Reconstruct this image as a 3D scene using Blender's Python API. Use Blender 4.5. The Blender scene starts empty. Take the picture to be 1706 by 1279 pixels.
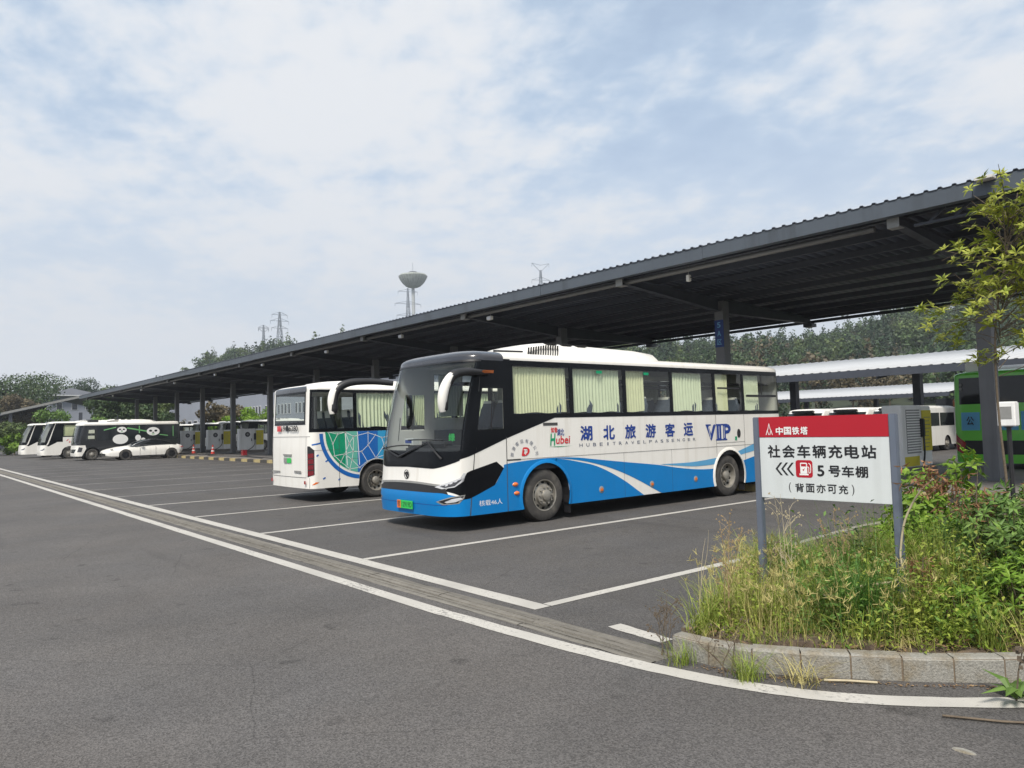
import bpy, bmesh, math, random
import numpy as np
from mathutils import Vector, Matrix

# ------------------------------------------------------------------ camera, sky, sun, exposure
SC = bpy.context.scene
COL = SC.collection
cam = bpy.data.cameras.new('camera'); cam.sensor_width = 36; cam.sensor_fit = 'HORIZONTAL'
cam.lens = 26.30; cam.clip_end = 5000; cam.clip_start = 0.05
co = bpy.data.objects.new('camera', cam); COL.objects.link(co)
YAW, PITCH, ROLL = math.radians(-50.3416), math.radians(3.1372), math.radians(-1.4948)
fw = Vector((math.sin(YAW)*math.cos(PITCH), math.cos(YAW)*math.cos(PITCH), math.sin(PITCH)))
rt = Vector((math.cos(YAW), -math.sin(YAW), 0)); up = rt.cross(fw)
r2 = math.cos(ROLL)*rt + math.sin(ROLL)*up; u2 = -math.sin(ROLL)*rt + math.cos(ROLL)*up
co.matrix_world = Matrix(((r2.x, u2.x, -fw.x, 0), (r2.y, u2.y, -fw.y, 0), (r2.z, u2.z, -fw.z, 1.76), (0, 0, 0, 1)))
SC.camera = co
SC.view_settings.view_transform = 'Standard'; SC.view_settings.look = 'None'
SC.view_settings.gamma = 1.0; SC.view_settings.exposure = 0.92; SC.view_settings.use_curve_mapping = False
try:
    SC.cycles.max_bounces = 8; SC.cycles.transparent_max_bounces = 24; SC.cycles.diffuse_bounces = 3
    SC.cycles.caustics_reflective = False; SC.cycles.caustics_refractive = False
    SC.cycles.use_denoising = True
except Exception:
    pass

SUN_EL, SUN_AZ = math.radians(52), math.radians(143)      # azimuth clockwise from +Y
world = bpy.data.worlds.new('World'); SC.world = world; world.use_nodes = True
WN = world.node_tree.nodes; WL = world.node_tree.links; WN.clear()
def wn(t, **kw):
    n = WN.new(t)
    for k, v in kw.items(): setattr(n, k, v)
    return n
def wmath(op, a, b=None, c=None, clamp=False):
    n = wn('ShaderNodeMath', operation=op, use_clamp=clamp)
    for i, v in enumerate((a, b, c)):
        if v is None: continue
        if isinstance(v, (int, float)): n.inputs[i].default_value = v
        else: WL.new(v, n.inputs[i])
    return n.outputs[0]
def wmap(v, a, b, c, d):
    n = wn('ShaderNodeMapRange', interpolation_type='SMOOTHSTEP'); WL.new(v, n.inputs[0])
    for i, x in enumerate((a, b, c, d)): n.inputs[i+1].default_value = x
    return n.outputs[0]
def wmix(f, a, b):
    n = wn('ShaderNodeMix', data_type='RGBA')
    for s, v in ((n.inputs[0], f), (n.inputs[6], a), (n.inputs[7], b)):
        if isinstance(v, (int, float)): s.default_value = v
        elif isinstance(v, tuple): s.default_value = v + (1,)
        else: WL.new(v, s)
    return n.outputs[2]
sky = wn('ShaderNodeTexSky', sky_type='NISHITA', sun_disc=False, sun_elevation=SUN_EL, sun_rotation=SUN_AZ,
         altitude=200, air_density=1.0, dust_density=2.0, ozone_density=1.2)
tc = wn('ShaderNodeTexCoord'); sp = wn('ShaderNodeSeparateXYZ'); WL.new(tc.outputs['Generated'], sp.inputs[0])
zz = wmath('MAXIMUM', sp.outputs[2], 0.0); zp = wmath('ADD', zz, 0.16)
cb = wn('ShaderNodeCombineXYZ'); WL.new(wmath('DIVIDE', sp.outputs[0], zp), cb.inputs[0]); WL.new(wmath('DIVIDE', sp.outputs[1], zp), cb.inputs[1])
def wnoise(scale, detail, rough, off, dist=0.0, stretch=(1, 1, 1), rot=0):
    m = wn('ShaderNodeMapping'); m.inputs['Location'].default_value = off; m.inputs['Scale'].default_value = stretch
    m.inputs['Rotation'].default_value = (0, 0, rot); WL.new(cb.outputs[0], m.inputs[0])
    n = wn('ShaderNodeTexNoise'); n.inputs['Scale'].default_value = scale; n.inputs['Detail'].default_value = detail
    n.inputs['Roughness'].default_value = rough; n.inputs['Distortion'].default_value = dist
    WL.new(m.outputs[0], n.inputs[0]); return n.outputs[0]
big = wnoise(0.55, 2, 0.45, (2.21, 4.35, 0), 0.3)
mid = wnoise(2.6, 4, 0.52, (0.3, 4.2, 0), 0.2, (1, 1.2, 1), 0.6)
fine = wnoise(10.0, 4, 0.55, (7.7, 2.1, 0), 0.15, (1, 1.15, 1), 0.6)
cov = wmath('ADD', wmath('MULTIPLY', big, 1.5), wmath('ADD', wmath('MULTIPLY', mid, 0.55), wmath('MULTIPLY', fine, 0.46)))
mask = wmap(cov, 1.12, 1.41, 0.0, 1.0)
thin = wmap(cov, 0.9, 1.38, 0.50, 0.85)
nb = wn('ShaderNodeMix', data_type='RGBA', blend_type='MULTIPLY'); nb.inputs[0].default_value = 1
WL.new(sky.outputs[0], nb.inputs[6]); nb.inputs[7].default_value = (0.07, 0.075, 0.08, 1)
veil = wmix(thin, nb.outputs[2], (0.338, 0.408, 0.488))
cl = wmix(wmath('MULTIPLY', mask, 0.92), veil, (0.455, 0.464, 0.480))
hz = wmap(zz, 0.0, 0.44, 0.95, 0.0)
fin = wmix(hz, cl, (0.405, 0.428, 0.462))
bg = wn('ShaderNodeBackground'); WL.new(fin, bg.inputs[0]); bg.inputs[1].default_value = 1.0
wo = wn('ShaderNodeOutputWorld'); WL.new(bg.outputs[0], wo.inputs[0])

sl = bpy.data.lights.new('sun', 'SUN'); sl.energy = 2.5; sl.angle = math.radians(14); sl.color = (1, 0.94, 0.85)
so = bpy.data.objects.new('sun', sl); COL.objects.link(so)
sd = Vector((math.sin(SUN_AZ)*math.cos(SUN_EL), math.cos(SUN_AZ)*math.cos(SUN_EL), math.sin(SUN_EL)))
so.rotation_euler = sd.to_track_quat('Z', 'Y').to_euler(); so.location = sd*60

# ------------------------------------------------------------------ helpers
rnd = random.Random(7); NR = np.random.default_rng(11)
def tag(o, label=None, cat=None, group=None, kind=None):
    for k, v in (('label', label), ('category', cat), ('group', group), ('kind', kind)):
        if v: o[k] = v
    return o
def empty(name, loc=(0, 0, 0), rz=0.0, parent=None):
    o = bpy.data.objects.new(name, None); COL.objects.link(o); o.location = loc; o.rotation_euler = (0, 0, rz)
    o.empty_display_size = 0.2
    if parent: o.parent = parent
    return o
def link(name, me, mat=None, parent=None, loc=None, rot=None):
    o = bpy.data.objects.new(name, me); COL.objects.link(o)
    if mat is not None:
        for m in (mat if isinstance(mat, (list, tuple)) else [mat]): me.materials.append(m)
    if parent: o.parent = parent
    if loc is not None: o.location = loc
    if rot is not None: o.rotation_euler = rot
    return o
def copy_tree(o, parent=None, deep=True):
    c = o.copy(); COL.objects.link(c)
    if parent: c.parent = parent
    for ch in list(o.children): copy_tree(ch, c)
    return c
def npmesh(name, V, F):
    """fast mesh from numpy arrays; F is (n,k) with fixed k"""
    V = np.asarray(V, np.float32); F = np.asarray(F, np.int32); k = F.shape[1]
    me = bpy.data.meshes.new(name); me.vertices.add(len(V)); me.vertices.foreach_set('co', V.ravel())
    me.loops.add(F.size); me.loops.foreach_set('vertex_index', F.ravel())
    me.polygons.add(len(F)); me.polygons.foreach_set('loop_start', np.arange(0, F.size, k, dtype=np.int32))
    me.polygons.foreach_set('loop_total', np.full(len(F), k, np.int32)); me.update(calc_edges=True); return me
class MB:
    def __init__(s): s.v = []; s.f = []; s.mi = []; s.cur = 0
    def add(s, vs, fs):
        b = len(s.v); s.v += [tuple(v) for v in vs]
        for f in fs: s.f.append(tuple(b+i for i in f)); s.mi.append(s.cur)
        return s
    def box(s, lo, hi):
        x0, y0, z0 = lo; x1, y1, z1 = hi
        return s.add([(x0,y0,z0),(x1,y0,z0),(x1,y1,z0),(x0,y1,z0),(x0,y0,z1),(x1,y0,z1),(x1,y1,z1),(x0,y1,z1)],
                     [(0,3,2,1),(4,5,6,7),(0,1,5,4),(1,2,6,5),(2,3,7,6),(3,0,4,7)])
    def cbox(s, c, d): return s.box([c[i]-d[i]/2 for i in range(3)], [c[i]+d[i]/2 for i in range(3)])
    def bar(s, a, b, w, h=None, upv=(0, 0, 1)):
        a = Vector(a); b = Vector(b); d = (b-a).normalized(); h = h or w; u = Vector(upv)
        if abs(d.dot(u)) > .98: u = Vector((1, 0, 0))
        x = d.cross(u).normalized(); u = x.cross(d)
        vs = [p + x*(sx*w/2) + u*(sz*h/2) for p in (a, b) for sx, sz in ((-1,-1),(1,-1),(1,1),(-1,1))]
        return s.add(vs, [(0,1,2,3),(7,6,5,4),(0,4,5,1),(1,5,6,2),(2,6,7,3),(3,7,4,0)])
    def tube(s, pts, r, n=8, cap=True):
        pts = [Vector(p) for p in pts]; rs = r if isinstance(r, (list, tuple)) else [r]*len(pts)
        b = len(s.v); prev = None
        for i, p in enumerate(pts):
            d = (pts[min(i+1, len(pts)-1)] - pts[max(i-1, 0)]).normalized()
            if prev is None:
                u = Vector((0, 0, 1)) if abs(d.z) < .9 else Vector((1, 0, 0))
                x = d.cross(u).normalized()
            else:
                x = (prev - d*prev.dot(d)).normalized()
            prev = x; y = d.cross(x)
            for k in range(n):
                a = 2*math.pi*k/n; s.v.append(tuple(p + (x*math.cos(a)+y*math.sin(a))*rs[i]))
        for i in range(len(pts)-1):
            for k in range(n):
                s.f.append((b+i*n+k, b+i*n+(k+1) % n, b+(i+1)*n+(k+1) % n, b+(i+1)*n+k)); s.mi.append(s.cur)
        if cap:
            s.f.append(tuple(b+k for k in range(n))[::-1]); s.mi.append(s.cur)
            e = b+(len(pts)-1)*n; s.f.append(tuple(e+k for k in range(n))); s.mi.append(s.cur)
        return s
    def lathe(s, prof, n=24, axis='z', c=(0, 0, 0), closed=False):
        b = len(s.v); m = len(prof)
        for k in range(n):
            a = 2*math.pi*k/n
            for r, h in prof:
                p = (r*math.cos(a), r*math.sin(a), h)
                if axis == 'x': p = (h, p[0], p[1])
                if axis == 'y': p = (p[0], h, p[1])
                s.v.append((p[0]+c[0], p[1]+c[1], p[2]+c[2]))
        for k in range(n):
            k2 = (k+1) % n
            for j in range(m-1 if not closed else m):
                j2 = (j+1) % m
                s.f.append((b+k*m+j, b+k2*m+j, b+k2*m+j2, b+k*m+j2)); s.mi.append(s.cur)
        return s
    def prism(s, poly, axis, a, b):
        """extrude a 2D polygon along axis between a and b; 2D coords are the remaining axes in order"""
        n = len(poly)
        def P(u, v, t): return {'x': (t, u, v), 'y': (u, t, v), 'z': (u, v, t)}[axis]
        vs = [P(u, v, a) for u, v in poly] + [P(u, v, b) for u, v in poly]
        return s.add(vs, [tuple(range(n))[::-1], tuple(range(n, 2*n))] + [(i, (i+1) % n, n+(i+1) % n, n+i) for i in range(n)])
    def mesh(s, name, fix=True, smooth=None):
        me = bpy.data.meshes.new(name); me.from_pydata(s.v, [], s.f)
        if any(s.mi): me.polygons.foreach_set('material_index', s.mi)
        if fix:
            bm = bmesh.new(); bm.from_mesh(me); bmesh.ops.recalc_face_normals(bm, faces=bm.faces); bm.to_mesh(me); bm.free()
        if smooth is not None: shade(me, smooth)
        return me
    def build(s, name, mat, parent=None, smooth=None, loc=None, rot=None, bevel=0, fix=True):
        me = s.mesh(name, fix)
        if bevel:
            bm = bmesh.new(); bm.from_mesh(me)
            bmesh.ops.bevel(bm, geom=[e for e in bm.edges if len(e.link_faces) == 2 and e.calc_face_angle(0) > .6], offset=bevel, segments=2, affect='EDGES', clamp_overlap=True)
            bm.to_mesh(me); bm.free()
        if smooth is None and bevel: smooth = 35
        if smooth: shade(me, smooth)
        return link(name, me, mat, parent, loc, rot)
def shade(me, ang):
    me.polygons.foreach_set('use_smooth', [True]*len(me.polygons))
    bm = bmesh.new(); bm.from_mesh(me); t = math.radians(ang)
    for e in bm.edges: e.smooth = not (len(e.link_faces) == 2 and e.calc_face_angle(0) > t)
    bm.to_mesh(me); bm.free()

# ------------------------------------------------------------------ materials
def mat(name, col, rough=0.5, metal=0.0, var=0.0, vs=3.0, bump=0.0, bs=40.0, coat=0.0, island=0.0, rvar=0.0, spec=None, col2=None, c2s=1.0, c2t=(0.5, 0.65), detail=6, streak=None):
    m = bpy.data.materials.new(name); m.use_nodes = True; nt = m.node_tree; N = nt.nodes; L = nt.links
    b = N['Principled BSDF']; b.inputs['Roughness'].default_value = rough; b.inputs['Metallic'].default_value = metal
    b.inputs['Base Color'].default_value = tuple(col)+(1,)
    if coat: b.inputs['Coat Weight'].default_value = coat; b.inputs['Coat Roughness'].default_value = 0.06
    if spec is not None: b.inputs['Specular IOR Level'].default_value = spec
    t = N.new('ShaderNodeTexCoord'); out = None
    def noise(sc, det=detail, ro=0.6, vec=None):
        n = N.new('ShaderNodeTexNoise'); n.inputs['Scale'].default_value = sc; n.inputs['Detail'].default_value = det; n.inputs['Roughness'].default_value = ro
        L.new(vec or t.outputs['Object'], n.inputs['Vector']); return n.outputs[0]
    rgb = N.new('ShaderNodeRGB'); rgb.outputs[0].default_value = tuple(col)+(1,); out = rgb.outputs[0]
    if col2 is not None:
        n = noise(c2s); mr = N.new('ShaderNodeMapRange'); mr.inputs[1].default_value = c2t[0]; mr.inputs[2].default_value = c2t[1]; L.new(n, mr.inputs[0])
        mx = N.new('ShaderNodeMix'); mx.data_type = 'RGBA'; L.new(mr.outputs[0], mx.inputs[0]); L.new(out, mx.inputs[6]); mx.inputs[7].default_value = tuple(col2)+(1,); out = mx.outputs[2]
    if streak is not None:                       # weathering run-off: noise stretched along z
        mp = N.new('ShaderNodeMapping'); mp.inputs['Scale'].default_value = (streak[1], streak[1], streak[1]*0.06); L.new(t.outputs['Object'], mp.inputs[0])
        n = noise(1.0, 5, .65, mp.outputs[0]); mr = N.new('ShaderNodeMapRange'); mr.inputs[1].default_value = .52; mr.inputs[2].default_value = .75; mr.inputs[4].default_value = streak[2]; L.new(n, mr.inputs[0])
        mx = N.new('ShaderNodeMix'); mx.data_type = 'RGBA'; L.new(mr.outputs[0], mx.inputs[0]); L.new(out, mx.inputs[6]); mx.inputs[7].default_value = tuple(streak[0])+(1,); out = mx.outputs[2]
    if var or island:
        val = None
        if var:
            mr = N.new('ShaderNodeMapRange'); mr.inputs[1].default_value = .25; mr.inputs[2].default_value = .75; mr.inputs[3].default_value = 1-var; mr.inputs[4].default_value = 1+var
            L.new(noise(vs), mr.inputs[0]); val = mr.outputs[0]
        if island:
            g = N.new('ShaderNodeNewGeometry'); mr = N.new('ShaderNodeMapRange'); mr.inputs[3].default_value = 1-island; mr.inputs[4].default_value = 1+island
            L.new(g.outputs['Random Per Island'], mr.inputs[0])
            if val:
                k = N.new('ShaderNodeMath'); k.operation = 'MULTIPLY'; L.new(val, k.inputs[0]); L.new(mr.outputs[0], k.inputs[1]); val = k.outputs[0]
            else: val = mr.outputs[0]
        vm = N.new('ShaderNodeVectorMath'); vm.operation = 'SCALE'; L.new(out, vm.inputs[0]); L.new(val, vm.inputs['Scale']); out = vm.outputs[0]
    L.new(out, b.inputs['Base Color'])
    if rvar:
        mr = N.new('ShaderNodeMapRange'); mr.inputs[1].default_value = .3; mr.inputs[2].default_value = .7; mr.inputs[3].default_value = max(0, rough-rvar); mr.inputs[4].default_value = min(1, rough+rvar)
        L.new(noise(vs*1.7), mr.inputs[0]); L.new(mr.outputs[0], b.inputs['Roughness'])
    if bump:
        bp = N.new('ShaderNodeBump'); bp.inputs['Strength'].default_value = bump; bp.inputs['Distance'].default_value = 0.02; L.new(noise(bs, 4), bp.inputs['Height']); L.new(bp.outputs[0], b.inputs['Normal'])
    return m
def leafmat(name, col, col2, isl=0.35, trans=0.3, vs=0.6):
    m = bpy.data.materials.new(name); m.use_nodes = True; nt = m.node_tree; N = nt.nodes; L = nt.links
    b = N['Principled BSDF']; b.inputs['Roughness'].default_value = .55; b.inputs['Specular IOR Level'].default_value = .35
    g = N.new('ShaderNodeNewGeometry'); t = N.new('ShaderNodeTexCoord')
    n = N.new('ShaderNodeTexNoise'); n.inputs['Scale'].default_value = vs; n.inputs['Detail'].default_value = 3; L.new(t.outputs['Object'], n.inputs['Vector'])
    ad = N.new('ShaderNodeMath'); ad.operation = 'MULTIPLY_ADD'; L.new(g.outputs['Random Per Island'], ad.inputs[0]); ad.inputs[1].default_value = .55; L.new(n.outputs[0], ad.inputs[2])
    mr = N.new('ShaderNodeMapRange'); mr.inputs[1].default_value = .45; mr.inputs[2].default_value = 1.05; L.new(ad.outputs[0], mr.inputs[0])
    mx = N.new('ShaderNodeMix'); mx.data_type = 'RGBA'; L.new(mr.outputs[0], mx.inputs[0]); mx.inputs[6].default_value = tuple(col)+(1,); mx.inputs[7].default_value = tuple(col2)+(1,)
    sc = N.new('ShaderNodeMapRange'); sc.inputs[3].default_value = 1-isl; sc.inputs[4].default_value = 1+isl
    w = N.new('ShaderNodeTexWhiteNoise'); w.noise_dimensions = '1D'; L.new(g.outputs['Random Per Island'], w.inputs['W']); L.new(w.outputs['Value'], sc.inputs[0])
    vm = N.new('ShaderNodeVectorMath'); vm.operation = 'SCALE'; L.new(mx.outputs[2], vm.inputs[0]); L.new(sc.outputs[0], vm.inputs['Scale'])
    L.new(vm.outputs[0], b.inputs['Base Color'])
    tr = N.new('ShaderNodeBsdfTranslucent'); L.new(vm.outputs[0], tr.inputs[0])
    ms = N.new('ShaderNodeMixShader'); ms.inputs[0].default_value = trans; L.new(b.outputs[0], ms.inputs[1]); L.new(tr.outputs[0], ms.inputs[2])
    L.new(ms.outputs[0], N['Material Output'].inputs[0]); return m
def glassmat(name, tint, refl=1.0, rough=0.02, dirt=0.0):
    m = bpy.data.materials.new(name); m.use_nodes = True; nt = m.node_tree; N = nt.nodes; L = nt.links; N.remove(N['Principled BSDF'])
    tr = N.new('ShaderNodeBsdfTransparent'); tr.inputs[0].default_value = tuple(tint)+(1,)
    gl = N.new('ShaderNodeBsdfGlossy'); gl.inputs['Roughness'].default_value = rough
    fr = N.new('ShaderNodeFresnel'); gb = N.new('ShaderNodeNewGeometry'); io = N.new('ShaderNodeMapRange'); io.inputs[3].default_value = 1.55; io.inputs[4].default_value = 1/1.55
    L.new(gb.outputs['Backfacing'], io.inputs[0]); L.new(io.outputs[0], fr.inputs[0])            # thin pane: same reflectance from either side
    ml = N.new('ShaderNodeMath'); ml.operation = 'MULTIPLY'; ml.inputs[1].default_value = refl; ml.use_clamp = True; L.new(fr.outputs[0], ml.inputs[0])
    # slight waviness of real toughened glass
    t = N.new('ShaderNodeTexCoord'); n = N.new('ShaderNodeTexNoise'); n.inputs['Scale'].default_value = 1.6; n.inputs['Detail'].default_value = 1; L.new(t.outputs['Object'], n.inputs[0])
    bp = N.new('ShaderNodeBump'); bp.inputs['Strength'].default_value = .06; bp.inputs['Distance'].default_value = .1; L.new(n.outputs[0], bp.inputs['Height']); L.new(bp.outputs[0], gl.inputs['Normal'])
    ms = N.new('ShaderNodeMixShader'); L.new(ml.outputs[0], ms.inputs[0]); L.new(tr.outputs[0], ms.inputs[1]); L.new(gl.outputs[0], ms.inputs[2])
    last = ms.outputs[0]
    if dirt:
        df = N.new('ShaderNodeBsdfDiffuse'); df.inputs[0].default_value = (.3, .29, .27, 1)
        n2 = N.new('ShaderNodeTexNoise'); n2.inputs['Scale'].default_value = 2.2; n2.inputs['Detail'].default_value = 6; L.new(t.outputs['Object'], n2.inputs[0])
        mr = N.new('ShaderNodeMapRange'); mr.inputs[1].default_value = .3; mr.inputs[2].default_value = .8; mr.inputs[4].default_value = dirt*2; L.new(n2.outputs[0], mr.inputs[0])
        m2 = N.new('ShaderNodeMixShader'); L.new(mr.outputs[0], m2.inputs[0]); L.new(last, m2.inputs[1]); L.new(df.outputs[0], m2.inputs[2]); last = m2.outputs[0]
    L.new(last, N['Material Output'].inputs[0]); return m

def asphalt_mat(name, base, warm):
    m = bpy.data.materials.new(name); m.use_nodes = True; nt = m.node_tree; N = nt.nodes; L = nt.links; b = N['Principled BSDF']
    t = N.new('ShaderNodeTexCoord')
    def noise(sc, det, ro=.6, st=None):
        v = t.outputs['Object']
        if st: mp = N.new('ShaderNodeMapping'); mp.inputs['Scale'].default_value = st; L.new(v, mp.inputs[0]); v = mp.outputs[0]
        n = N.new('ShaderNodeTexNoise'); n.inputs['Scale'].default_value = sc; n.inputs['Detail'].default_value = det; n.inputs['Roughness'].default_value = ro; L.new(v, n.inputs[0]); return n.outputs[0]
    def mr(v, a, b_, c, d):
        n = N.new('ShaderNodeMapRange'); L.new(v, n.inputs[0])
        for i, x in enumerate((a, b_, c, d)): n.inputs[i+1].default_value = x
        return n.outputs[0]
    def mul(a, c):
        n = N.new('ShaderNodeMath'); n.operation = 'MULTIPLY'; L.new(a, n.inputs[0]); L.new(c, n.inputs[1]); return n.outputs[0]
    grain = N.new('ShaderNodeTexVoronoi'); grain.inputs['Scale'].default_value = 105; L.new(t.outputs['Object'], grain.inputs[0])
    gsep = N.new('ShaderNodeSeparateColor'); L.new(grain.outputs['Color'], gsep.inputs[0])
    g2 = noise(210, 3, .7)
    v = mul(mr(gsep.outputs[0], 0, 1, .62, 1.42), mr(g2, .3, .7, .78, 1.22))
    v = mul(v, mr(noise(.35, 4), .3, .7, .86, 1.12))
    v = mul(v, mr(noise(1.3, 5, .65, (1.0, .35, 1)), .35, .7, .92, 1.07))
    v = mul(v, mr(noise(.55, 3, .5, (.25, 2.2, 1)), .62, .72, 1, .84))        # tyre-polished darker bands
    v = mul(v, mr(noise(3.1, 2, .5), .66, .73, 1, .72))                       # oil drips
    # hairline cracks, only where a broad mask allows them
    cd = N.new('ShaderNodeMix'); cd.data_type = 'VECTOR'; cd.inputs[0].default_value = .10; nv = N.new('ShaderNodeTexNoise'); nv.inputs['Scale'].default_value = 2.2; nv.inputs['Detail'].default_value = 5; L.new(t.outputs['Object'], nv.inputs[0]); L.new(t.outputs['Object'], cd.inputs[4]); L.new(nv.outputs['Color'], cd.inputs[5])
    vc = N.new('ShaderNodeTexVoronoi'); vc.feature = 'DISTANCE_TO_EDGE'; vc.inputs['Scale'].default_value = .34; L.new(cd.outputs[1], vc.inputs[0])
    ck = mr(vc.outputs['Distance'], .0, .003, .72, 1.0); cm = mr(noise(.16, 2), .56, .62, 1.0, 0.0)
    mxk = N.new('ShaderNodeMath'); mxk.operation = 'MAXIMUM'; L.new(ck, mxk.inputs[0]); L.new(cm, mxk.inputs[1]); v = mul(v, mxk.outputs[0])
    v = mul(v, mr(noise(.9, 6, .7), .60, .78, 1, 1.22))                       # pale dusty scuffs
    v = mul(v, mr(noise(.23, 2, .5, (.12, 1.6, 1)), .55, .70, 1, .80))        # wheel paths along the road
    rgb = N.new('ShaderNodeMix'); rgb.data_type = 'RGBA'; L.new(mr(noise(.5, 3), .35, .65, 0, 1), rgb.inputs[0]); rgb.inputs[6].default_value = tuple(base)+(1,); rgb.inputs[7].default_value = tuple(warm)+(1,)
    vm = N.new('ShaderNodeVectorMath'); vm.operation = 'SCALE'; L.new(rgb.outputs[2], vm.inputs[0]); L.new(v, vm.inputs['Scale']); L.new(vm.outputs[0], b.inputs['Base Color'])
    b.inputs['Roughness'].default_value = .85; b.inputs['Specular IOR Level'].default_value = .3
    bp = N.new('ShaderNodeBump'); bp.inputs['Strength'].default_value = .55; bp.inputs['Distance'].default_value = .006; L.new(grain.outputs['Distance'], bp.inputs['Height']); L.new(bp.outputs[0], b.inputs['Normal']); return m
def paint_mat(name, col, under, wear=.55):
    m = bpy.data.materials.new(name); m.use_nodes = True; nt = m.node_tree; N = nt.nodes; L = nt.links; b = N['Principled BSDF']
    t = N.new('ShaderNodeTexCoord')
    n = N.new('ShaderNodeTexNoise'); n.inputs['Scale'].default_value = 26; n.inputs['Detail'].default_value = 8; n.inputs['Roughness'].default_value = .75; L.new(t.outputs['Object'], n.inputs[0])
    n1 = N.new('ShaderNodeTexNoise'); n1.inputs['Scale'].default_value = 1.1; n1.inputs['Detail'].default_value = 4; L.new(t.outputs['Object'], n1.inputs[0])
    ad = N.new('ShaderNodeMath'); ad.operation = 'MULTIPLY_ADD'; L.new(n1.outputs[0], ad.inputs[0]); ad.inputs[1].default_value = .5; L.new(n.outputs[0], ad.inputs[2])
    r = N.new('ShaderNodeMapRange'); r.inputs[1].default_value = wear+.25; r.inputs[2].default_value = wear+.42; L.new(ad.outputs[0], r.inputs[0])
    mx = N.new('ShaderNodeMix'); mx.data_type = 'RGBA'; L.new(r.outputs[0], mx.inputs[0]); mx.inputs[6].default_value = tuple(col)+(1,); mx.inputs[7].default_value = tuple(under)+(1,)
    v2 = N.new('ShaderNodeMapRange'); v2.inputs[1].default_value = .3; v2.inputs[2].default_value = .7; v2.inputs[3].default_value = .8; v2.inputs[4].default_value = 1.1; L.new(n1.outputs[0], v2.inputs[0])
    vm = N.new('ShaderNodeVectorMath'); vm.operation = 'SCALE'; L.new(mx.outputs[2], vm.inputs[0]); L.new(v2.outputs[0], vm.inputs['Scale'])
    L.new(vm.outputs[0], b.inputs['Base Color']); b.inputs['Roughness'].default_value = .75; return m

K = {}
K['asphalt'] = asphalt_mat('asphalt', (.095, .0905, .088), (.103, .0955, .090))
K['asphalt_bay'] = asphalt_mat('asphalt_bay', (.083, .0795, .0785), (.089, .083, .078))
K['paint'] = paint_mat('road_paint', (.47, .45, .41), (.11, .105, .10))
K['paint_old'] = paint_mat('road_paint_old', (.40, .385, .355), (.11, .105, .10), .42)
def drain_mat():
    m = mat('drain_concrete', (.175, .155, .128), .9, bump=.6, bs=60); nt = m.node_tree; N = nt.nodes; L = nt.links; b_ = N['Principled BSDF']
    t = N.new('ShaderNodeTexCoord'); mp = N.new('ShaderNodeMapping'); mp.inputs['Scale'].default_value = (.22, 26, 1); L.new(t.outputs['Object'], mp.inputs[0])
    n = N.new('ShaderNodeTexNoise'); n.inputs['Scale'].default_value = 1; n.inputs['Detail'].default_value = 7; n.inputs['Roughness'].default_value = .65; L.new(mp.outputs[0], n.inputs[0])
    n2 = N.new('ShaderNodeTexNoise'); n2.inputs['Scale'].default_value = 7; n2.inputs['Detail'].default_value = 8; n2.inputs['Roughness'].default_value = .7; L.new(t.outputs['Object'], n2.inputs[0])
    ad = N.new('ShaderNodeMath'); ad.operation = 'MULTIPLY_ADD'; L.new(n2.outputs[0], ad.inputs[0]); ad.inputs[1].default_value = .5; L.new(n.outputs[0], ad.inputs[2])
    cr = N.new('ShaderNodeValToRGB'); L.new(ad.outputs[0], cr.inputs[0]); e = cr.color_ramp.elements
    e[0].position = .48; e[0].color = (.075, .068, .058, 1); e[1].position = .98; e[1].color = (.25, .235, .205, 1); k = e.new(.68); k.color = (.140, .129, .110, 1); k = e.new(.82); k.color = (.185, .171, .147, 1)
    L.new(cr.outputs[0], b_.inputs['Base Color']); return m
K['drain'] = drain_mat()
K['kerb'] = mat('granite_kerb', (.27, .26, .23), .85, var=.34, vs=70, bump=.6, bs=70, col2=(.21, .175, .12), c2s=5.0, c2t=(.46, .66), detail=9, island=.10, streak=((.16, .14, .10), 9, .55))
K['mortar'] = mat('kerb_joint', (.17, .13, .09), .95, var=.3, vs=20)
K['soil'] = mat('soil', (.085, .060, .042), .95, var=.5, vs=14, bump=1.0, bs=45, col2=(.15, .11, .07), c2s=9)
K['ground'] = mat('far_ground', (.10, .105, .07), .95, var=.3, vs=.08)
K['island'] = mat('island_concrete', (.17, .155, .14), .9, var=.2, vs=1.2, bump=.2, bs=20)
K['kerb_yellow'] = mat('kerb_yellow', (.40, .32, .15), .85, var=.4, vs=5)
K['kerb_dark'] = mat('kerb_dark', (.06, .055, .05), .85, var=.2, vs=4)
K['steel_dark'] = mat('canopy_steel', (.048, .054, .070), .55, var=.15, vs=1.5, rvar=.1)
K['column'] = mat('column_paint', (.15, .152, .158), .5, var=.12, vs=1.5, streak=((.05, .05, .055), 3, .4))
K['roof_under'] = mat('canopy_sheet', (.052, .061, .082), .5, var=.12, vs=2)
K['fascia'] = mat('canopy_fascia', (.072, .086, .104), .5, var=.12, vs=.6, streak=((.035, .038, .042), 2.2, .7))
K['gutter'] = mat('gutter_pipe', (.13, .128, .125), .5, var=.15, vs=2)
K['bracket'] = mat('bracket_grey', (.25, .25, .24), .55, var=.15, vs=5)
K['roof_white'] = mat('roof_white', (.42, .43, .44), .5, var=.06, vs=.5)
K['white'] = mat('bus_white', (.80, .78, .73), .36, coat=.2, var=.04, vs=1.3, streak=((.52, .47, .38), 5, .34))
K['offwhite'] = mat('plastic_white', (.62, .60, .55), .45, var=.07, vs=3)
K['blue'] = mat('bus_blue', (.0, .185, .50), .42, coat=.05, var=.06, vs=1.5, spec=.35, streak=((.02, .17, .42), 4, .3))
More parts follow.
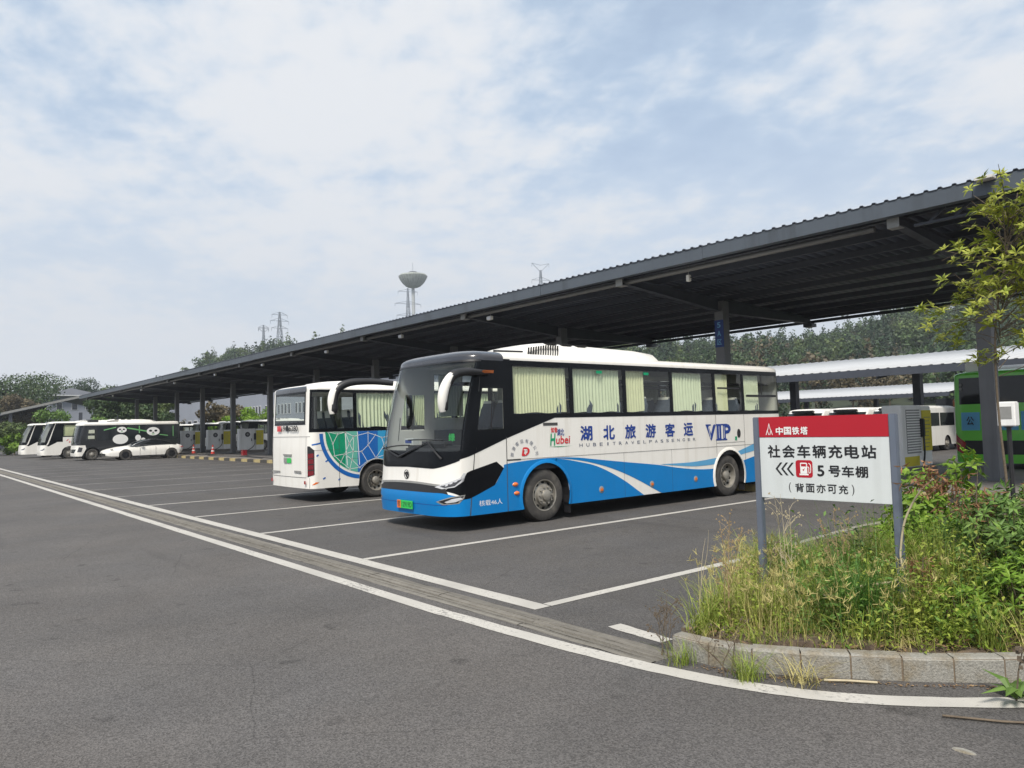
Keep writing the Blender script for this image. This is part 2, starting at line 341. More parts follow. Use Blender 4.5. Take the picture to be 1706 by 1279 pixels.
K['sky_blue'] = mat('bus_sky_blue', (.10, .36, .62), .35, coat=.5, var=.05, vs=2)
K['gloss_black'] = mat('gloss_black', (.006, .007, .009), .14, spec=.12, rvar=.05, vs=2)
K['dark_grey'] = mat('roof_cap_grey', (.040, .042, .050), .22, coat=.35)
K['satin_black'] = mat('satin_black', (.016, .016, .018), .45)
K['rubber'] = mat('tyre_rubber', (.050, .047, .044), .85, var=.3, vs=6, bump=.2, bs=60, col2=(.085, .078, .068), c2s=5)
K['rim'] = mat('steel_rim', (.34, .32, .28), .5, metal=.55, var=.2, vs=8, rvar=.1)
K['rim_dark'] = mat('wheel_hole', (.01, .01, .01), .9)
K['alloy_dark'] = mat('alloy_dark', (.05, .05, .055), .35, metal=.7)
K['chrome'] = mat('chrome_trim', (.55, .55, .56), .2, metal=1.0)
K['lens'] = mat('lamp_lens', (.55, .56, .58), .1, coat=1)
K['lamp_dark'] = mat('lamp_inner', (.10, .10, .11), .25, metal=.5)
K['orange'] = mat('amber_lens', (.70, .16, .02), .25, coat=.8)
K['red'] = mat('red_lens', (.34, .012, .02), .25, coat=.8)
K['cabin'] = mat('cabin_dark', (.035, .036, .04), .8)
K['seat'] = mat('seat_fabric', (.06, .075, .11), .9, var=.2, vs=20)
K['seat_white'] = mat('seat_cover', (.65, .65, .62), .9)
K['curtain'] = mat('curtain_cloth', (.66, .67, .47), .9, var=.08, vs=6)
K['curtain_pale'] = mat('curtain_pale', (.63, .68, .53), .9, var=.06, vs=6)
K['glass'] = glassmat('window_glass', (.93, .96, .90), 1.0, .015, .012)
K['windshield'] = glassmat('windscreen_glass', (.76, .80, .80), .95, .015, .006)
K['dark_glass'] = mat('tinted_glass', (.010, .012, .014), .06, spec=.4)
K['navy_text'] = mat('text_navy', (.010, .045, .26), .5)
K['black_text'] = mat('text_black', (.012, .012, .014), .5)
K['grey_text'] = mat('text_grey', (.10, .12, .18), .5)
K['white_text'] = mat('text_white', (.78, .78, .76), .5)
K['red_text'] = mat('text_red', (.62, .02, .03), .45)
K['green_text'] = mat('text_green', (.0, .30, .13), .45)
K['plate_green'] = mat('plate_green', (.03, .50, .09), .45)
K['seam'] = mat('panel_seam', (.06, .06, .06), .8)
# ------------------------------------------------------------------ ground, roads, markings
def sheet(name, x0, x1, y0, y1, z, m):
    return tag(MB().add([(x0,y0,z),(x1,y0,z),(x1,y1,z),(x0,y1,z)], [(0,1,2,3)]).build(name, m, fix=False), kind='structure')
sheet('ground', -2600, 2600, -2600, 2600, -.09, K['ground'])
sheet('road', -118, 45, -70, 4.262, 0, K['asphalt'])
sheet('parking_ground', -118, 45, 4.618, 95, 0, K['asphalt_bay'])
sheet('road_verge', -3.66, 45, 4.262, 4.618, 0, K['asphalt'])
def strip(name, pts, w, m, z=.004, jag=0.0):
    P = [Vector(p) for p in pts]; mb = MB(); L = []; R = []
    for i, p in enumerate(P):
        d = (P[min(i+1, len(P)-1)] - P[max(i-1, 0)]).normalized(); n = Vector((-d.y, d.x))
        ja, jb = rnd.uniform(-jag, jag), rnd.uniform(-jag, jag)
        L.append((*(p+n*(w/2+ja)), z)); R.append((*(p-n*(w/2+jb)), z))
    n = len(P); mb.add(L+R, [(n+i, n+i+1, i+1, i) for i in range(n-1)])
    return tag(mb.build(name, m, fix=False), kind='structure')
def dens(a, b, n): return [(a[0]+(b[0]-a[0])*i/n, a[1]+(b[1]-a[1])*i/n) for i in range(n+1)]
BAY0, BAYW = -5.51, 3.665
strip('bay_edge_line', dens((-82, 4.83), (-5.45, 4.83), 150), .20, K['paint'], jag=.006)
strip('bay_edge_line', dens((-4.55, 4.85), (-3.93, 4.80), 6), .15, K['paint'], jag=.008)
for k in range(0, 21):
    x = BAY0 - BAYW*k
    strip('bay_line', dens((x, 4.94), (x, 16.0), 24), .13, K['paint'] if k < 5 else K['paint_old'], z=.004, jag=.004)
def smooth_poly(pts, n=8):
    out = []; P = [Vector(p) for p in pts]
    for i in range(len(P)-1):
        p0, p1, p2, p3 = P[max(i-1,0)], P[i], P[i+1], P[min(i+2,len(P)-1)]
        for k in range(n):
            t = k/n; out.append(tuple(.5*((2*p1)+(p2-p0)*t+(2*p0-5*p1+4*p2-p3)*t*t+(3*p1-p0-3*p2+p3)*t**3)))
    out.append(tuple(P[-1])); return out
edge = dens((-82, 4.03), (-6.0, 4.05), 120)[:-1] + smooth_poly([(-6.0,4.05),(-4.8,4.10),(-3.83,4.18),(-3.12,4.31),(-2.58,4.51),(-2.14,4.80),(-1.63,5.30),(-1.15,6.0),(-.65,7.0),(-.25,8.4),(-.05,10.5),(0,14)], 6)
strip('road_edge_line', edge, .165, K['paint'], jag=.005)
# drain channel: long concrete gutter with grooves, built in cast lengths
prof = [(4.264,.001),(4.285,.006),(4.335,.003),(4.342,-.020),(4.350,-.020),(4.357,.002),(4.395,-.002),(4.402,-.030),(4.440,-.034),(4.448,-.004),(4.488,.002),(4.495,-.022),(4.503,-.022),(4.510,.002),(4.560,.005),(4.598,.003),(4.616,.001)]
drain = tag(empty('drain_channel', (0, 0, 0)), kind='structure')
x = -3.66; i = 0
while x > -60:
    ln = 1.5; mb = MB(); nseg = 6; vs = []; fs = []; m = len(prof)
    for s in range(nseg+1):
        xx = x - .003 - (ln-.006)*s/nseg
        for (y, z) in prof: vs.append((xx, y + rnd.uniform(-.004,.004), z + rnd.uniform(-.003,.003)))
    fs = [(s*m+j, s*m+j+1, (s+1)*m+j+1, (s+1)*m+j) for s in range(nseg) for j in range(m-1)]
    mb.add(vs, fs).build('drain_slab', K['drain'], drain); x -= ln
MB().box((-118, 4.18, -.088), (-3.6, 4.69, -.05)).build('drain_bed', K['drain'], drain)

# charging island with striped kerb
isl = tag(empty('charging_island', (0, 0, 0)), kind='structure')
MB().box((-98, 16.32, -.05), (3.0, 24.4, .15)).build('island_slab', K['island'], isl)
ks = MB().box((.01, 16.1, -.02), (.99, 16.315, .165)).mesh('kerb_stone'); ks2 = ks.copy(); ks.materials.append(K['kerb_yellow']); ks2.materials.append(K['kerb_dark'])
for k in range(101): link('kerb_stone', ks if k % 2 else ks2, None, isl, (2.0-k, 0, 0))

# ------------------------------------------------------------------ planted island with granite kerb
KP = smooth_poly([(-5.3,16),(-5.3,13),(-5.3,10),(-5.12,8.3),(-4.78,7.1),(-4.3,6.0),(-3.95,5.2),(-3.76,4.76)], 6)
KQ = smooth_poly([(-3.67,4.54),(-3.2,4.57),(-2.85,4.74),(-2.54,4.97),(-2.29,5.16),(-2.04,5.38),(-1.73,5.70),(-1.3,6.25),(-.8,7.1),(-.4,8.1),(-.2,9.5),(-.15,12),(-.15,16)], 8)
def resample(pts, step):
    P = [Vector(p) for p in pts]; d = [0]
    for a, b in zip(P, P[1:]): d.append(d[-1]+(b-a).length)
    n = max(1, round(d[-1]/step)); out = []
    for i in range(n+1):
        t = d[-1]*i/n; j = max(k for k in range(len(d)) if d[k] <= t+1e-9); j = min(j, len(P)-2)
        out.append(P[j]+(P[j+1]-P[j])*((t-d[j])/max(1e-9, d[j+1]-d[j])))
    return out
bed = tag(empty('planting_bed', (0, 0, 0)), kind='structure')
KH = .160
for pts, step in ((KP, .62), (KQ, .315)):
    R = resample(pts, step)
    for a, b in zip(R, R[1:]):
        d = (b-a).normalized(); n = Vector((d.y, -d.x)); n = -n; a2 = a+d*.006; b2 = b-d*.006
        dz = rnd.uniform(-.004, .006); o = n*rnd.uniform(-.006, .006); w = .115
        prof4 = [(0, -.03), (0, KH-.018+dz), (.016, KH+dz), (w, KH+dz), (w, -.03)]
        vs = [(*(p+o+n*u), z) for p in (a2, b2) for u, z in prof4]
        MB().add(vs, [(0,1,2,3,4),(9,8,7,6,5)]+[(i,(i+1)%5,5+(i+1)%5,5+i) for i in range(5)]).build('kerb_stone', K['kerb'], bed)
    mb = MB()
    for a, b in zip(R, R[1:]):
        d = (b-a).normalized(); n = -Vector((d.y, -d.x))
        mb.add([(*(p+n*u), z) for p in (a, b) for u, z in ((.006,-.02),(.006,KH-.012),(.10,KH-.012),(.10,-.02))], [(0,1,2,3),(7,6,5,4)]+[(i,(i+1)%4,4+(i+1)%4,4+i) for i in range(4)])
    mb.build('kerb_joint', K['mortar'], bed)
bm = bmesh.new()
ins = lambda pts, s: [Vector(p) for p in pts]
loop = []
for pts in (KP, KQ):
    R = [Vector(p) for p in pts]
    for i, p in enumerate(R):
        d = (R[min(i+1,len(R)-1)]-R[max(i-1,0)]).normalized(); n = -Vector((d.y, -d.x)); loop.append(p+n*.112)
vs = [bm.verts.new((p.x, p.y, .105)) for p in loop]
bm.faces.new(vs); bmesh.ops.triangulate(bm, faces=bm.faces)
for axis, lo, hi, st in ((Vector((1,0,0)), -5.2, -.2, .16), (Vector((0,1,0)), 4.6, 11, .16)):
    t = lo
    while t < hi:
        bmesh.ops.bisect_plane(bm, geom=bm.verts[:]+bm.edges[:]+bm.faces[:], plane_co=axis*t, plane_no=axis); t += st
from mathutils import noise as mnoise
for v in bm.verts:
    if not v.is_boundary: v.co.z += .05 + .05*mnoise.noise(v.co*1.3) + .025*mnoise.noise(v.co*5)
me = bpy.data.meshes.new('soil'); bm.to_mesh(me); bm.free(); shade(me, 60); link('soil', me, K['soil'], bed)

# ------------------------------------------------------------------ canopies
def rib_sheet(name, x0, x1, y0, z0, y1, z1, m, parent, pitch=.25, h=.035, th=.012, edge=None):
    n = int(round((x1-x0)/pitch)); xs = []; hs = []
    for i in range(n):
        b = x0+i*pitch; xs += [b, b+pitch*.62, b+pitch*.70, b+pitch*.92]; hs += [0, 0, h, h]
    xs.append(x0+n*pitch); hs.append(0); xs = np.array(xs); hs = np.array(hs); k = len(xs)
    V = np.concatenate([np.stack([xs, np.full(k, y0), z0+hs+e], 1) for e in (0,)] + [np.stack([xs, np.full(k, y1), z1+hs], 1)]
                       + [np.stack([xs, np.full(k, y0), z0+hs-th], 1), np.stack([xs, np.full(k, y1), z1+hs-th], 1)])
    a = np.arange(k-1)
    F = np.concatenate([np.stack([a, a+1, k+a+1, k+a], 1), np.stack([2*k+a, 3*k+a, 3*k+a+1, 2*k+a+1], 1),
                        np.stack([a, 2*k+a, 2*k+a+1, a+1], 1), np.stack([k+a, k+a+1, 3*k+a+1, 3*k+a], 1)])
    return link(name, npmesh(name, V, F), m, parent)
def beam(mb, a, b, da, db, w=.2, t=.014):
    """I-section rafter from a to b (y,z of TOP flange), depths da, db, at x=0"""
    (ya, za), (yb, zb) = a, b
    def slab(y0, zt0, zb0, y1, zt1, zb1, ww):
        h = ww/2
        mb.add([(-h,y0,zb0),(h,y0,zb0),(h,y0,zt0),(-h,y0,zt0),(-h,y1,zb1),(h,y1,zb1),(h,y1,zt1),(-h,y1,zt1)], [(0,1,2,3),(7,6,5,4),(0,4,5,1),(1,5,6,2),(2,6,7,3),(3,7,4,0)])
    slab(ya, za, za-t, yb, zb, zb-t, w); slab(ya, za-da+t, za-da, yb, zb-db+t, zb-db, w); slab(ya, za-t, za-da+t, yb, zb-t, zb-db+t, .02)

CAN = tag(empty('bus_canopy', (-46, 20.32, .15)), 'long dark steel bus canopy with ribbed roof and single row of columns', 'canopy')
def child(name, mb, m, **kw):
    o = mb.build(name, m, None, **kw); o.parent = CAN; o.matrix_parent_inverse = Matrix.Translation((46, -20.32, -.15)); return o
def adopt(o, par, inv):
    o.parent = par; o.matrix_parent_inverse = inv; return o
INV = Matrix.Translation((46, -20.32, -.15))
CX = [-6.53-7.42*k for k in range(12)]; CY = 20.32
YF, ZF, YR, ZR = 15.42, 5.98, 25.9, 5.54        # underside of the sheet at the front and rear edge
def zr(y): return ZF+(ZR-ZF)*(y-YF)/(YR-YF)
RX0, RX1 = -91.0, 1.0
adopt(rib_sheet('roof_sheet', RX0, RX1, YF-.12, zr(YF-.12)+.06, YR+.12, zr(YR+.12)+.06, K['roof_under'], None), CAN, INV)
colm = MB()
for sx in (-1, 1): colm.box((sx*.19-.008, -.19, 0), (sx*.19+.008, .19, 5.72-.15)) if False else None
colm.box((-.16, -.16, 0), (.16, .16, 5.36)); colm.box((-.25, -.25, 0), (.25, .25, .03))
for a in (-.2, .2):
    for b in (-.2, .2): colm.cbox((a*1.1, b*1.1, .05), (.04, .04, .05))
colme = colm.mesh('column'); colme.materials.append(K['column'])
raf = MB(); beam(raf, (CY-.19, zr(CY)-.17), (YF+.25, zr(YF)-.17), .42, .20); rafme = raf.mesh('front_rafter'); rafme.materials.append(K['steel_dark'])
raf = MB(); beam(raf, (CY+.19, zr(CY)-.17), (YR-.1, zr(YR)-.17), .46, .20); rafr = raf.mesh('rear_rafter'); rafr.materials.append(K['steel_dark'])
br = MB(); br.box((-.12, YF+.10, zr(YF)-.44), (.12, YF+.115, zr(YF)-.17)); br.box((-.12, YF+.115, zr(YF)-.44), (.12, YF+.34, zr(YF)-.425)); br.box((-.01, YF+.115, zr(YF)-.425), (.01, YF+.3, zr(YF)-.17))
brm = br.mesh('eave_bracket'); brm.materials.append(K['bracket'])
rb = MB(); rb.box((-.16, YR-.32, zr(YR)-.50), (.16, YR+.04, zr(YR)-.372)); rbm = rb.mesh('rafter_end'); rbm.materials.append(K['steel_dark'])
for x in CX:
    adopt(link('column', colme, None, None, (x, CY, .15)), CAN, INV)
    for nm, me in (('front_rafter', rafme), ('rear_rafter', rafr), ('eave_bracket', brm), ('rafter_end', rbm)):
        adopt(link(nm, me, None, None, (x, 0, 0)), CAN, INV)
ys = [YF+.55+i*1.20 for i in range(9)]
for y in ys:
    z = zr(y); child('purlin', MB().box((RX0+.1, y-.035, z-.16), (RX1-.1, y+.035, z-.005)), K['steel_dark'])
xx = RX1
while xx > RX0+.1:
    x2 = max(RX0, xx-6.0); dz, dy = rnd.uniform(-.012, .008), rnd.uniform(-.008, .008)
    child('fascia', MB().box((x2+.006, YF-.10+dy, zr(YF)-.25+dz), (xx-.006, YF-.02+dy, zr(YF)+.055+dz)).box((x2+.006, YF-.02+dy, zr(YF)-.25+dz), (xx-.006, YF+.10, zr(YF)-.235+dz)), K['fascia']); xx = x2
for x in CX:
    child('conduit', MB().tube([(x-.05, CY+.185, .15), (x-.05, CY+.185, 5.15), (x-.14, CY+.3, 5.25), (x-.14, YR-1, zr(YR)-.30)], .02, 6), K['gutter'])
child('rear_fascia', MB().box((RX0, YR+.05, zr(YR)-.20), (RX1, YR+.10, zr(YR)+.045)), K['steel_dark'])
child('rear_gutter', MB().tube([(RX0, YR-.02, zr(YR)-.30), (RX1, YR-.02, zr(YR)-.30)], .055, 8), K['steel_dark'])
child('gutter_pipe', MB().tube([(RX0+.3, YF+.34, zr(YF)-.33), (-7.0, YF+.34, zr(YF)-.33)], .062, 10), K['gutter'], smooth=50)
for i in range(14):                                     # diagonal braces of the end bay
    xa = -5.9+.45*i
    child('brace', MB().bar((xa, YF+.30, zr(YF)-.42), (xa+.28, YF+.30, zr(YF)-.19), .035, .05), K['steel_dark'])
child('end_rail', MB().box((-6.2, YF+.26, zr(YF)-.47), (RX1, YF+.34, zr(YF)-.42)), K['steel_dark'])
# small lamps and sensors hanging from the eave
for i, x in enumerate([-11.9, -20.3, -26.2, -33.0, -41.0, -49.0, -58.0, -67.5, -78.0]):
    e = tag(empty('eave_lamp', (x, YF+.52, zr(YF)-.50)), ['white sensor box hanging under the front eave between first columns', 'small pale flood lamp hanging under the canopy eave'][i > 0], 'lamp', None if i == 0 else 'flood lamps along the canopy eave')
    MB().tube([(0,0,.30),(0,0,.06)], .012, 6).build('stem', K['bracket'], e)
    if i == 0:
        MB().cbox((0,0,-.02), (.10,.10,.17)).build('housing', K['offwhite'], e, bevel=.01); MB().tube([(.05,0,.0),(.16,.02,-.05)], .012, 6).build('cable', K['satin_black'], e)
    else:
        MB().cbox((0,-.03,0), (.26,.10,.13)).build('housing', K['offwhite'], e, bevel=.01); MB().cbox((0,-.085,0), (.22,.012,.10)).build('lens', K['lens'], e)
MBp = MB().cbox((0, 0, 0), (.30, .20, .06)); e = tag(empty('roof_end_lamp', (-4.75, YF-.22, zr(YF)+.02)), 'white lamp block fixed on the canopy fascia above the tree', 'lamp')
MBp.build('housing', K['offwhite'], e, bevel=.008); MB().cbox((0, .10, -.01), (.06, .05, .04)).build('bracket', K['bracket'], e)
# ---- text helper
_tc = bpy.data.curves.new('lettering', 'FONT'); _to = bpy.data.objects.new('lettering', _tc); COL.objects.link(_to)
def text_mesh(body, bold=0.0, shear=0.0, rs=None):
    """flat lettering; bold strokes are made of shifted copies of the glyphs"""
    _tc.body = body; _tc.shear = shear; _tc.align_x = 'LEFT'; _tc.resolution_u = 3
    bpy.context.view_layer.update(); dg = bpy.context.evaluated_depsgraph_get()
    me = bpy.data.meshes.new_from_object(_to.evaluated_get(dg))
    if bold > 0:
        bm = bmesh.new()
        for i, (dx, dy) in enumerate(((0, 0), (bold, 0), (-bold, 0), (0, bold), (0, -bold))):
            n0 = len(bm.verts); bm.from_mesh(me); bm.verts.ensure_lookup_table()
            for v in bm.verts[n0:]: v.co += Vector((dx, dy, 0)); v.co.z = i
        bm.to_mesh(me); bm.free()
    return me
def text_obj(name, body, width, height, org, ux, uy, m, parent, bold=.012, shear=0.0, off=0.0):
    """lay lettering fitted to width x height with lower-left at org, along unit vectors ux, uy"""
    me = text_mesh(body, bold, shear); V = np.empty(len(me.vertices)*3); me.vertices.foreach_get('co', V); V = V.reshape(-1, 3)
    lo = V.min(0); hi = V.max(0); sx = width/(hi[0]-lo[0]); sy = height/(hi[1]-lo[1])
    ux = np.array(ux); uy = np.array(uy); nn = np.cross(ux, uy)
    W = np.array(org)+np.outer((V[:,0]-lo[0])*sx, ux)+np.outer((V[:,1]-lo[1])*sy, uy)+nn*off+np.outer(V[:,2]*.00025, nn)
    me.vertices.foreach_set('co', W.ravel()); me.update(); me.materials.clear()
    return link(name, me, m, parent)
# blue bay-number plate on a column, facing the bays
e = tag(empty('column_sign', (-13.95, CY-.162, 4.05)), 'narrow blue number plate fixed on a canopy column behind the coach', 'sign')
K['sign_blue'] = mat('sign_blue', (.012, .045, .20), .5)
MB().box((-.16, -.014, 0), (.16, 0, .86)).build('plate', K['sign_blue'], e)
for i, ch in enumerate('5A区'): text_obj('lettering', ch, .13 if i < 2 else .17, .17, (-.065 if i < 2 else -.085, -.017, .62-.27*i), (1,0,0), (0,0,1), K['sky_blue'], e)

def far_canopy(name, label, x0, x1, y0, z0, y1, z1, nc, m):
    e = tag(empty(name, ((x0+x1)/2, (y0+y1)/2, 0)), label, 'canopy'); inv = Matrix.Translation((-(x0+x1)/2, -(y0+y1)/2, 0))
    adopt(rib_sheet('roof_sheet', x0, x1, y0, z0+.06, y1, z1+.06, m, None, pitch=.5, h=.03), e, inv)
    zz_ = lambda y: z0+(z1-z0)*(y-y0)/(y1-y0); ym = (y0+y1)/2
    adopt(MB().box((x0, y0-.06, z0-.32), (x1, y0-.01, z0+.04)).build('fascia', K['steel_dark']), e, inv)
    for k in range(7):
        y = y0+.4+(y1-y0-.8)*k/6; adopt(MB().box((x0+.1, y-.04, zz_(y)-.2), (x1-.1, y+.04, zz_(y)+.03)).build('purlin', K['steel_dark']), e, inv)
    for k in range(nc):
        x = x0+1.5+(x1-x0-3)*k/(nc-1)
        adopt(MB().box((x-.2, ym-.2, 0), (x+.2, ym+.2, zz_(ym)-.2)).build('column', K['steel_dark']), e, inv)
        mb = MB(); beam(mb, (y0+.1, zz_(y0)-.2), (y1-.1, zz_(y1)-.2), .25, .25); o = mb.build('rafter', K['steel_dark']); o.location = (x, 0, 0); adopt(o, e, inv)
    return e
far_canopy('bus_canopy', 'white sheet roofed canopy just behind the green bus, low dark eave', -40.5, 6, 38, 4.04, 48, 5.37, 7, K['roof_white'])
far_canopy('bus_canopy', 'farther white roofed canopy seen under the eave of the nearer one', -62, -27.4, 75, 3.72, 87, 5.05, 5, K['roof_white'])
# ------------------------------------------------------------------ coach builder
def tri_poly(polys, plist, vlist):
    bm = bmesh.new()
    for poly in polys:
        vs = [bm.verts.new((a, b, 0)) for a, b in poly]
        try: bm.faces.new(vs)
        except ValueError: pass
    bmesh.ops.remove_doubles(bm, verts=bm.verts, dist=1e-6)
    bmesh.ops.triangulate(bm, faces=bm.faces[:])
    for t in plist: bmesh.ops.bisect_plane(bm, geom=bm.verts[:]+bm.edges[:]+bm.faces[:], plane_co=(t,0,0), plane_no=(1,0,0))
    for t in vlist: bmesh.ops.bisect_plane(bm, geom=bm.verts[:]+bm.edges[:]+bm.faces[:], plane_co=(0,t,0), plane_no=(0,1,0))
    return bm
class Coach:
    def __init__(s, name, label, cat, loc, rz, L, W=2.5, zb=.27, zs=2.91, hr=.19, bow=.05, rx=.55, ry=.38, rake=.42, rz0=1.0, wheels=(), wr=.47, arch=.58, group=None, body='white', rear_rake=.06, fade=1.3):
        s.root = tag(empty(name, loc, rz), label, cat, group); s.L, s.W, s.zb, s.zs, s.hr = L, W, zb, zs, hr
        s.rake, s.rz0, s.wheels, s.wr, s.arch, s.rear_rake, s.fade = rake, rz0, wheels, wr, arch, rear_rake, fade
        h = W/2; pts = []
        n = 10
        for i in range(n): x = (h-rx)*i/n; pts.append((x, bow*(x/h)**2))
        yb = bow*((h-rx)/h)**2
        for i in range(13):
            a = math.pi/2*i/12; e = 2/2.35
            pts.append((h-rx+rx*math.sin(a)**e, yb+ry*(1-math.cos(a)**e)))
        s.yc0 = yb+ry; s.nc = len(pts)-1
        rr = .24
        pts.append((h, L-rr))
        for i in range(1, 9): a = math.pi/2*i/8; pts.append((h-rr+rr*math.cos(a), L-rr+(rr-.03)*math.sin(a)))
        pts.append((h*.5, L-.01)); pts.append((0, L))
        s.op = np.array(pts); d = np.r_[0, np.cumsum(np.hypot(*np.diff(s.op, axis=0).T))]; s.od = d
        s.pc = d[s.nc]; s.pr = d[s.nc+1]; s.P = d[-1]
    def pf(s, y): return s.pc + (y - s.yc0)               # side y -> p
    def S(s, p, v):
        q = min(abs(p), s.P); x = float(np.interp(q, s.od, s.op[:,0])); y = float(np.interp(q, s.od, s.op[:,1]))
        z = min(v, s.zs)
        w = min(1, max(0, (s.fade-y)/(s.fade-.15))); w = w*w*(3-2*w)
        k = max(0, z-s.rz0)/(s.zs-s.rz0); dy = s.rake*k**1.7*w
        bz = max(0, 1-abs(z-.55)/.45); dy -= .05*bz*w*(1 if y < .6 else 0)*min(1, (.6-y)/.3 if y < .6 else 0)
        wr_ = min(1, max(0, (y-(s.L-.5))/.45)); dy -= s.rear_rake*max(0, (z-1.3)/(s.zs-1.3))*wr_
        y += dy; x *= 1-.012*max(0, (z-1.8)/(s.zs-1.8))
        if v > s.zs:
            t = min(1, (v-s.zs)/1.0); a = t*math.pi/2; e = 2/3.0; xf = max(0, math.cos(a))**e
            yc = min(max(y, 1.25), s.L-.55); x *= xf; y = yc+(y-yc)*xf; z = s.zs+s.hr*math.sin(a)**e
        return Vector((x if p >= 0 else -x, y, z))
    def N(s, p, v):
        e = 2e-3; n = (s.S(p+e, v)-s.S(p-e, v)).cross(s.S(p, v+e)-s.S(p, v-e))
        return n.normalized() if n.length > 1e-12 else Vector((0, 0, 1))
    def cuts(s, lo, hi):
        c = [t for t in np.arange(-s.pc-1.0, s.pc+1.01, .07) if lo < t < hi]
        for sg in (-1, 1): c += [sg*t for t in s.od[s.nc+1:-1] if lo < sg*t < hi]
        return c
    def patch(s, name, polys, m, off=.003, parent=None, both=False, smooth=True, thick=0.0, flat=False):
        if not isinstance(polys[0], list): polys = [polys]
        if both:
            o_ = s.patch(name, polys, m, off, parent, False, smooth, thick, flat)
            s.patch(name, [[(-a, b) for a, b in q][::-1] for q in polys], m, off, parent, False, smooth, thick, flat); return o_
        A = [a for q in polys for a, _ in q]; B = [b for q in polys for _, b in q]
        vl = [] if flat else [t for t in [.27,.35,.45,.55,.62,.70,.78,.85,.95]+list(np.arange(1.05, s.zs, .12))+list(s.zs+np.array([.001,.06,.12,.2,.3,.4,.5,.6,.7,.8,.9])) if min(B) < t < max(B)]
        bm = tri_poly(polys, s.cuts(min(A), max(A)), vl)
        for vtx in bm.verts: vtx.co = s.S(vtx.co.x, vtx.co.y) + s.N(vtx.co.x, vtx.co.y)*off
        if thick:
            bmesh.ops.recalc_face_normals(bm, faces=bm.faces); g = bmesh.ops.extrude_face_region(bm, geom=bm.faces[:])
        me = bpy.data.meshes.new(name); bm.to_mesh(me); bm.free()
        if smooth: me.polygons.foreach_set('use_smooth', [True]*len(me.polygons))
        return link(name, me, m, parent or s.root)
    def text(s, name, body, p0, z0, w, h, m, bold=.014, off=.006, shear=0, parent=None):
        me = text_mesh(body, bold, shear); V = np.empty(len(me.vertices)*3); me.vertices.foreach_get('co', V); V = V.reshape(-1, 3)
        lo = V.min(0); hi = V.max(0)
        n = s.N(p0+w/2, z0+h/2); W = [s.S(p0+(x-lo[0])*w/(hi[0]-lo[0]), z0+(y-lo[1])*h/(hi[1]-lo[1]))+n*(off+k_*.0003) for x, y, k_ in V]
        me.vertices.foreach_set('co', np.array([tuple(q) for q in W]).ravel()); me.update(); me.materials.clear()
        return link(name, me, m, parent or s.root)
    def shell(s, m, openings, name='body'):
        half = list(np.linspace(0, s.pc, 22))+list(np.arange(s.pc+.12, s.pr, .16))+list(s.od[s.nc+1:])
        for yw in s.wheels: half += [s.pf(yw)+t for t in np.linspace(-s.arch, s.arch, 25)]
        cols = sorted(set(round(t, 4) for t in half)); cols = sorted(set([-t for t in cols]+cols))
        for (a, b, c, d) in openings: cols += [a, b]
        cols = sorted(set(round(t, 4) for t in cols))
        rows = [s.zb, .35, .45, .55, .62, .70, .78, .85, .95, 1.05, 1.25, 1.5, 1.75, 2.0, 2.3, 2.6, s.zs]+[s.zs+t for t in (.04,.08,.13,.2,.28,.37,.47,.58,.7,.85,1.0)]
        for (a, b, c, d) in openings: rows += [c, d]
        rows = sorted(set(round(t, 4) for t in rows))
        def r0(p):
            y = s.S(abs(p), .6).y; z = s.zb
            if abs(p) > s.pc*.8 and abs(p) < s.pr+.05:
                yy = abs(p)-s.pc+s.yc0
                for yw in s.wheels:
                    if abs(yy-yw) < s.arch: z = max(z, s.wr+math.sqrt(s.arch**2-(yy-yw)**2))
            return z
        V = []; nr = len(rows)
        for p in cols:
            b0 = r0(p)
            for v in rows: V.append(tuple(s.S(p, max(v, b0))))
        F = []
        for i in range(len(cols)-1):
            pm = (cols[i]+cols[i+1])/2
            for j in range(nr-1):
                vm = (rows[j]+rows[j+1])/2
                if any(a < pm < b and c < vm < d for a, b, c, d in openings): continue
                if rows[j+1] <= r0(cols[i])+1e-6 and rows[j+1] <= r0(cols[i+1])+1e-6: continue
                F.append((i*nr+j, (i+1)*nr+j, (i+1)*nr+j+1, i*nr+j+1))
        me = bpy.data.meshes.new(name); me.from_pydata(V, [], F)
        bm = bmesh.new(); bm.from_mesh(me); bmesh.ops.remove_doubles(bm, verts=bm.verts, dist=1e-5); bmesh.ops.dissolve_degenerate(bm, dist=1e-5, edges=bm.edges); bmesh.ops.recalc_face_normals(bm, faces=bm.faces)
        bm.to_mesh(me); bm.free(); shade(me, 40); o = link(name, me, m, s.root)
        return o
    def underbody(s):
        h = s.W/2
        MB().box((-h+.06, .45, s.zb+.05), (h-.06, s.wheels[0]-s.arch-.02, .95)).box((-h+.34, .5, s.zb+.02), (h-.34, s.L-.4, .9)).box((-h+.06, s.wheels[0]+s.arch+.02, s.zb+.03), (h-.06, s.wheels[1]-s.arch-.02, .93)).box((-h+.06, s.wheels[1]+s.arch+.02, s.zb+.05), (h-.06, s.L-.2, .95)).box((-h+.05, .5, .95), (h-.05, s.L-.2, 1.10)).build('chassis', K['cabin'], s.root)
        for yw in s.wheels:
            for sg in (-1, 1):
                prof = [(s.arch+.005)*1.0]; mb = MB(); n = 16
                A = [math.radians(-18+216*i/n) for i in range(n+1)]
                vs = [(sg*x, yw+(s.arch+.003)*math.cos(a), max(s.zb, s.wr+(s.arch+.003)*math.sin(a))) for x in (h-.004, h-.36) for a in A]
                mb.add(vs, [(i, i+1, n+2+i, n+1+i) for i in range(n)]).build('wheel_arch', K['satin_black'], s.root, fix=False)
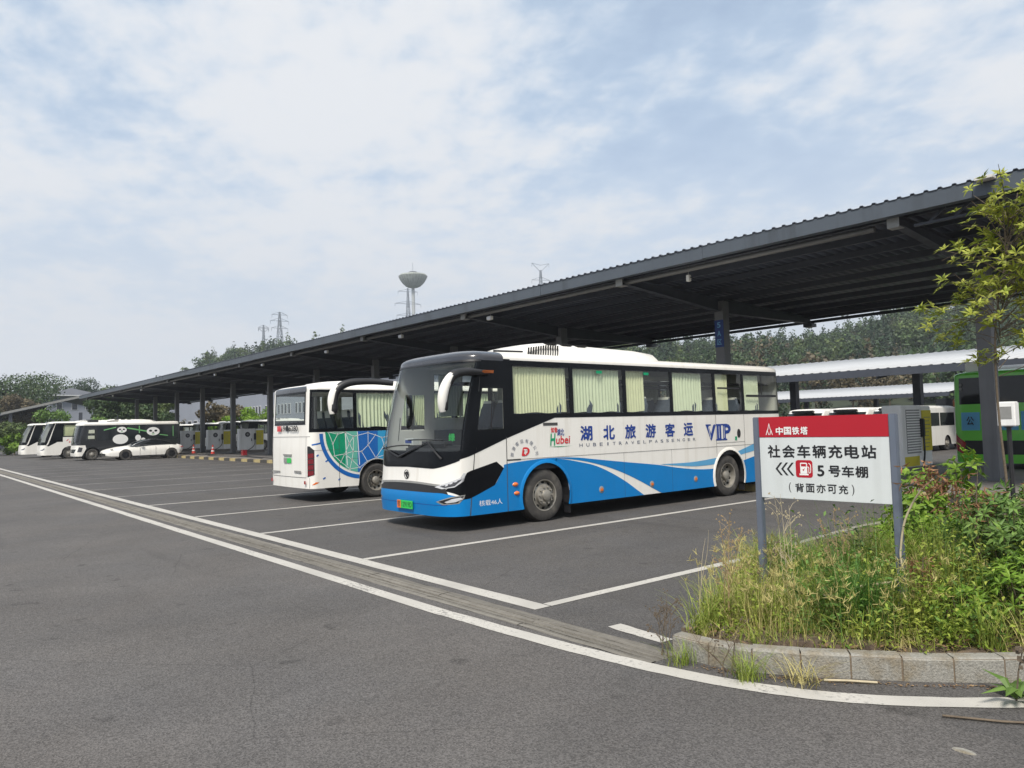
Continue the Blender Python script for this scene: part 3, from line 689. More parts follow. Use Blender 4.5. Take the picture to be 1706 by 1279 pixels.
    def fit_wheels(s, rear_dish=True, alloy=False, rimmat='rim'):
        h = s.W/2; R = s.wr
        for wi, yw in enumerate(s.wheels):
            dish = wi == 1 and rear_dish
            tw = .28; t = MB().lathe([(R*.60, -tw/2), (R*.66, -tw/2-.008), (R*.86, -tw/2-.012), (R*.96, -tw/2+.012), (R, -tw/2+.05), (R, -.045), (R*.975, -.04), (R*.975, -.03), (R, -.025), (R, .025), (R*.975, .03), (R*.975, .04), (R, .045), (R, tw/2-.05), (R*.96, tw/2-.012), (R*.86, tw/2+.012), (R*.66, tw/2+.008), (R*.60, tw/2)], 40, 'x', closed=True)
            tm = t.mesh('tyre'); shade(tm, 30); tm.materials.append(K['rubber'])
            r = MB(); x0 = tw/2
            if not dish: prof = [(R*.61, x0-.02), (R*.60, x0+.006), (R*.56, x0), (R*.54, x0-.07), (R*.40, x0-.03), (R*.385, x0+.02), (R*.22, x0+.035), (R*.20, x0+.07), (R*.13, x0+.085), (.001, x0+.085)]
            else: prof = [(R*.61, x0-.02), (R*.60, x0+.006), (R*.56, x0), (R*.53, x0-.10), (R*.40, x0-.13), (R*.36, x0-.12), (R*.24, x0-.11), (R*.22, x0-.03), (R*.14, x0-.01), (.001, x0-.01)]
            r.lathe(prof, 36, 'x')
            xb = (x0+.028) if not dish else x0-.105
            for k in range(10):
                a = 2*math.pi*k/10; r.lathe([(.001, xb+.035), (.017, xb+.032), (.019, xb)], 8, 'x', (0, R*.31*math.cos(a), R*.31*math.sin(a)))
            r.cur = 1
            xh = (x0-.052) if not dish else x0-.112
            for k in range(10):
                a = 2*math.pi*(k+.5)/10; r.lathe([(.001, xh+.012), (.030, xh+.011), (.032, xh-.02)], 10, 'x', (0, R*.475*math.cos(a), R*.475*math.sin(a)))
            rm = r.mesh('rim'); shade(rm, 35); rm.materials.append(K[rimmat]); rm.materials.append(K['rim_dark'])
            for sg in (1, -1):
                w = link('wheel', tm, None, s.root, (sg*(h-.05-tw/2), yw, R), (0, 0, 0 if sg > 0 else math.pi))
                link('rim', rm, None, w)
        return s
    def ac(s, y0, y1, hw=.85, z1=.33, m='white'):
        z0 = s.zs+s.hr-.10; zt = s.zs+s.hr+z1-.10
        sec = [(y0, .02), (y0+.25, .45), (y0+.75, .93), (y0+1.0, 1.0), ((y0+y1)/2, .95), (y1-.8, .88), (y1-.25, .75), (y1-.06, .35), (y1, .0)]
        vs = []; n = 0; pr = [(-1, 0), (-.97, .5), (-.88, .85), (-.75, 1), (-.3, 1.04), (.3, 1.04), (.75, 1), (.88, .85), (.97, .5), (1, 0)]
        for y, k in sec:
            for a, b in pr: vs.append((a*hw*(.9+.1*k), y, z0+(zt-z0)*b*max(k, .02)))
        k = len(pr); fs = [(i*k+j, i*k+j+1, (i+1)*k+j+1, (i+1)*k+j) for i in range(len(sec)-1) for j in range(k-1)]
        mb = MB().add(vs, fs+[tuple(range(k)), tuple(range((len(sec)-1)*k, len(sec)*k))[::-1]])
        o = mb.build('air_conditioner', K[m], s.root, smooth=35)
        for sg in (1, -1):
            for i in range(13):
                y = y0+.45+i*.062; t = min(1, (y-y0)/.9); zz_ = z0+(zt-z0)*(.28+.18*t); hh = .04+.06*t
                xs = sg*hw*.982
                MB().add([(xs-.02*sg, y-.014, zz_-hh), (xs-.02*sg, y+.014, zz_-hh), (xs-.07*sg+.055*sg, y+.05, zz_+hh*1.15), (xs-.07*sg+.055*sg, y+.022, zz_+hh*1.15)], [(0,1,2,3)]).build('vent_slot', K['rim_dark'], o, fix=False) if False else None
                MB().bar((sg*(hw*.985), y, zz_-hh), (sg*(hw*.955), y+.045, zz_+hh*1.2), .016, .03, (1,0,0)).build('vent_slot', K['rim_dark'], o)
            for i in range(3):
                for j in range(2): MB().cbox((sg*hw*(.80-.25*j), y0+1.15+i*.42+.1*j, zt-.018+.012*j), (.13, .27, .03)).build('roof_vent', K['rim_dark'], o, bevel=.005)
        return o
    def curtain(s, y0, y1, side, z0, z1, m='curtain', inset=.075, wl=.085):
        n = max(4, int((y1-y0)/.016)); h = s.W/2-inset; V = []
        ph = rnd.uniform(0, 6); wl *= rnd.uniform(.7, 1.5); am = rnd.uniform(.020, .034)
        for i in range(n+1):
            y = y0+(y1-y0)*i/n
            a = am*math.sin(2*math.pi*(y-y0)/wl+ph+1.4*math.sin(y*5.3+ph))+.012*math.sin(y*2.3+ph)
            V.append((side*(h+a), y, z0+.01*math.sin(y*9+ph))); V.append((side*(h-.012+a*.55), y+.01*math.sin(y*20), z1))
        F = [(2*i, 2*i+2, 2*i+3, 2*i+1) for i in range(n)]
        o = MB().add(V, F).build('curtain', K[m], s.root, fix=False); o.data.polygons.foreach_set('use_smooth', [True]*n); return o
    def seats(s, ys, sides=(-1, 1)):
        sb = MB(); sb.add([(-.22,0,.45),(.22,0,.45),(.22,.10,.45),(-.22,.10,.45),(-.21,.16,1.0),(.21,.16,1.0),(.21,.26,1.0),(-.21,.26,1.0),(-.14,.20,1.16),(.14,.20,1.16),(.14,.27,1.16),(-.14,.27,1.16)],
               [(0,1,2,3),(0,4,5,1),(1,5,6,2),(2,6,7,3),(3,7,4,0),(4,8,9,5),(5,9,10,6),(6,10,11,7),(7,11,8,4),(8,11,10,9)]); sb.box((-.22,-.42,.36), (.22,.10,.50))
        sm = sb.mesh('seat'); sm.materials.append(K['seat'])
        hc = MB().add([(-.15,.185,.98),(.15,.185,.98),(.15,.262,.98),(-.15,.262,.98),(-.145,.192,1.175),(.145,.192,1.175),(.145,.278,1.175),(-.145,.278,1.175)], [(0,1,5,4),(1,2,6,5),(2,3,7,6),(3,0,4,7),(4,5,6,7)]).mesh('headrest_cover'); hc.materials.append(K['seat_white'])
        for y in ys:
            for sg in sides:
                for xx in (.98, .50):
                    o = link('seat', sm, None, s.root, (sg*xx, y, 1.10)); link('headrest_cover', hc, None, o)
    def mirror(s, side, path, m1='white', head=None):
        """arm + drooping mirror head following path points (local)"""
        P = smooth_poly([tuple(q) for q in path], 6); n = len(P); rs = [.052+.030*min(1, i/(n*.55)) for i in range(n)]
        rs[-1] = .03; rs[-2] = .055
        mb = MB(); b = 0; prev = None
        A = MB().tube(P, rs, 10); A.v = [tuple(v) for v in A.v]
        arm = A.build('mirror_arm', K['satin_black'], s.root, smooth=50)
        i0 = int(n*.50)
        shell_pts = P[i0:]; k = len(shell_pts)
        S2 = MB().tube([Vector(q)+Vector((.012*side, -.030, 0)) for q in shell_pts], [.036+.050*math.sin(math.pi*min(1, .15+.75*i/(k-1))) for i in range(k)], 10)
        S2.build('mirror_cover', K[m1], arm, smooth=50); return arm
# ------------------------------------------------------------------ hero coach
c = Coach('coach', 'white and blue tour coach with black front cap and blue lettering along its side', 'coach', (-11.39, 7.0, 0), 0, 10.22, wheels=(2.15, 7.83), wr=.475, arch=.59, rx=.74, ry=.42, bow=.07)
pf = c.pf; WINS = [1.38, 2.85, 4.34, 5.82, 7.34, 8.48, 10.06]; SILL, HEAD = 1.94, 2.82
pw = c.pc-.16; dw0, dw1 = pf(.58), pf(1.18)
op = [(-pw, pw, 1.36, 2.88)]
for sg in (1, -1):
    a, b = sorted((sg*pf(WINS[0]+.04), sg*pf(WINS[-1]-.03))); op.append((a, b, SILL, HEAD))
    a, b = sorted((sg*dw0, sg*dw1)); op.append((a, b, 1.70, 2.40))
c.shell(K['white'], op); c.underbody(); c.fit_wheels()
# glazing frames
def rect(a, b, z0, z1): return [(a, z0), (b, z0), (b, z1), (a, z1)]
fr = [rect(pf(1.36), pf(10.10), 1.875, SILL+.012), rect(pf(1.36), pf(10.10), HEAD-.012, 2.905), rect(pf(1.36), pf(WINS[0]+.05), SILL, HEAD), rect(pf(WINS[-1]-.05), pf(10.10), SILL, HEAD)]
for y in WINS[1:-1]: fr.append(rect(pf(y-.055), pf(y+.055), SILL, HEAD))
wf = c.patch('window_frame', fr, K['gloss_black'], both=True, off=.004)
for sg in (1, -1):
    for a, b in zip(WINS, WINS[1:]):
        q = rect(pf(a+.05), pf(b-.05), SILL+.005, HEAD-.005)
        c.patch('window_pane', [q if sg > 0 else [(-u, v) for u, v in q][::-1]], K['glass'], off=.001, smooth=False, flat=True)
fb = c.patch('window_bar', [rect(pf(8.62), pf(9.95), 2.28, 2.335), rect(pf(9.27), pf(9.31), 2.33, HEAD), rect(pf(7.48), pf(8.36), 2.46, 2.50)], K['satin_black'], off=.005, both=True)
c.patch('windscreen', rect(-pw-.02, pw+.02, 1.34, 2.90), K['windshield'], off=.004)
c.patch('door_window', rect(dw0-.01, dw1+.01, 1.69, 2.41), K['glass'], off=.004, both=True)
c.patch('door_window_bar', rect(pf(.88), pf(.905), 1.70, 2.40), K['satin_black'], off=.006, both=True)
pd = pf(.45)
# black surround of windscreen, driver door and lower front panel
zdw = 1.262+(1.53-1.262)*(.58-.45)/.80
blk = [rect(pw-.02, dw0, 1.36, 2.92), rect(dw1, pf(1.375), 1.70, 2.92), rect(dw0, dw1, 2.40, 2.92), [(pw-.02, 1.21), (pd, 1.262), (dw0, zdw), (dw0, 1.36), (pw-.02, 1.36)],
       [(dw0, zdw), (pf(1.25), 1.53), (pf(1.375), 1.568), (pf(1.375), 1.70), (dw1, 1.70), (dw0, 1.70)], [(pf(1.374), 1.568), (pf(2.42), 1.878), (pf(1.374), 1.878)]]
c.patch('black_panel', blk, K['gloss_black'], both=True, off=.0035)
top = [(t, 1.075-.02*min(1, abs(t)/.9)+.135*max(0, (abs(t)-.75)/(pw-.77))**1.5) for t in np.linspace(-pw+.02, pw-.02, 31)]
c.patch('lower_screen_panel', [top+[(pw-.02, 1.36), (-pw+.02, 1.36)]], K['gloss_black'], off=.0035)
pcap = pf(1.22)
c.patch('roof_cap', rect(-pcap, pcap, 2.885, c.zs+.985), K['dark_grey'], off=.007)
c.patch('cap_lip', rect(-pw-.1, pw+.1, 2.86, 2.895), K['satin_black'], off=.012)
# blue front skirt, grille, lamps
bl = lambda t: .665 if abs(t) < 1.0 else .665-.10*min(1, (abs(t)-1.0)/.45)
blue_front = [(t, .27) for t in np.linspace(-pd, pd, 41)]+[(t, bl(t)) for t in np.linspace(pd, -pd, 41)]
c.patch('blue_bumper', [blue_front], K['blue'], off=.004)
c.patch('bumper_crease', [[(t, .455) for t in np.linspace(-1.1, 1.1, 21)]+[(t, .463) for t in np.linspace(1.1, -1.1, 21)]], K['navy_text'], off=.006)
g0 = [(t, bl(t)-.004) for t in np.linspace(-1.12, 1.12, 25)]+[(t, .80-.04*abs(t)**2) for t in np.linspace(1.05, -1.05, 25)]
c.patch('grille', [g0], K['satin_black'], off=.006)
c.patch('chrome_strip', [[(t, .80-.04*abs(t)**2) for t in np.linspace(-1.0, 1.0, 25)]+[(t, .835-.04*abs(t)**2) for t in np.linspace(1.0, -1.0, 25)]], K['bracket'], off=.009)
wedge = [[(1.04, .70), (1.12, .745), (1.33, .83), (pd-.07, .985), (pd, 1.012), (pf(1.01), 1.14), (pf(1.17), 1.02), (pf(.96), .74), (pd, .555), (pd-.12, .545), (1.35, .60), (1.22, .655)]]
c.patch('lamp_surround', wedge, K['gloss_black'], off=.0055, both=True)
hl = [(.84, .755), (1.10, .835), (1.30, .905), (pd-.13, .985), (pd-.09, .975), (pd-.12, .85), (1.22, .755), (1.0, .725)]
for sg in (1, -1):
    f = lambda q: [q] if sg > 0 else [[(-a, b) for a, b in q][::-1]]
    h_ = c.patch('headlight', f(hl), K['lens'], off=.010)
    inn = [(.95, .765), (1.12, .81), (1.32, .885), (pd-.15, .958), (pd-.16, .868), (1.22, .775), (1.05, .745)]
    c.patch('lamp_bowl', f(inn), K['lamp_dark'], off=.013, parent=h_)
    for i in range(5):
        t = 1.06+.075*i; zc = .785+.033*i
        if t < pd-.2: c.patch('led', f([(t, zc-.018), (t+.045, zc-.004), (t+.05, zc+.03), (t+.008, zc+.014)]), K['lens'], off=.016, parent=h_)
    fg = c.patch('fog_lamp', f([(.88, .515), (1.18, .60), (1.40, .625), (pd-.10, .565), (1.30, .485), (1.02, .465)]), K['bracket'], off=.008)
    c.patch('fog_bezel', f([(.94, .520), (1.18, .585), (1.38, .607), (pd-.15, .56), (1.28, .50), (1.05, .485)]), K['satin_black'], off=.011, parent=fg)
    c.patch('fog_lens', f([(1.06, .515), (1.20, .565), (1.33, .585), (1.36, .555), (1.25, .515), (1.10, .497)]), K['lens'], off=.015, parent=fg)
# number plate
MB().box((-.25, -.070, .355), (.25, -.062, .495)).build('number_plate', K['plate_green'], c.root)
MB().box((-.25, -.0725, .355), (-.13, -.0705, .495)).build('plate_band', K['orange'], c.root)
text_obj('plate_lettering', '鄂', .085, .095, (-.235, -.0735, .378), (1,0,0), (0,0,1), K['black_text'], c.root, bold=.0)
text_obj('plate_lettering', '12919D', .33, .085, (-.10, -.0725, .383), (1,0,0), (0,0,1), K['black_text'], c.root, bold=.0)
# emblem on the front
em = MB().lathe([(.072, -.006), (.082, 0), (.072, .006)], 28, 'y', (0, 0, 0), closed=True); em.bar((-.04, 0, .02), (.03, 0, -.06), .012, .02, (0,1,0)); em.bar((-.05, 0, .03), (.05, 0, .03), .012, .016, (0,1,0)); em.bar((0, 0, .045), (.055, 0, -.02), .012, .016, (0,1,0))
em.build('emblem', K['alloy_dark'], c.root, loc=(0, -.022, .945))
# swooshes along the side (both sides)
def ycurve(pts): return [(pf(a), b) for a, b in pts]
def aspline(xs, zs, n=40):
    q = smooth_poly(list(zip(xs, zs)), 6); return q
topA = aspline([1.17,1.25,1.56,2.1,2.62,3.02,3.44,4.32,5.32,5.93,6.63,7.30,7.83,8.35,8.9,9.6,10.0], [1.075,1.09,1.115,1.14,1.135,1.11,1.06,.96,.85,.76,.685,.665,.70,.785,.88,1.02,1.10])
def cut_arch(zl, y):
    for yw in c.wheels:
        if abs(y-yw) < c.arch: zl = max(zl, c.wr+math.sqrt(c.arch**2-(y-yw)**2)+.001)
    return zl
def band(fa, fb, y0, y1, n=90):
    ys_ = list(np.linspace(y0, y1, n+1))
    for yw in c.wheels:
        for sg in (-1, 1): ys_ += [yw+sg*(c.arch+.0005), yw+sg*(c.arch-.0005)]+[yw+sg*c.arch*math.cos(t) for t in np.linspace(.08, 1.5, 14)]
    ys_ = sorted(t for t in set(ys_) if y0 <= t <= y1); q = []
    for ya, yb_ in zip(ys_, ys_[1:]):
        b0, b1 = cut_arch(fb(ya), ya), cut_arch(fb(yb_), yb_); a0, a1 = fa(ya), fa(yb_)
        if a0 <= b0 and a1 <= b1: continue
        q.append([(pf(ya), min(b0, a0)), (pf(yb_), min(b1, a1)), (pf(yb_), max(a1, b1)), (pf(ya), max(a0, b0))])
    return q
def fn(pts):
    xs = [a for a, _ in pts]; zs = [b for _, b in pts]; return lambda y: float(np.interp(y, xs, zs))
A = fn(topA)
Wt = fn(aspline([2.4,2.62,3.02,3.43,3.86,4.31,4.76,5.05,5.36,5.6], [1.125,1.112,1.06,.98,.87,.72,.54,.41,.27,.15]))
Wb = fn(aspline([2.4,2.62,3.02,3.43,3.86,4.30,4.66,4.94,5.1], [1.122,1.10,1.03,.94,.78,.57,.36,.20,.10]))
bot = lambda y: .268
def side_patch(name, q, m, off=.0045):
    if q: c.patch(name, q, m, both=True, off=off, flat=True, smooth=False)
qA = [[(pf(.45), .268), (pf(1.0), .268), (pf(1.0), .785), (pf(.96), .74), (pf(.45), .555)], [(pf(.998), .268), (pf(1.174), .268), (pf(1.174), 1.03), (pf(.998), .775)]]
c.patch('blue_livery', qA, K['blue'], both=True, off=.0042, flat=True)
side_patch('blue_livery', band(A, lambda y: max(bot(y), Wt(y)) if 2.4 < y < 5.42 else bot(y), 1.172, 10.0), K['blue'])
side_patch('blue_livery', band(Wb, bot, 2.4, 4.86), K['blue'])
LBt = fn(aspline([5.37,6.31,6.86,7.44,7.93,8.43,8.89,9.5,10.0], [.862,.85,.87,.91,.96,1.07,1.18,1.38,1.6])); LBb = fn(aspline([5.37,6.30,6.85,7.43,7.93,8.30,8.88,9.5,10.0], [.86,.77,.752,.775,.84,.93,1.01,1.16,1.3]))
side_patch('light_blue_stripe', band(LBt, LBb, 5.37, 10.0), K['sky_blue'], .0048)
# wheel arch lips
for yw in c.wheels:
    for sg in (1, -1):
        R = c.arch; n = 20; A_ = [math.radians(-20+220*i/n) for i in range(n+1)]; vs = []
        for a in A_:
            for (rr, xx) in ((R-.004, .0), (R-.004, .022), (R+.045, .016), (R+.06, .003)): vs.append((sg*(c.W/2+xx), yw+rr*math.cos(a), max(.27, c.wr+rr*math.sin(a))))
        MB().add(vs, [(i*4+j, i*4+j+1, (i+1)*4+j+1, (i+1)*4+j) for i in range(n) for j in range(3)]).build('wheel_arch_lip', K['blue'] if yw < 4 else K['white'], c.root, smooth=40)
        MB().box((sg*(c.W/2-.05)-.13, yw+R+.01, .10), (sg*(c.W/2-.05)+.02 if sg > 0 else -(c.W/2-.05)+.13, yw+R+.03, .30)).build('mudflap', K['satin_black'], c.root)
# seams, hatch, lamps
seam = [rect(pf(.43), pf(.45), .27, 2.60), rect(pf(1.235), pf(1.25), .27, 1.55), rect(pf(1.25), pf(10.1), 1.150, 1.157), rect(pf(7.36), pf(7.37), .7, 1.87), rect(pf(8.475), pf(8.485), .60, 1.87), rect(pf(7.37), pf(8.48), 1.228, 1.235), rect(pf(1.25), pf(1.56), 1.14, 1.163)]
for y in (4.25, 5.75): seam.append(rect(pf(y), pf(y+.006), .27, 1.15))
c.patch('panel_seam', seam, K['seam'], off=.0058, both=True, flat=True)
for y, z, m in ((3.58, .47, 'orange'), (5.08, .47, 'orange'), (6.55, .48, 'orange')):
    for sg in (1, -1):
        o = MB().lathe([(.001, .004), (.060, .004), (.066, 0), (.066, -.01)], 18, 'x').build('side_marker', K['bracket'], c.root, smooth=40, loc=(sg*(c.W/2+.008), y, z), rot=(0, 0, 0 if sg > 0 else math.pi))
        MB().cbox((.008, 0, 0), (.012, .062, .05)).build('lens', K[m], o, bevel=.004)
for y, z, h_ in ((1.42, .72, .05), (1.45, .565, .035)):
    for sg in (1, -1): MB().lathe([(.001, .03), (.03, .025), (.05, .01), (.055, 0)], 16, 'x').build('indicator', K['orange'], c.root, smooth=60, loc=(sg*(c.W/2+.004), y, z)).scale = (sg, 1.2, .7)
for sg in (1, -1): MB().lathe([(.001, .004), (.07, .004), (.08, 0)], 20, 'x').build('vent', K['satin_black'], c.root, loc=(sg*(c.W/2+.006), 8.25, 1.43)).scale = (sg, .9, 1.3)
c.patch('badge', rect(pf(8.09), pf(8.17), 1.27, 1.36), K['green_text'], off=.006, flat=True)
# lettering
for i, ch in enumerate('湖北旅游客运'): c.text('lettering', ch, pf(3.05+.628*i), 1.425, .33, .285, K['navy_text'], bold=.03)
for i, ch in enumerate('HUBEITRAVELPASSENGER'): c.text('lettering', ch, pf(3.02+.1835*i)+(.03 if ch == 'I' else 0), 1.315, .035 if ch == 'I' else .085, .062, K['grey_text'], bold=.0)
for i, (ch, w) in enumerate((('V', .36), ('I', .17), ('P', .30))):
    x = pf(6.99+(.0, .40, .64)[i]); c.text('lettering', ch, x, 1.295, w, .36, K['navy_text'], bold=.035)
    c.patch('lettering', [rect(x-.01, x+w*.5, 1.63, 1.66)] if ch == 'V' else [rect(x-.04, x+w*(1.2 if ch == 'I' else .5), 1.63, 1.66), rect(x-.04, x+w*(1.2 if ch == 'I' else .5), 1.288, 1.318)], K['navy_text'], off=.006, flat=True)
    c.patch('lettering_inline', [[(x+w*.22, 1.60), (x+w*.27, 1.60), (x+w*.46, 1.36), (x+w*.43, 1.34)] if ch == 'V' else rect(x+w*(.44 if ch == 'I' else .10), x+w*(.54 if ch == 'I' else .15), 1.34, 1.61)], K['white_text'], off=.0085, flat=True)
c.text('lettering', '核载46人', pf(.62), .41, .50, .095, K['white_text'], bold=.0)
c.patch('notice_sticker', rect(pf(2.11), pf(2.47), 1.735, 1.785), K['seam'], off=.006, flat=True)
c.text('lettering', '知音', pf(2.30), 1.60, .16, .10, K['red_text'], bold=.03); c.text('lettering', '湖北', pf(2.45), 1.54, .18, .13, K['navy_text'], bold=.02); c.text('lettering', 'H', pf(2.27), 1.36, .14, .23, K['green_text'], bold=.03, shear=.15)
c.text('lettering', 'ubei', pf(2.42), 1.39, .36, .15, K['red_text'], bold=.015, shear=.1); c.patch('lettering', [[(pf(2.22), 1.345), (pf(2.5), 1.335), (pf(2.84), 1.345), (pf(2.5), 1.348)]], K['green_text'], off=.006, flat=True)
c.text('lettering', 'D', pf(1.58), 1.205, .19, .155, K['red_text'], bold=.05, shear=.2); c.text('lettering', 'T', pf(1.63), 1.225, .08, .10, K['white_text'], bold=.02, off=.0075)
for i, ch in enumerate('旅游客运有限公司'):
    a = math.radians(172-164*i/7); me = text_mesh(ch, .0); V = np.array([v.co[:] for v in me.vertices]); V = (V-(V.min(0)+V.max(0))/2)*.075/.95; ro = a-math.pi/2; R_ = .29
    W = [c.S(pf(1.65)+R_*math.cos(a)+x*math.cos(ro)-y*math.sin(ro), 1.205+R_*.92*math.sin(a)+x*math.sin(ro)+y*math.cos(ro))+Vector((.006,0,0)) for x, y, _ in V]
    me.vertices.foreach_set('co', np.array([tuple(q) for q in W]).ravel()); me.update(); me.materials.clear(); link('lettering', me, K['grey_text'], c.root)
# mirrors, wipers
c.mirror(1, [(1.20,.90,2.665), (1.30,.62,2.665), (1.36,.30,2.66), (1.37,.06,2.60), (1.36,-.08,2.40), (1.35,-.13,2.18), (1.34,-.12,2.00)])
MB().add([(1.235,.98,2.65),(1.30,.66,2.64),(1.335,.68,2.69),(1.25,.98,2.70)], [(0,1,2,3)]).build('mirror_indicator', K['orange'], c.root, fix=False).location = (.035, 0, .012)
c.mirror(-1, [(-1.15,.42,2.62), (-1.30,.05,2.66), (-1.42,-.35,2.64), (-1.47,-.58,2.52), (-1.48,-.66,2.30), (-1.47,-.66,2.05)])
for (pa, va, pb, vb) in ((-.25, 1.24, -.95, 1.43), (-.25, 1.24, .62, 1.50), (.98, 1.22, .60, 1.52)):
    A_ = [c.S(pa+(pb-pa)*t, va+(vb-va)*t)+c.N(pa+(pb-pa)*t, va+(vb-va)*t)*.035 for t in np.linspace(0, 1, 7)]
    w_ = MB().tube(A_, [.022, .017, .014, .012, .01, .01, .008], 6).build('wiper', K['satin_black'], c.root, smooth=60)
B_ = [c.S(t, 1.45-.06*(t-.1)**2)+c.N(t, 1.45)*.022 for t in np.linspace(-1.05, .05, 9)]; MB().tube(B_, .012, 6).build('wiper_blade', K['satin_black'], c.root)
B_ = [c.S(t, 1.545-.05*(t-.4)**2)+c.N(t, 1.5)*.022 for t in np.linspace(.0, .95, 9)]; MB().tube(B_, .012, 6).build('wiper_blade', K['satin_black'], c.root)
# roof unit, interior
c.ac(1.70, 6.12, hw=.86)
MB().tube([(.95, 1.25, 3.09), (.98, 1.9, 3.10)], .02, 6).build('roof_rail', K['satin_black'], c.root)
c.seats([2.4+.82*i for i in range(9)])
MB().box((-1.1, .62, 1.0), (1.1, 1.0, 1.42)).box((-.55, .58, 1.40), (.3, .85, 1.50)).build('dashboard', K['cabin'], c.root, bevel=.05)
st = MB(); st.lathe([(.20, -.012), (.215, 0), (.20, .012), (.185, 0)], 26, 'z', closed=True); st.bar((-.2,0,0), (.2,0,0), .02); st.tube([(0,0,-.02),(0,-.06,-.35)], .03, 8)
st.build('steering_wheel', K['satin_black'], c.root, smooth=50, loc=(.62, 1.18, 1.52), rot=(.5, 0, 0))
o = MB().box((-.26, 0, 0), (.26, .5, .16)).box((-.25, .42, .1), (.25, .58, .85)).build('driver_seat', K['seat'], c.root, bevel=.05, loc=(.62, 1.45, 1.12))
MB().box((-1.17, 1.36, 1.10), (-.2, 1.40, 1.70)).build('partition', K['cabin'], c.root)
MB().tube([(.1, 1.40, 1.1), (.1, 1.40, 2.95)], .022, 8).build('grab_pole', K['chrome'], c.root)
MB().box((-.85, .47, 1.445), (-.55, .60, 1.56)).build('route_card', K['seat_white'], c.root); MB().box((-.82, .465, 1.47), (-.6, .469, 1.53)).build('card_print', K['navy_text'], c.root)
text_obj('sticker_lettering', '绿', .20, .14, (.42, .60, 1.50), (1,0,0), (0,0,1), K['plate_green'], c.root, bold=.05)
MB().box((-1.15, 1.2, 2.90), (1.15, 10.0, 2.93)).build('ceiling_lining', K['offwhite'], c.root)
for sg in (1, -1):
    MB().box((sg*.72-.26, 1.5, 2.58), (sg*.72+.26, 10.0, 2.62)).build('luggage_rack', K['cabin'], c.root)
for (a, b, m) in ((1.44, 2.78, 'curtain'), (2.93, 4.27, 'curtain_pale'), (4.42, 5.02, 'curtain'), (5.90, 6.95, 'curtain_pale'), (7.50, 7.98, 'curtain'), (8.62, 9.25, 'curtain_pale')): c.curtain(a, b, 1, SILL+.03, HEAD-.02, m)
for a, b in ((1.5, 2.1), (3.0, 3.7), (4.4, 5.6), (6.0, 7.2), (7.5, 8.3), (8.7, 9.9)): c.curtain(a, b, -1, SILL+.03, HEAD-.02, 'curtain_pale')
for y in (3.55, 4.95): c.patch('exit_sticker', rect(pf(y), pf(y+.16), 2.72, 2.775), K['green_text'], off=.003, flat=True)
# rear face
pm = c.P
c.patch('rear_window', [rect(pm-.95, pm-.001, 1.85, 2.75)], K['dark_glass'], off=.005, both=True)
for sg in (1, -1):
    q = rect(pm-1.12, pm-.98, .75, 1.35); c.patch('tail_light', [q if sg > 0 else [(-a, b) for a, b in q][::-1]], K['red'], off=.010)
HERO = c
# ------------------------------------------------------------------ generic coach dressing
def dress(c, wins, sill, head, front='black', door=True, panes='glass', curtains=(), frame='gloss_black', body='white', rear=True, seats=None, ws0=1.36, band0=None, extra=()):
    pf = c.pf; pw = c.pc-.14; zs = c.zs
    op = [(-pw, pw, ws0, zs-.04)] if front else []
    for sg in (1, -1):
        a, b = sorted((sg*pf(wins[0]+.04), sg*pf(wins[-1]-.03))); op.append((a, b, sill, head))
    op += list(extra); c.shell(K[body], op); c.underbody(); c.fit_wheels()
    b0 = sill-.06 if band0 is None else band0
    fr = [rect(pf(wins[0]-.02), pf(wins[-1]+.02), b0, sill+.012), rect(pf(wins[0]-.02), pf(wins[-1]+.02), head-.012, zs-.005), rect(pf(wins[0]-.02), pf(wins[0]+.05), sill, head), rect(pf(wins[-1]-.05), pf(wins[-1]+.02), sill, head)]
    for y in wins[1:-1]: fr.append(rect(pf(y-.05), pf(y+.05), sill, head))
    c.patch('window_frame', fr, K[frame], both=True, off=.004, flat=True)
    for sg in (1, -1):
        for a, b in zip(wins, wins[1:]):
            q = rect(pf(a+.045), pf(b-.045), sill+.005, head-.005)
            c.patch('window_pane', [q if sg > 0 else [(-u, v) for u, v in q][::-1]], K[panes], off=.001, smooth=False, flat=True)
    if front:
        c.patch('windscreen', rect(-pw-.02, pw+.02, ws0-.02, zs-.02), K['windshield'], off=.004)
        MB().box((-1.05, .62, .98), (1.05, 1.0, ws0+.02)).build('dashboard', K['cabin'], c.root, bevel=.04)
        MB().box((-c.W/2+.06, wins[0]-.05, 1.10), (c.W/2-.06, wins[0]-.03, 2.0)).build('partition', K['cabin'], c.root)
    if seats: c.seats(seats)
    for (a, b, sg, m) in curtains: c.curtain(a, b, sg, sill+.03, head-.02, m)
def black_cab(c, wins, zd0, zd1, zlow=1.10, ws0=1.36, win=True):
    """black A-pillar, driver window area and lower screen, like a modern coach"""
    pf = c.pf; pw = c.pc-.16; pd = pf(.50); y1 = wins[0]-.005
    c.patch('black_panel', [rect(pw, pf(y1), ws0, c.zs-.005), [(pw, zlow+.02), (pd, zd0), (pf(y1), zd1), (pf(y1), ws0), (pw, ws0)]], K['gloss_black'], both=True, off=.004)
    c.patch('lower_screen_panel', rect(-pw, pw, zlow, ws0), K['gloss_black'], off=.004)
    if win: c.patch('door_window', rect(pf(.70), pf(y1-.10), 1.72, 2.40), K['dark_glass'], both=True, off=.007, flat=True)
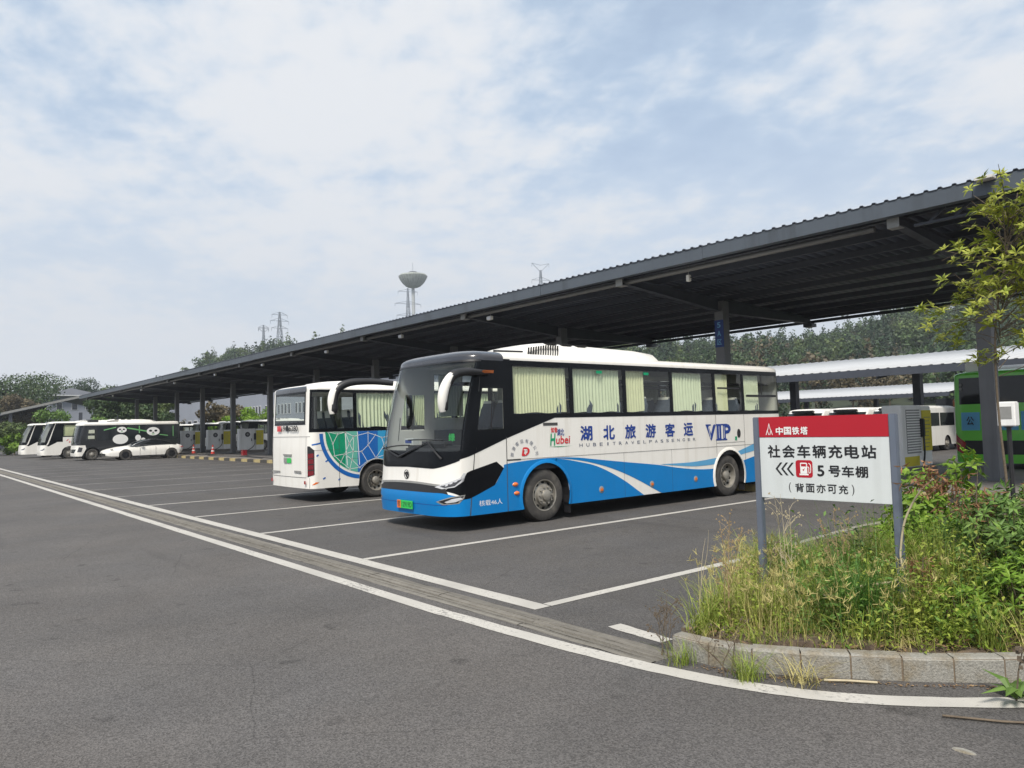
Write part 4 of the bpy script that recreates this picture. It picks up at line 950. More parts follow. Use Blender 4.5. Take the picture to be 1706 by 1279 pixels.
def lamps(c, z=.85):
    for sg in (1, -1):
        q = [(.80, z-.09), (1.15, z), (c.pc-.12, z+.10), (c.pc-.10, z-.04), (1.15, z-.13), (.9, z-.13)]
        h_ = c.patch('headlight', [q if sg > 0 else [(-a, b) for a, b in q][::-1]], K['lens'], off=.008)
        q = [(.92, z-.09), (1.15, z-.03), (c.pc-.16, z+.05), (c.pc-.16, z-.04), (1.15, z-.11)]
        c.patch('lamp_bowl', [q if sg > 0 else [(-a, b) for a, b in q][::-1]], K['lamp_dark'], off=.011, parent=h_)

K['tail_red'] = mat('tail_red', (.16, .008, .014), .25, coat=.5)
# ---- white coach parked nose-in, its rear towards the road
Lw = 8.7
w = Coach('coach', 'white coach parked nose-in, tail to the road, green and blue globe pattern on its side', 'coach', (-18.36, 7.76+Lw, 0), math.pi, Lw, wheels=(1.95, Lw-1.86), wr=.44, arch=.54, zb=.34, zs=2.76, hr=.15)
wy = lambda Y: Lw-(Y-7.76)                     # world Y -> local y
WW = [1.45, 2.9, 4.35, 5.8, wy(9.0), wy(7.79)+.02]
dress(w, WW, 1.78, 2.70, extra=[(w.P-.90, w.P+1, 1.95, 2.67), (-w.P-1, -w.P+.90, 1.95, 2.67)], seats=[2.3+.8*i for i in range(7)], band0=1.71, curtains=[(WW[3]+.1, WW[4]-.08, -1, 'curtain_pale'), (WW[2]+.1, WW[3]-.1, -1, 'curtain'), (WW[1]+.1, WW[2]-.1, -1, 'curtain_pale'), (3.1, 4.1, 1, 'curtain'), (6.6, 7.2, 1, 'curtain_pale')])
black_cab(w, WW, 1.2, 1.5); lamps(w)
w.ac(1.6, wy(8.30), hw=.86, z1=.24)
K['dec_green'] = mat('decal_green', (.0, .26, .13), .35, coat=.4, var=.06, vs=2); K['dec_teal'] = mat('decal_teal', (.12, .42, .33), .35, coat=.4); K['dec_blue'] = mat('decal_blue', (.01, .12, .42), .35, coat=.4, var=.05, vs=2); K['dec_cyan'] = mat('decal_cyan', (.03, .30, .56), .35, coat=.4)
gy, gz, gR = wy(9.22), 1.71, 1.20
def npf(y): return -w.pf(y)
def gband(r0, r1, a0, a1, m, off, n=40, name='globe_pattern'):
    q = []
    for i in range(n):
        A = [a0+(a1-a0)*i/n, a0+(a1-a0)*(i+1)/n]
        pts = [(gy-r*math.cos(a), gz-r*math.sin(a)) for a, r in ((A[0], r0), (A[1], r0), (A[1], r1), (A[0], r1))]
        pts = [(-w.pf(y) , max(z, w.zb+.01)) for y, z in pts]
        yc = gy-(r0+r1)/2*math.cos(sum(A)/2); zc = gz-(r0+r1)/2*math.sin(sum(A)/2)
        if math.hypot(yc-w.wheels[1], zc-w.wr) < w.arch+.02 or zc < w.zb+.02: continue
        q.append(pts)
    if q: w.patch(name, q, m, off=off, flat=True, smooth=False)
# local y grows toward the tail, tail is on the left when seen from outside
gband(-gR, -1.10, math.pi, 0, K['dec_blue'], .005) if False else None
def inarch(y, z): return (y-w.wheels[1])**2+(z-w.wr)**2 < (w.arch+.01)**2
def cells(test, m, off, step=.03):
    q = []; y = gy-1.25
    while y < gy+1.25:
        z = w.zb+.02
        while z < 1.705:
            yc, zc = y+step/2, z+step/2
            if test(yc, zc) and not inarch(yc, zc): q.append([(-w.pf(y+step), z), (-w.pf(y), z), (-w.pf(y), min(z+step, 1.705)), (-w.pf(y+step), min(z+step, 1.705))])
            z += step
        y += step
    return q
def sector(y_lo, y_hi, m, r=1.04, n=24):
    """vertical slice of the disc between two local y values (crisp arc below)"""
    q = []
    for i in range(n):
        ya, yb_ = y_lo+(y_hi-y_lo)*i/n, y_lo+(y_hi-y_lo)*(i+1)/n
        def low(y):
            d = r*r-(y-gy)**2; z = gz-math.sqrt(d) if d > 0 else gz
            da = (w.arch+.02)**2-(y-w.wheels[1])**2
            if da > 0: z = max(z, w.wr+math.sqrt(da))
            return max(min(z, 1.705), w.zb)
        za, zb_ = low(ya), low(yb_)
        if za >= 1.70 and zb_ >= 1.70: continue
        q.append([(-w.pf(yb_), zb_), (-w.pf(ya), za), (-w.pf(ya), 1.706), (-w.pf(yb_), 1.706)])
    if q: w.patch('globe_pattern', q, m, off=.005, flat=True, smooth=False)
sector(gy+.50, gy+1.04, K['dec_green']); sector(gy+.16, gy+.50, K['dec_teal']); sector(gy-.42, gy+.16, K['dec_blue']); sector(gy-.75, gy-.42, K['dec_cyan']); sector(gy-1.04, gy-.75, K['dec_blue'])
ring = []
for i in range(60):
    a, b = math.radians(2+176*i/60), math.radians(2+176*(i+1)/60)
    m_ = (gy+1.15*math.cos((a+b)/2), gz-1.15*math.sin((a+b)/2))
    if inarch(*m_) or m_[1] < w.zb+.05: continue
    ring.append([(-w.pf(gy+r*math.cos(t)), min(1.705, gz-r*math.sin(t))) for r, t in ((1.20, a), (1.20, b), (1.10, b), (1.10, a))])
for part_ in ([q for q in ring if q[0][0] < -w.pf(w.wheels[1])], [q for q in ring if q[0][0] >= -w.pf(w.wheels[1])]):
    if part_: w.patch('globe_ring', part_, K['dec_blue'], off=.005, flat=True, smooth=False)
lines = []
rl = random.Random(5); nodes = []
for i in range(26):
    for _ in range(40):
        a, r_ = rl.uniform(0, math.pi), 1.02*math.sqrt(rl.uniform(.02, 1)); p = (gy+r_*math.cos(a), gz-r_*math.sin(a))
        if all(math.hypot(p[0]-q[0], p[1]-q[1]) > .20 for q in nodes) and not inarch(*p): nodes.append(p); break
def lineq(a, b, wd):
    d = Vector(b)-Vector(a); n = Vector((-d.y, d.x)).normalized()*wd/2
    q = [(a[0]+n.x, a[1]+n.y), (b[0]+n.x, b[1]+n.y), (b[0]-n.x, b[1]-n.y), (a[0]-n.x, a[1]-n.y)]
    return [(-w.pf(y), min(z, 1.705)) for y, z in q]
for i, a in enumerate(nodes):
    near = sorted(nodes, key=lambda q: math.hypot(a[0]-q[0], a[1]-q[1]))[1:4]
    for b in near:
        if (a < b or a not in sorted(nodes, key=lambda q: math.hypot(b[0]-q[0], b[1]-q[1]))[1:4]) and not inarch((a[0]+b[0])/2, (a[1]+b[1])/2): lines.append(lineq(a, b, .012))
    lines.append([(-w.pf(a[0]+.024*math.cos(t)), min(1.705, a[1]+.024*math.sin(t))) for t in np.linspace(0, 2*math.pi, 9)[:-1]][::-1])
for yy in (gy+.5, gy+.16): lines.append(lineq((yy, 1.70), (yy-.05, gz-.85), .02))
w.patch('globe_lines', lines, K['white_text'], off=.0065, flat=True, smooth=False)
for (Y, z, l) in ((7.95, 1.42, .22), (8.22, 1.0, .07), (7.98, 1.14, .05), (8.15, .58, .06), (8.55, .53, .05)):
    w.patch('globe_pattern', [lineq((wy(Y-l/2), z-.02), (wy(Y+l/2), z+.02), .035)], K['dec_blue'], off=.005, flat=True)
w.patch('red_mark', [[(-w.pf(wy(7.84)), .43), (-w.pf(wy(7.90)), .43), (-w.pf(wy(8.02)), .49), (-w.pf(wy(7.93)), .495)]], K['orange'], off=.005, flat=True)
sm_ = [rect(-w.pf(wy(7.775)), -w.pf(wy(7.785)), .35, 2.7), rect(-w.pf(wy(8.55)), -w.pf(wy(8.56)), .35, 1.70), rect(-w.pf(wy(7.78)), -w.pf(wy(8.56)), 1.262, 1.268), rect(-w.pf(wy(8.56)), -w.pf(wy(9.1)), 1.02, 1.026)]
w.patch('panel_seam', sm_, K['seam'], off=.006, flat=True)
# tail of the white coach
PM = w.P
def rp(x, z): return ((PM-x) if x >= 0 else -(PM+x), z)       # x measured across the tail, local
w.patch('rear_window', [rect(PM-.93, PM-.0005, 1.92, 2.70)], K['windshield'], off=.006, both=True)
w.patch('rear_window_frame', [rect(PM-.95, PM-.89, 1.90, 2.72), rect(PM-.95, PM-.0005, 1.90, 1.96), rect(PM-.95, PM-.0005, 2.66, 2.72)], K['gloss_black'], off=.008, both=True)
w.patch('roof_cap', [rect(PM-.98, PM-.0005, 2.715, w.zs+.30)], K['dark_grey'], off=.006, both=True)
w.patch('rear_seam', [rect(PM-1.16, PM-.0005, 1.600, 1.608), rect(PM-1.02, PM-.0005, .600, .610), rect(PM-1.02, PM-1.012, .60, 1.6), rect(PM-.96, PM-.0005, 1.905, 1.918)], K['seam'], off=.006, both=True)
for sg in (1, -1):
    f = lambda q: [q] if sg > 0 else [[(-a, b) for a, b in q][::-1]]
    t_ = w.patch('tail_light', f([(PM-1.15, 1.37), (PM-1.27, 1.27), (PM-1.27, .68), (PM-1.08, .62), (PM-1.08, 1.37)]), K['satin_black'], off=.008)
    for z in (.66, .80, .94, 1.08): w.patch('lamp_segment', f([(PM-1.25, z+.01), (PM-1.10, z-.01), (PM-1.10, z+.105), (PM-1.25, z+.12)]), K['tail_red'], off=.012, parent=t_)
MB().box((-.22, Lw+.012, .95), (.22, Lw+.020, 1.07)).build('number_plate', K['plate_green'], w.root); MB().box((.02, Lw+.0205, .95), (.22, Lw+.0225, 1.07)).build('plate_band', K['bracket'], w.root)
MB().box((-.24, Lw-.01, 1.13), (.24, Lw+.03, 1.17)).build('plate_lamp', K['bracket'], w.root)
MB().box((-.16, Lw+.002, .715), (.22, Lw+.012, .765)).build('badge', K['bracket'], w.root, loc=(-.62, 0, 0)); MB().box((.5, Lw+.002, .70), (1.0, Lw+.012, .735)).build('vent_strip', K['bracket'], w.root)
text_obj('lettering', '19●6280', 1.0, .15, (.35, Lw+.016, 1.745), (-1,0,0), (0,0,1), K['black_text'], w.root, bold=.03)
MB().box((.42, Lw+.010, 1.745), (.52, Lw+.014, 1.885)).box((.54, Lw+.010, 1.745), (.64, Lw+.014, 1.885)).build('red_print', K['red_text'], w.root)
for sg in (1, -1): MB().box((sg*1.02-.03, Lw+.005, .45), (sg*1.02+.03, Lw+.02, .53)).build('reflector', K['red'], w.root)
MB().cbox((.15, Lw-.12, 2.80), (.10, .09, .05)).build('rear_camera', K['satin_black'], w.root)

# ---- two white coaches and the panda bus at the far end of the row
def mid_coach(label, X, Y, L, zs=2.85):
    c = Coach('coach', label, 'coach', (X-1.2, Y, 0), 0, L, W=2.4, wheels=(1.95, L-2.2), wr=.45, arch=.55, zb=.32, zs=zs, hr=.14, rake=.62)
    ws = [1.5+((L-1.7)/5)*i for i in range(6)]
    dress(c, ws, 1.80, 2.72, curtains=[(ws[0]+.1, ws[1]-.1, 1, 'curtain'), (ws[1]+.1, ws[2]-.4, 1, 'curtain_pale'), (ws[3], ws[4], 1, 'curtain')])
    black_cab(c, ws, 1.02, 1.56, zlow=1.12); lamps(c, .82)
    pw = c.pc-.16
    # white arched pillar sweeping from roof to bumper
    st_ = [(pw+.30-.02*k, 2.84-.10*k) if False else (pw+.06+.26*(1-((2.84-z)/1.75)**2)**.5 if z > 1.09 else pw+.06, z) for k, z in enumerate(np.linspace(2.84, 1.10, 22))]
    q = [(a, z) for a, z in st_]+[(a+.10, z) for a, z in st_[::-1]]
    c.patch('white_pillar', [q], K['white'], both=True, off=.009)
    c.ac(2.2, 5.2, hw=.8, z1=.2); return c
b1 = mid_coach('white coach with pale curtains parked beside the black panda bus', -69, 9.0, 8.6)
b1.patch('red_mark', [[(b1.pf(1.70), 1.40), (b1.pf(1.82), 1.52), (b1.pf(1.90), 1.60), (b1.pf(1.86), 1.46)], [(b1.pf(1.9), 1.28), (b1.pf(2.02), 1.28), (b1.pf(2.0), 1.44)]], K['red_text'], off=.006, flat=True)
b2 = mid_coach('white coach at the far end of the parked row beside the bushes', -76, 8.5, 8.4, 2.83)
K['van_black'] = mat('panda_black', (.014, .015, .018), .25, coat=.5)
p = Coach('bus', 'black minibus printed with white pandas and green bamboo, white front bumper', 'bus', (-61.2-1.15, 10.1, 0), 0, 7.2, W=2.3, wheels=(1.06, 5.6), wr=.42, arch=.52, zb=.28, zs=2.62, hr=.14, rake=.30, ry=.3)
pws = [1.45, 2.9, 4.3, 5.7, 6.95]
p.shell(K['van_black'], [(-p.pc+.14, p.pc-.14, 1.25, 2.58)]); p.underbody(); p.fit_wheels(rear_dish=False)
p.patch('windscreen', rect(-p.pc+.12, p.pc-.12, 1.23, 2.60), K['windshield'], off=.004); MB().box((-1.0, .5, .9), (1.0, .9, 1.3)).build('dashboard', K['cabin'], p.root); MB().box((-1.1, 1.3, .95), (1.1, 1.34, 2.5)).build('partition', K['offwhite'], p.root)
p.patch('white_bumper', [[(-p.pc-.10, .32), (p.pc+.10, .32), (p.pc+.36, .86), (p.pc+.30, 1.10), (-p.pc-.30, 1.10), (-p.pc-.36, .86)]], K['white'], off=.005)
p.patch('grille', [[(-.8, .55), (.8, .55), (1.0, .82), (-1.0, .82)]], K['gloss_black'], off=.008)
for sg in (1, -1):
    q = [(p.pc-.18, .62), (p.pc+.08, .62), (p.pc+.14, .92), (p.pc-.10, .98)]; p.patch('headlight', [q if sg > 0 else [(-a, b) for a, b in q][::-1]], K['lamp_dark'], off=.009)
p.patch('window_pane', [rect(p.pf(1.45), p.pf(6.95), 1.42, 2.45)], K['dark_glass'], off=.005, both=True, flat=True)
p.patch('cab_window', [rect(p.pf(.62), p.pf(1.32), 1.45, 2.30)], K['glass'], off=.006, both=True, flat=True); p.patch('cab_blind', [rect(p.pf(.75), p.pf(1.2), 1.55, 1.78), rect(p.pf(.75), p.pf(1.2), 1.95, 2.2)], K['offwhite'], off=.003, both=True, flat=True)
p.patch('roof_band', rect(-p.pf(7.0), p.pf(7.0), 2.53, p.zs+.985), K['white'], off=.006)
p.ac(1.6, 5.4, hw=.75, z1=.30); MB().box((-.35, 1.0, 2.66), (.35, 1.6, 2.95)).build('roof_box', K['satin_black'], p.root)
K['leaf_print'] = mat('bamboo_print', (.16, .42, .16), .4)
def disc(y, z, a, b, n=18): return [(p.pf(y+a*math.cos(t)), z+b*math.sin(t)) for t in np.linspace(0, 2*math.pi, n+1)[:-1]]
for (y, z, s_) in ((5.15, 2.0, .37), (3.0, 2.16, .26)):
    p.patch('panda_print', [disc(y, z, s_*1.25, s_*.85)], K['white_text'], off=.008, flat=True)
    p.patch('panda_print', [disc(y-s_*.5, z+s_*.12, s_*.30, s_*.22), disc(y+s_*.5, z+s_*.12, s_*.30, s_*.22), disc(y, z-s_*.22, s_*.18, s_*.12), disc(y-s_*1.15, z+s_*.75, s_*.36, s_*.28), disc(y+s_*1.15, z+s_*.75, s_*.36, s_*.28)], K['van_black'], off=.010, flat=True)
    p.patch('panda_print', [disc(y, z-s_*.55, s_*.32, s_*.10)], K['leaf_print'], off=.010, flat=True)
p.patch('panda_print', [disc(2.9, 1.47, .52, .36)], K['white_text'], off=.008, flat=True); p.patch('panda_print', [disc(4.1, 1.55, .20, .22), disc(4.45, 1.42, .15, .12)], K['white_text'], off=.008, flat=True)
def stalk(y0, z0, y1, z1, wd): return [(p.pf(y0), z0-wd), (p.pf(y1), z1-wd), (p.pf(y1), z1+wd), (p.pf(y0), z0+wd)]
p.patch('bamboo_print', [stalk(1.8, 2.16, 2.7, 2.38, .035), stalk(3.3, 2.30, 4.7, 2.02, .045), rect(p.pf(4.15), p.pf(4.22), 1.9, 2.44), stalk(5.6, 1.75, 6.2, 1.66, .03), rect(p.pf(6.55), p.pf(6.60), 1.6, 2.4)], K['leaf_print'], off=.0085, flat=True)

# ---- green city bus beyond the columns, tail towards the bays
K['bus_green'] = mat('bus_green', (.15, .62, .05), .3, coat=.5, var=.05, vs=1.5)
K['ad_blue'] = mat('ad_blue', (.10, .38, .60), .4)
g = Coach('bus', 'bright green city bus with dark rear window behind the last canopy column', 'bus', (-7.65, 24.5+10.4, 0), math.pi, 10.4, wheels=(2.3, 8.0), wr=.47, arch=.57, zb=.30, zs=2.85, hr=.16, rake=.2)
gw = [1.3, 2.8, 4.4, 6.0, 7.6, 9.2]
dress(g, gw, 1.55, 2.65, body='bus_green', curtains=()); GP = g.P
g.patch('rear_window', [rect(GP-1.06, GP-.0005, 2.02, 2.80)], K['dark_glass'], off=.006, both=True)
g.patch('rear_grille', [rect(GP-.95, GP-.0005, .55, .95)], K['satin_black'], off=.006, both=True)
for sg in (1, -1):
    q = [(GP-1.30, .70), (GP-1.0, .55), (GP-.92, .88), (GP-1.30, 1.22)]; q = q if sg > 0 else [(-a, b) for a, b in q][::-1]; t_ = g.patch('tail_light', [q], K['red'], off=.010)
    q = [(GP-1.02, 1.25), (GP-.52, 1.25), (GP-.52, 1.78), (GP-1.02, 1.78)]; q = q if sg > 0 else [(-a, b) for a, b in q][::-1]; g.patch('advert_panel', [q], K['ad_blue'], off=.008)
g.patch('advert_panel', [rect(GP-.45, GP-.0005, 1.25, 1.72)], K['ad_blue'], off=.007, both=True)
text_obj('lettering', '公', .20, .26, (.86, 10.435, 1.40), (-1,0,0), (0,0,1), K['black_text'], g.root, bold=.02); text_obj('lettering', '德', .24, .26, (-.05, 10.435, 1.40), (-1,0,0), (0,0,1), K['black_text'], g.root, bold=.02)
for z in (2.60, 2.48): MB().lathe([(.001, .02), (.035, .018), (.045, 0)], 14, 'y').build('top_lamp', K['bracket'], g.root, loc=(1.0, 10.36, z))
g.ac(2.0, 9.6, hw=.85, z1=.30)
MB().cbox((.78, 9.75, 3.12), (.42, .45, .36)).build('roof_box', K['white'], g.root, bevel=.04)

# ---- buses on the far side of the charging island, seen between the columns
def back_bus(label, X, Y, L, roof_white=True, body='white', H=2.75, name='bus'):
    c = Coach(name, label, 'bus', (X, Y, 0), 0, L, W=2.4, wheels=(1.9, L-2.1), wr=.44, arch=.54, zb=.3, zs=H, hr=.16, rake=.35)
    ws = [1.3+((L-1.5)/5)*i for i in range(6)]
    dress(c, ws, 1.62, 2.52, body=body); black_cab(c, ws, 1.05, 1.3, zlow=1.0, ws0=1.3, win=False); lamps(c, .8)
    c.ac(2.5, 6.0, hw=.85, z1=.24); return c
back_bus('white city bus with dark windows behind the charging posts, beside the far column', -98.0, 26.2, 9.0)
back_bus('white city bus partly hidden between two charging cabinets', -80.6, 26.4, 9.0)
back_bus('white bus with rounded white roof behind the charging posts between cones', -88.0, 26.0, 9.0)
bb = back_bus('white coach with long drooping mirrors behind the nearest charging posts of the row', -73.0, 26.0, 9.5)
for sg in (1, -1): bb.mirror(sg, [(sg*1.1,.6,2.65), (sg*1.25,.1,2.72), (sg*1.38,-.35,2.66), (sg*1.42,-.5,2.4), (sg*1.42,-.5,1.9)], 'satin_black')
# ---- white vans behind the sign: only roofs and dark mirrors show
def van(label, X, Y):
    c = Coach('van', label, 'van', (X, Y, 0), 0, 5.6, W=1.95, wheels=(.95, 4.3), wr=.34, arch=.40, zb=.28, zs=2.02, hr=.16, rake=.75, rz0=.85, bow=.10, ry=.35)
    pf_ = c.pf; c.shell(K['white'], [(-c.pc+.18, c.pc-.18, 1.15, 1.95)]); c.underbody(); c.fit_wheels(rear_dish=False)
    c.patch('windscreen', rect(-c.pc+.16, c.pc-.16, 1.13, 1.97), K['windshield'], off=.004); MB().box((-.85, .7, .6), (.85, 1.1, 1.12)).build('dashboard', K['cabin'], c.root)
    c.patch('window_pane', [rect(pf_(.95), pf_(1.9), 1.2, 1.82), rect(pf_(2.0), pf_(3.4), 1.2, 1.82), rect(pf_(3.5), pf_(5.2), 1.2, 1.82)], K['dark_glass'], off=.004, both=True, flat=True); lamps(c, .8)
    c.patch('bumper', rect(-c.pc+.1, c.pc-.1, .3, .55), K['satin_black'], off=.006)
    for sg in (1, -1):
        a = MB().bar((sg*.95, .75, 1.2), (sg*1.15, .62, 1.32), .06, .05).build('mirror_arm', K['satin_black'], c.root)
    MB().box((-.6, .55, 1.98), (.6, .75, 2.10)).build('roof_visor', K['satin_black'], c.root, bevel=.04)
    return c
van('white van behind the charging station sign, beside the coach tail', -19.9, 35); van('white van behind the charging station sign, middle one of three roofs', -17.7, 35); van('white van behind the charging station sign, next to the charging cabinet', -15.5, 35)
mb_ = van('small white and green van parked beyond the charging cabinet', -14.4, 41.5); mb_.patch('green_band', [rect(mb_.pf(.9), mb_.pf(5.3), .30, .95)], K['bus_green'], off=.005, both=True, flat=True)

# ------------------------------------------------------------------ white saloon car with black roof
car = tag(empty('car', (-58.95, 11.34, 0)), 'low white saloon car with black roof parked in front of the charging posts', 'car')
CL, CW = 5.2, .95
st = [(0,.40,.62,.62),(.10,.30,.72,.78),(.35,.24,.80,.88),(.9,.20,.92,.93),(1.7,.18,1.0,.95),(2.6,.18,1.02,.95),(3.6,.18,1.05,.95),(4.4,.20,1.06,.93),(4.9,.28,1.02,.86),(5.1,.40,.96,.78),(5.2,.55,.88,.70)]
vs = []; prf = [(-.86,0),(-.98,.12),(-1,.45),(-.97,.72),(-.86,.94),(-.5,1.0),(.5,1.0),(.86,.94),(.97,.72),(1,.45),(.98,.12),(.86,0)]
def stn(y):
    ys_ = [s_[0] for s_ in st]; return [float(np.interp(y, ys_, [s_[k] for s_ in st])) for k in (1, 2, 3)]
ysamp = sorted(set([s_[0] for s_ in st]+list(np.linspace(.78, 1.86, 17))+list(np.linspace(3.83, 4.93, 17))))
WR, WYS = .36, (1.32, 4.38)
for y in ysamp:
    z0, z1, hw = stn(y)
    for a, b in prf:
        z = z0+(z1-z0)*b
        for wy_ in WYS:
            if abs(y-wy_) < .42 and abs(a) > .8: z = max(z, WR+math.sqrt(.42**2-(y-wy_)**2))
        vs.append((a*hw, y, min(z, z1)))
k = len(prf); MB().add(vs, [(i*k+j, i*k+(j+1) % k, (i+1)*k+(j+1) % k, (i+1)*k+j) for i in range(len(ysamp)-1) for j in range(k)]+[tuple(range(k)), tuple(range((len(ysamp)-1)*k, len(ysamp)*k))[::-1]]).build('body', K['white'], car, smooth=40)
cs = [(1.55,.93,.72,.02),(2.0,1.16,.76,.1),(2.45,1.36,.74,.1),(3.0,1.45,.70,.1),(3.6,1.42,.68,.1),(4.2,1.26,.66,.1),(4.75,1.05,.66,.02)]
vs = []
for y, zt, hw, _ in cs:
    zb_ = stn(y)[1]-.05
    for a, b in ((-1.18,0),(-1.08,.55),(-.95,.9),(-.7,1),(.7,1),(.95,.9),(1.08,.55),(1.18,0)): vs.append((a*hw, y, zb_+(zt-zb_)*b))
k = 8; MB().add(vs, [(i*k+j, i*k+j+1, (i+1)*k+j+1, (i+1)*k+j) for i in range(len(cs)-1) for j in range(k-1)]+[tuple(range(k)), tuple(range((len(cs)-1)*k, len(cs)*k))[::-1]]).build('roof', K['dark_glass'], car, smooth=50)
tm = MB().lathe([(.24,-.11),(.33,-.115),(.36,-.08),(.36,.08),(.33,.115),(.24,.11)], 32, 'x', closed=True).mesh('wheel'); shade(tm, 35); tm.materials.append(K['rubber'])
rm_ = MB().lathe([(.25,.09),(.25,.105),(.235,.10),(.22,.04),(.06,.05),(.05,.10),(.001,.10)], 24, 'x')
for i in range(10): a = 2*math.pi*i/10; rm_.bar((.095, .04*math.cos(a), .04*math.sin(a)), (.10, .24*math.cos(a+.15), .24*math.sin(a+.15)), .028, .02)
rmm = rm_.mesh('rim'); shade(rmm, 40); rmm.materials.append(K['alloy_dark'])
for wy_ in WYS:
    for sg in (1, -1): o = link('wheel', tm, None, car, (sg*.85, wy_, .36), (0, 0, 0 if sg > 0 else math.pi)); link('rim', rmm, None, o)
    MB().box((-.72, wy_-.42, .25), (.72, wy_+.42, .8)).build('wheel_well', K['cabin'], car)
for sg in (1, -1):
    MB().add([(sg*.45,.05,.68),(sg*.90,.55,.80),(sg*.915,.55,.75),(sg*.5,.04,.62)], [(0,1,2,3)]).build('headlight', K['lamp_dark'], car, fix=False).location = (sg*.012, -.012, .01)
    MB().add([(sg*.93,2.35,.98),(sg*1.12,2.30,1.03),(sg*1.12,2.40,1.13),(sg*.93,2.45,1.08),(sg*.93,2.25,1.0),(sg*1.10,2.22,1.05)], [(0,1,2,3),(0,4,5,1)]).build('wing_mirror', K['gloss_black'], car, fix=False)
    MB().box((sg*.82-.06, 5.02, .80), (sg*.82+.06, 5.19, .86)).build('tail_light', K['red'], car)
    MB().box((sg*.955-.012, 1.75, .205), (sg*.955+.005, 3.95, .30)).build('sill', K['satin_black'], car)
for sg in (1, -1):
    MB().tube([(sg*(hw*1.0+.03), y, zt-.035) for y, zt, hw, _ in cs], .014, 6).build('window_trim', K['chrome'], car)
    MB().tube([(sg*(stn(y)[2]*.90), y, stn(y)[1]+.004) for y in np.linspace(1.6, 4.7, 9)], .012, 6).build('belt_trim', K['chrome'], car)
    for y in (2.25, 3.3, 4.2): MB().box((sg*.948-.006, y-.006, .32), (sg*.948+.006, y+.006, .92)).build('door_gap', K['seam'], car)
MB().box((-.75, .0, .36), (.75, .06, .50)).build('grille', K['satin_black'], car); MB().box((-.22, -.012, .46), (.22, .0, .56)).build('number_plate', K['bracket'], car)
# ------------------------------------------------------------------ charging posts, cones, cables
K['cab_white'] = mat('cabinet_white', (.80, .80, .78), .45, var=.05, vs=2, streak=((.33, .32, .29), 5, .3))
K['cab_yellow'] = mat('cabinet_yellow', (.62, .53, .03), .5, var=.06, vs=3)
K['cone_red'] = mat('cone_red', (.62, .05, .03), .5, var=.1, vs=5)
def charger(label, x, y, group=None, grille=False):
    e = tag(empty('charging_cabinet', (x, y, .15)), label, 'charger', group)
    MB().box((-.55, -.06, 0), (.06, 1.95, .22)).build('plinth', K['island'], e)
    MB().box((-.5, 0, .22), (0, 1.22, 1.86)).build('cabinet', K['cab_white'], e, bevel=.02)
    MB().box((-.5, 1.24, .22), (-.02, 1.90, 1.84)).build('side_cabinet', K['cab_white'], e, bevel=.02)
    pan = MB().box((-.02, 1.30, .62), (.006, 1.86, 1.72)).build('yellow_panel', K['cab_yellow'], e)
    for i in range(9): MB().box((.006, 1.36, .72+.10*i), (.009, 1.36+rnd.uniform(.28, .44), .735+.10*i)).build('print_line', K['grey_text'], pan)
    if grille:
        for i in range(16): MB().box((0, .30, .62+.070*i), (.016, 1.10, .655+.070*i)).build('louvre', K['cab_white'], e)
        MB().box((-.001, .27, .58), (.004, 1.13, 1.74)).build('louvre_recess', K['bracket'], e); MB().box((0, .1, .24), (.004, 1.0, .5)).build('yellow_notice', K['cab_yellow'], e)
    else:
        d = MB().box((0, .18, .30), (.012, 1.05, 1.78)).build('door', K['cab_white'], e, bevel=.006)
        MB().lathe([(.001, .03), (.14, .03), (.19, .015), (.19, 0)], 20, 'x').build('emblem', K['alloy_dark'], e, loc=(.012, .62, 1.42)); MB().lathe([(.001, .036), (.08, .036), (.085, .03)], 16, 'x').build('emblem_face', K['bracket'], e, loc=(.012, .62, 1.42))
        MB().box((.012, .90, .9), (.04, .95, 1.1)).build('handle', K['satin_black'], e)
    h = MB().box((-.02, 1.12, 1.0), (.09, 1.25, 1.5)).build('connector_holster', K['satin_black'], e, bevel=.02)
    pts = smooth_poly([(.06, 1.18, 1.1), (.10, 1.1, .6), (.25, .6, .25), (.6, -.4, .05), (1.0, -1.5, .04), (1.3, -2.6, .04), (1.0, -3.3, .05)], 5)
    MB().tube(pts, .024, 6).build('cable', K['satin_black'], e)
    return e
for i, x in enumerate((-72.3, -64.6, -57.2)):
    charger(['white charging cabinet with yellow panel nearest the white saloon car', 'white charging cabinet with yellow panel between the two traffic cones', 'white charging cabinet with yellow panel next to the white coach tail'][i], x, 20.35, 'charging cabinets beside the canopy columns')
charger('white louvred charging cabinet with yellow panel behind the sign', -8.6, 20.3, None, True)
for i, (x, y) in enumerate(((-61.9, 18.4), (-57.6, 18.5))):
    e = tag(empty('traffic_cone', (x, y, .15)), ['red and white traffic cone at the foot of a canopy column', 'red and white traffic cone standing in front of a charging cabinet'][i], 'cone', None)
    MB().box((-.2, -.2, 0), (.2, .2, .04)).build('base', K['satin_black'], e); MB().lathe([(.15, .04), (.035, .72), (.001, .72)], 18, 'z').build('cone', K['cone_red'], e, smooth=40)
    for z0 in (.22, .45): r0_ = .15-.115*(z0-.04)/.68; r1_ = .15-.115*(z0+.09-.04)/.68; MB().lathe([(r0_+.004, z0), (r1_+.004, z0+.09)], 18, 'z').build('white_band', K['white_text'], e)
e = tag(empty('extinguisher_box', (-51.4, 18.6, .15)), 'low red fire extinguisher box on the charging island', 'box')
MB().box((-.2, -.14, 0), (.2, .14, .36)).build('case', K['red'], e, bevel=.015); MB().box((-.21, -.15, .36), (.21, .15, .39)).build('lid', K['red'], e); MB().box((-.05, -.16, .26), (.05, -.14, .31)).build('latch', K['bracket'], e)
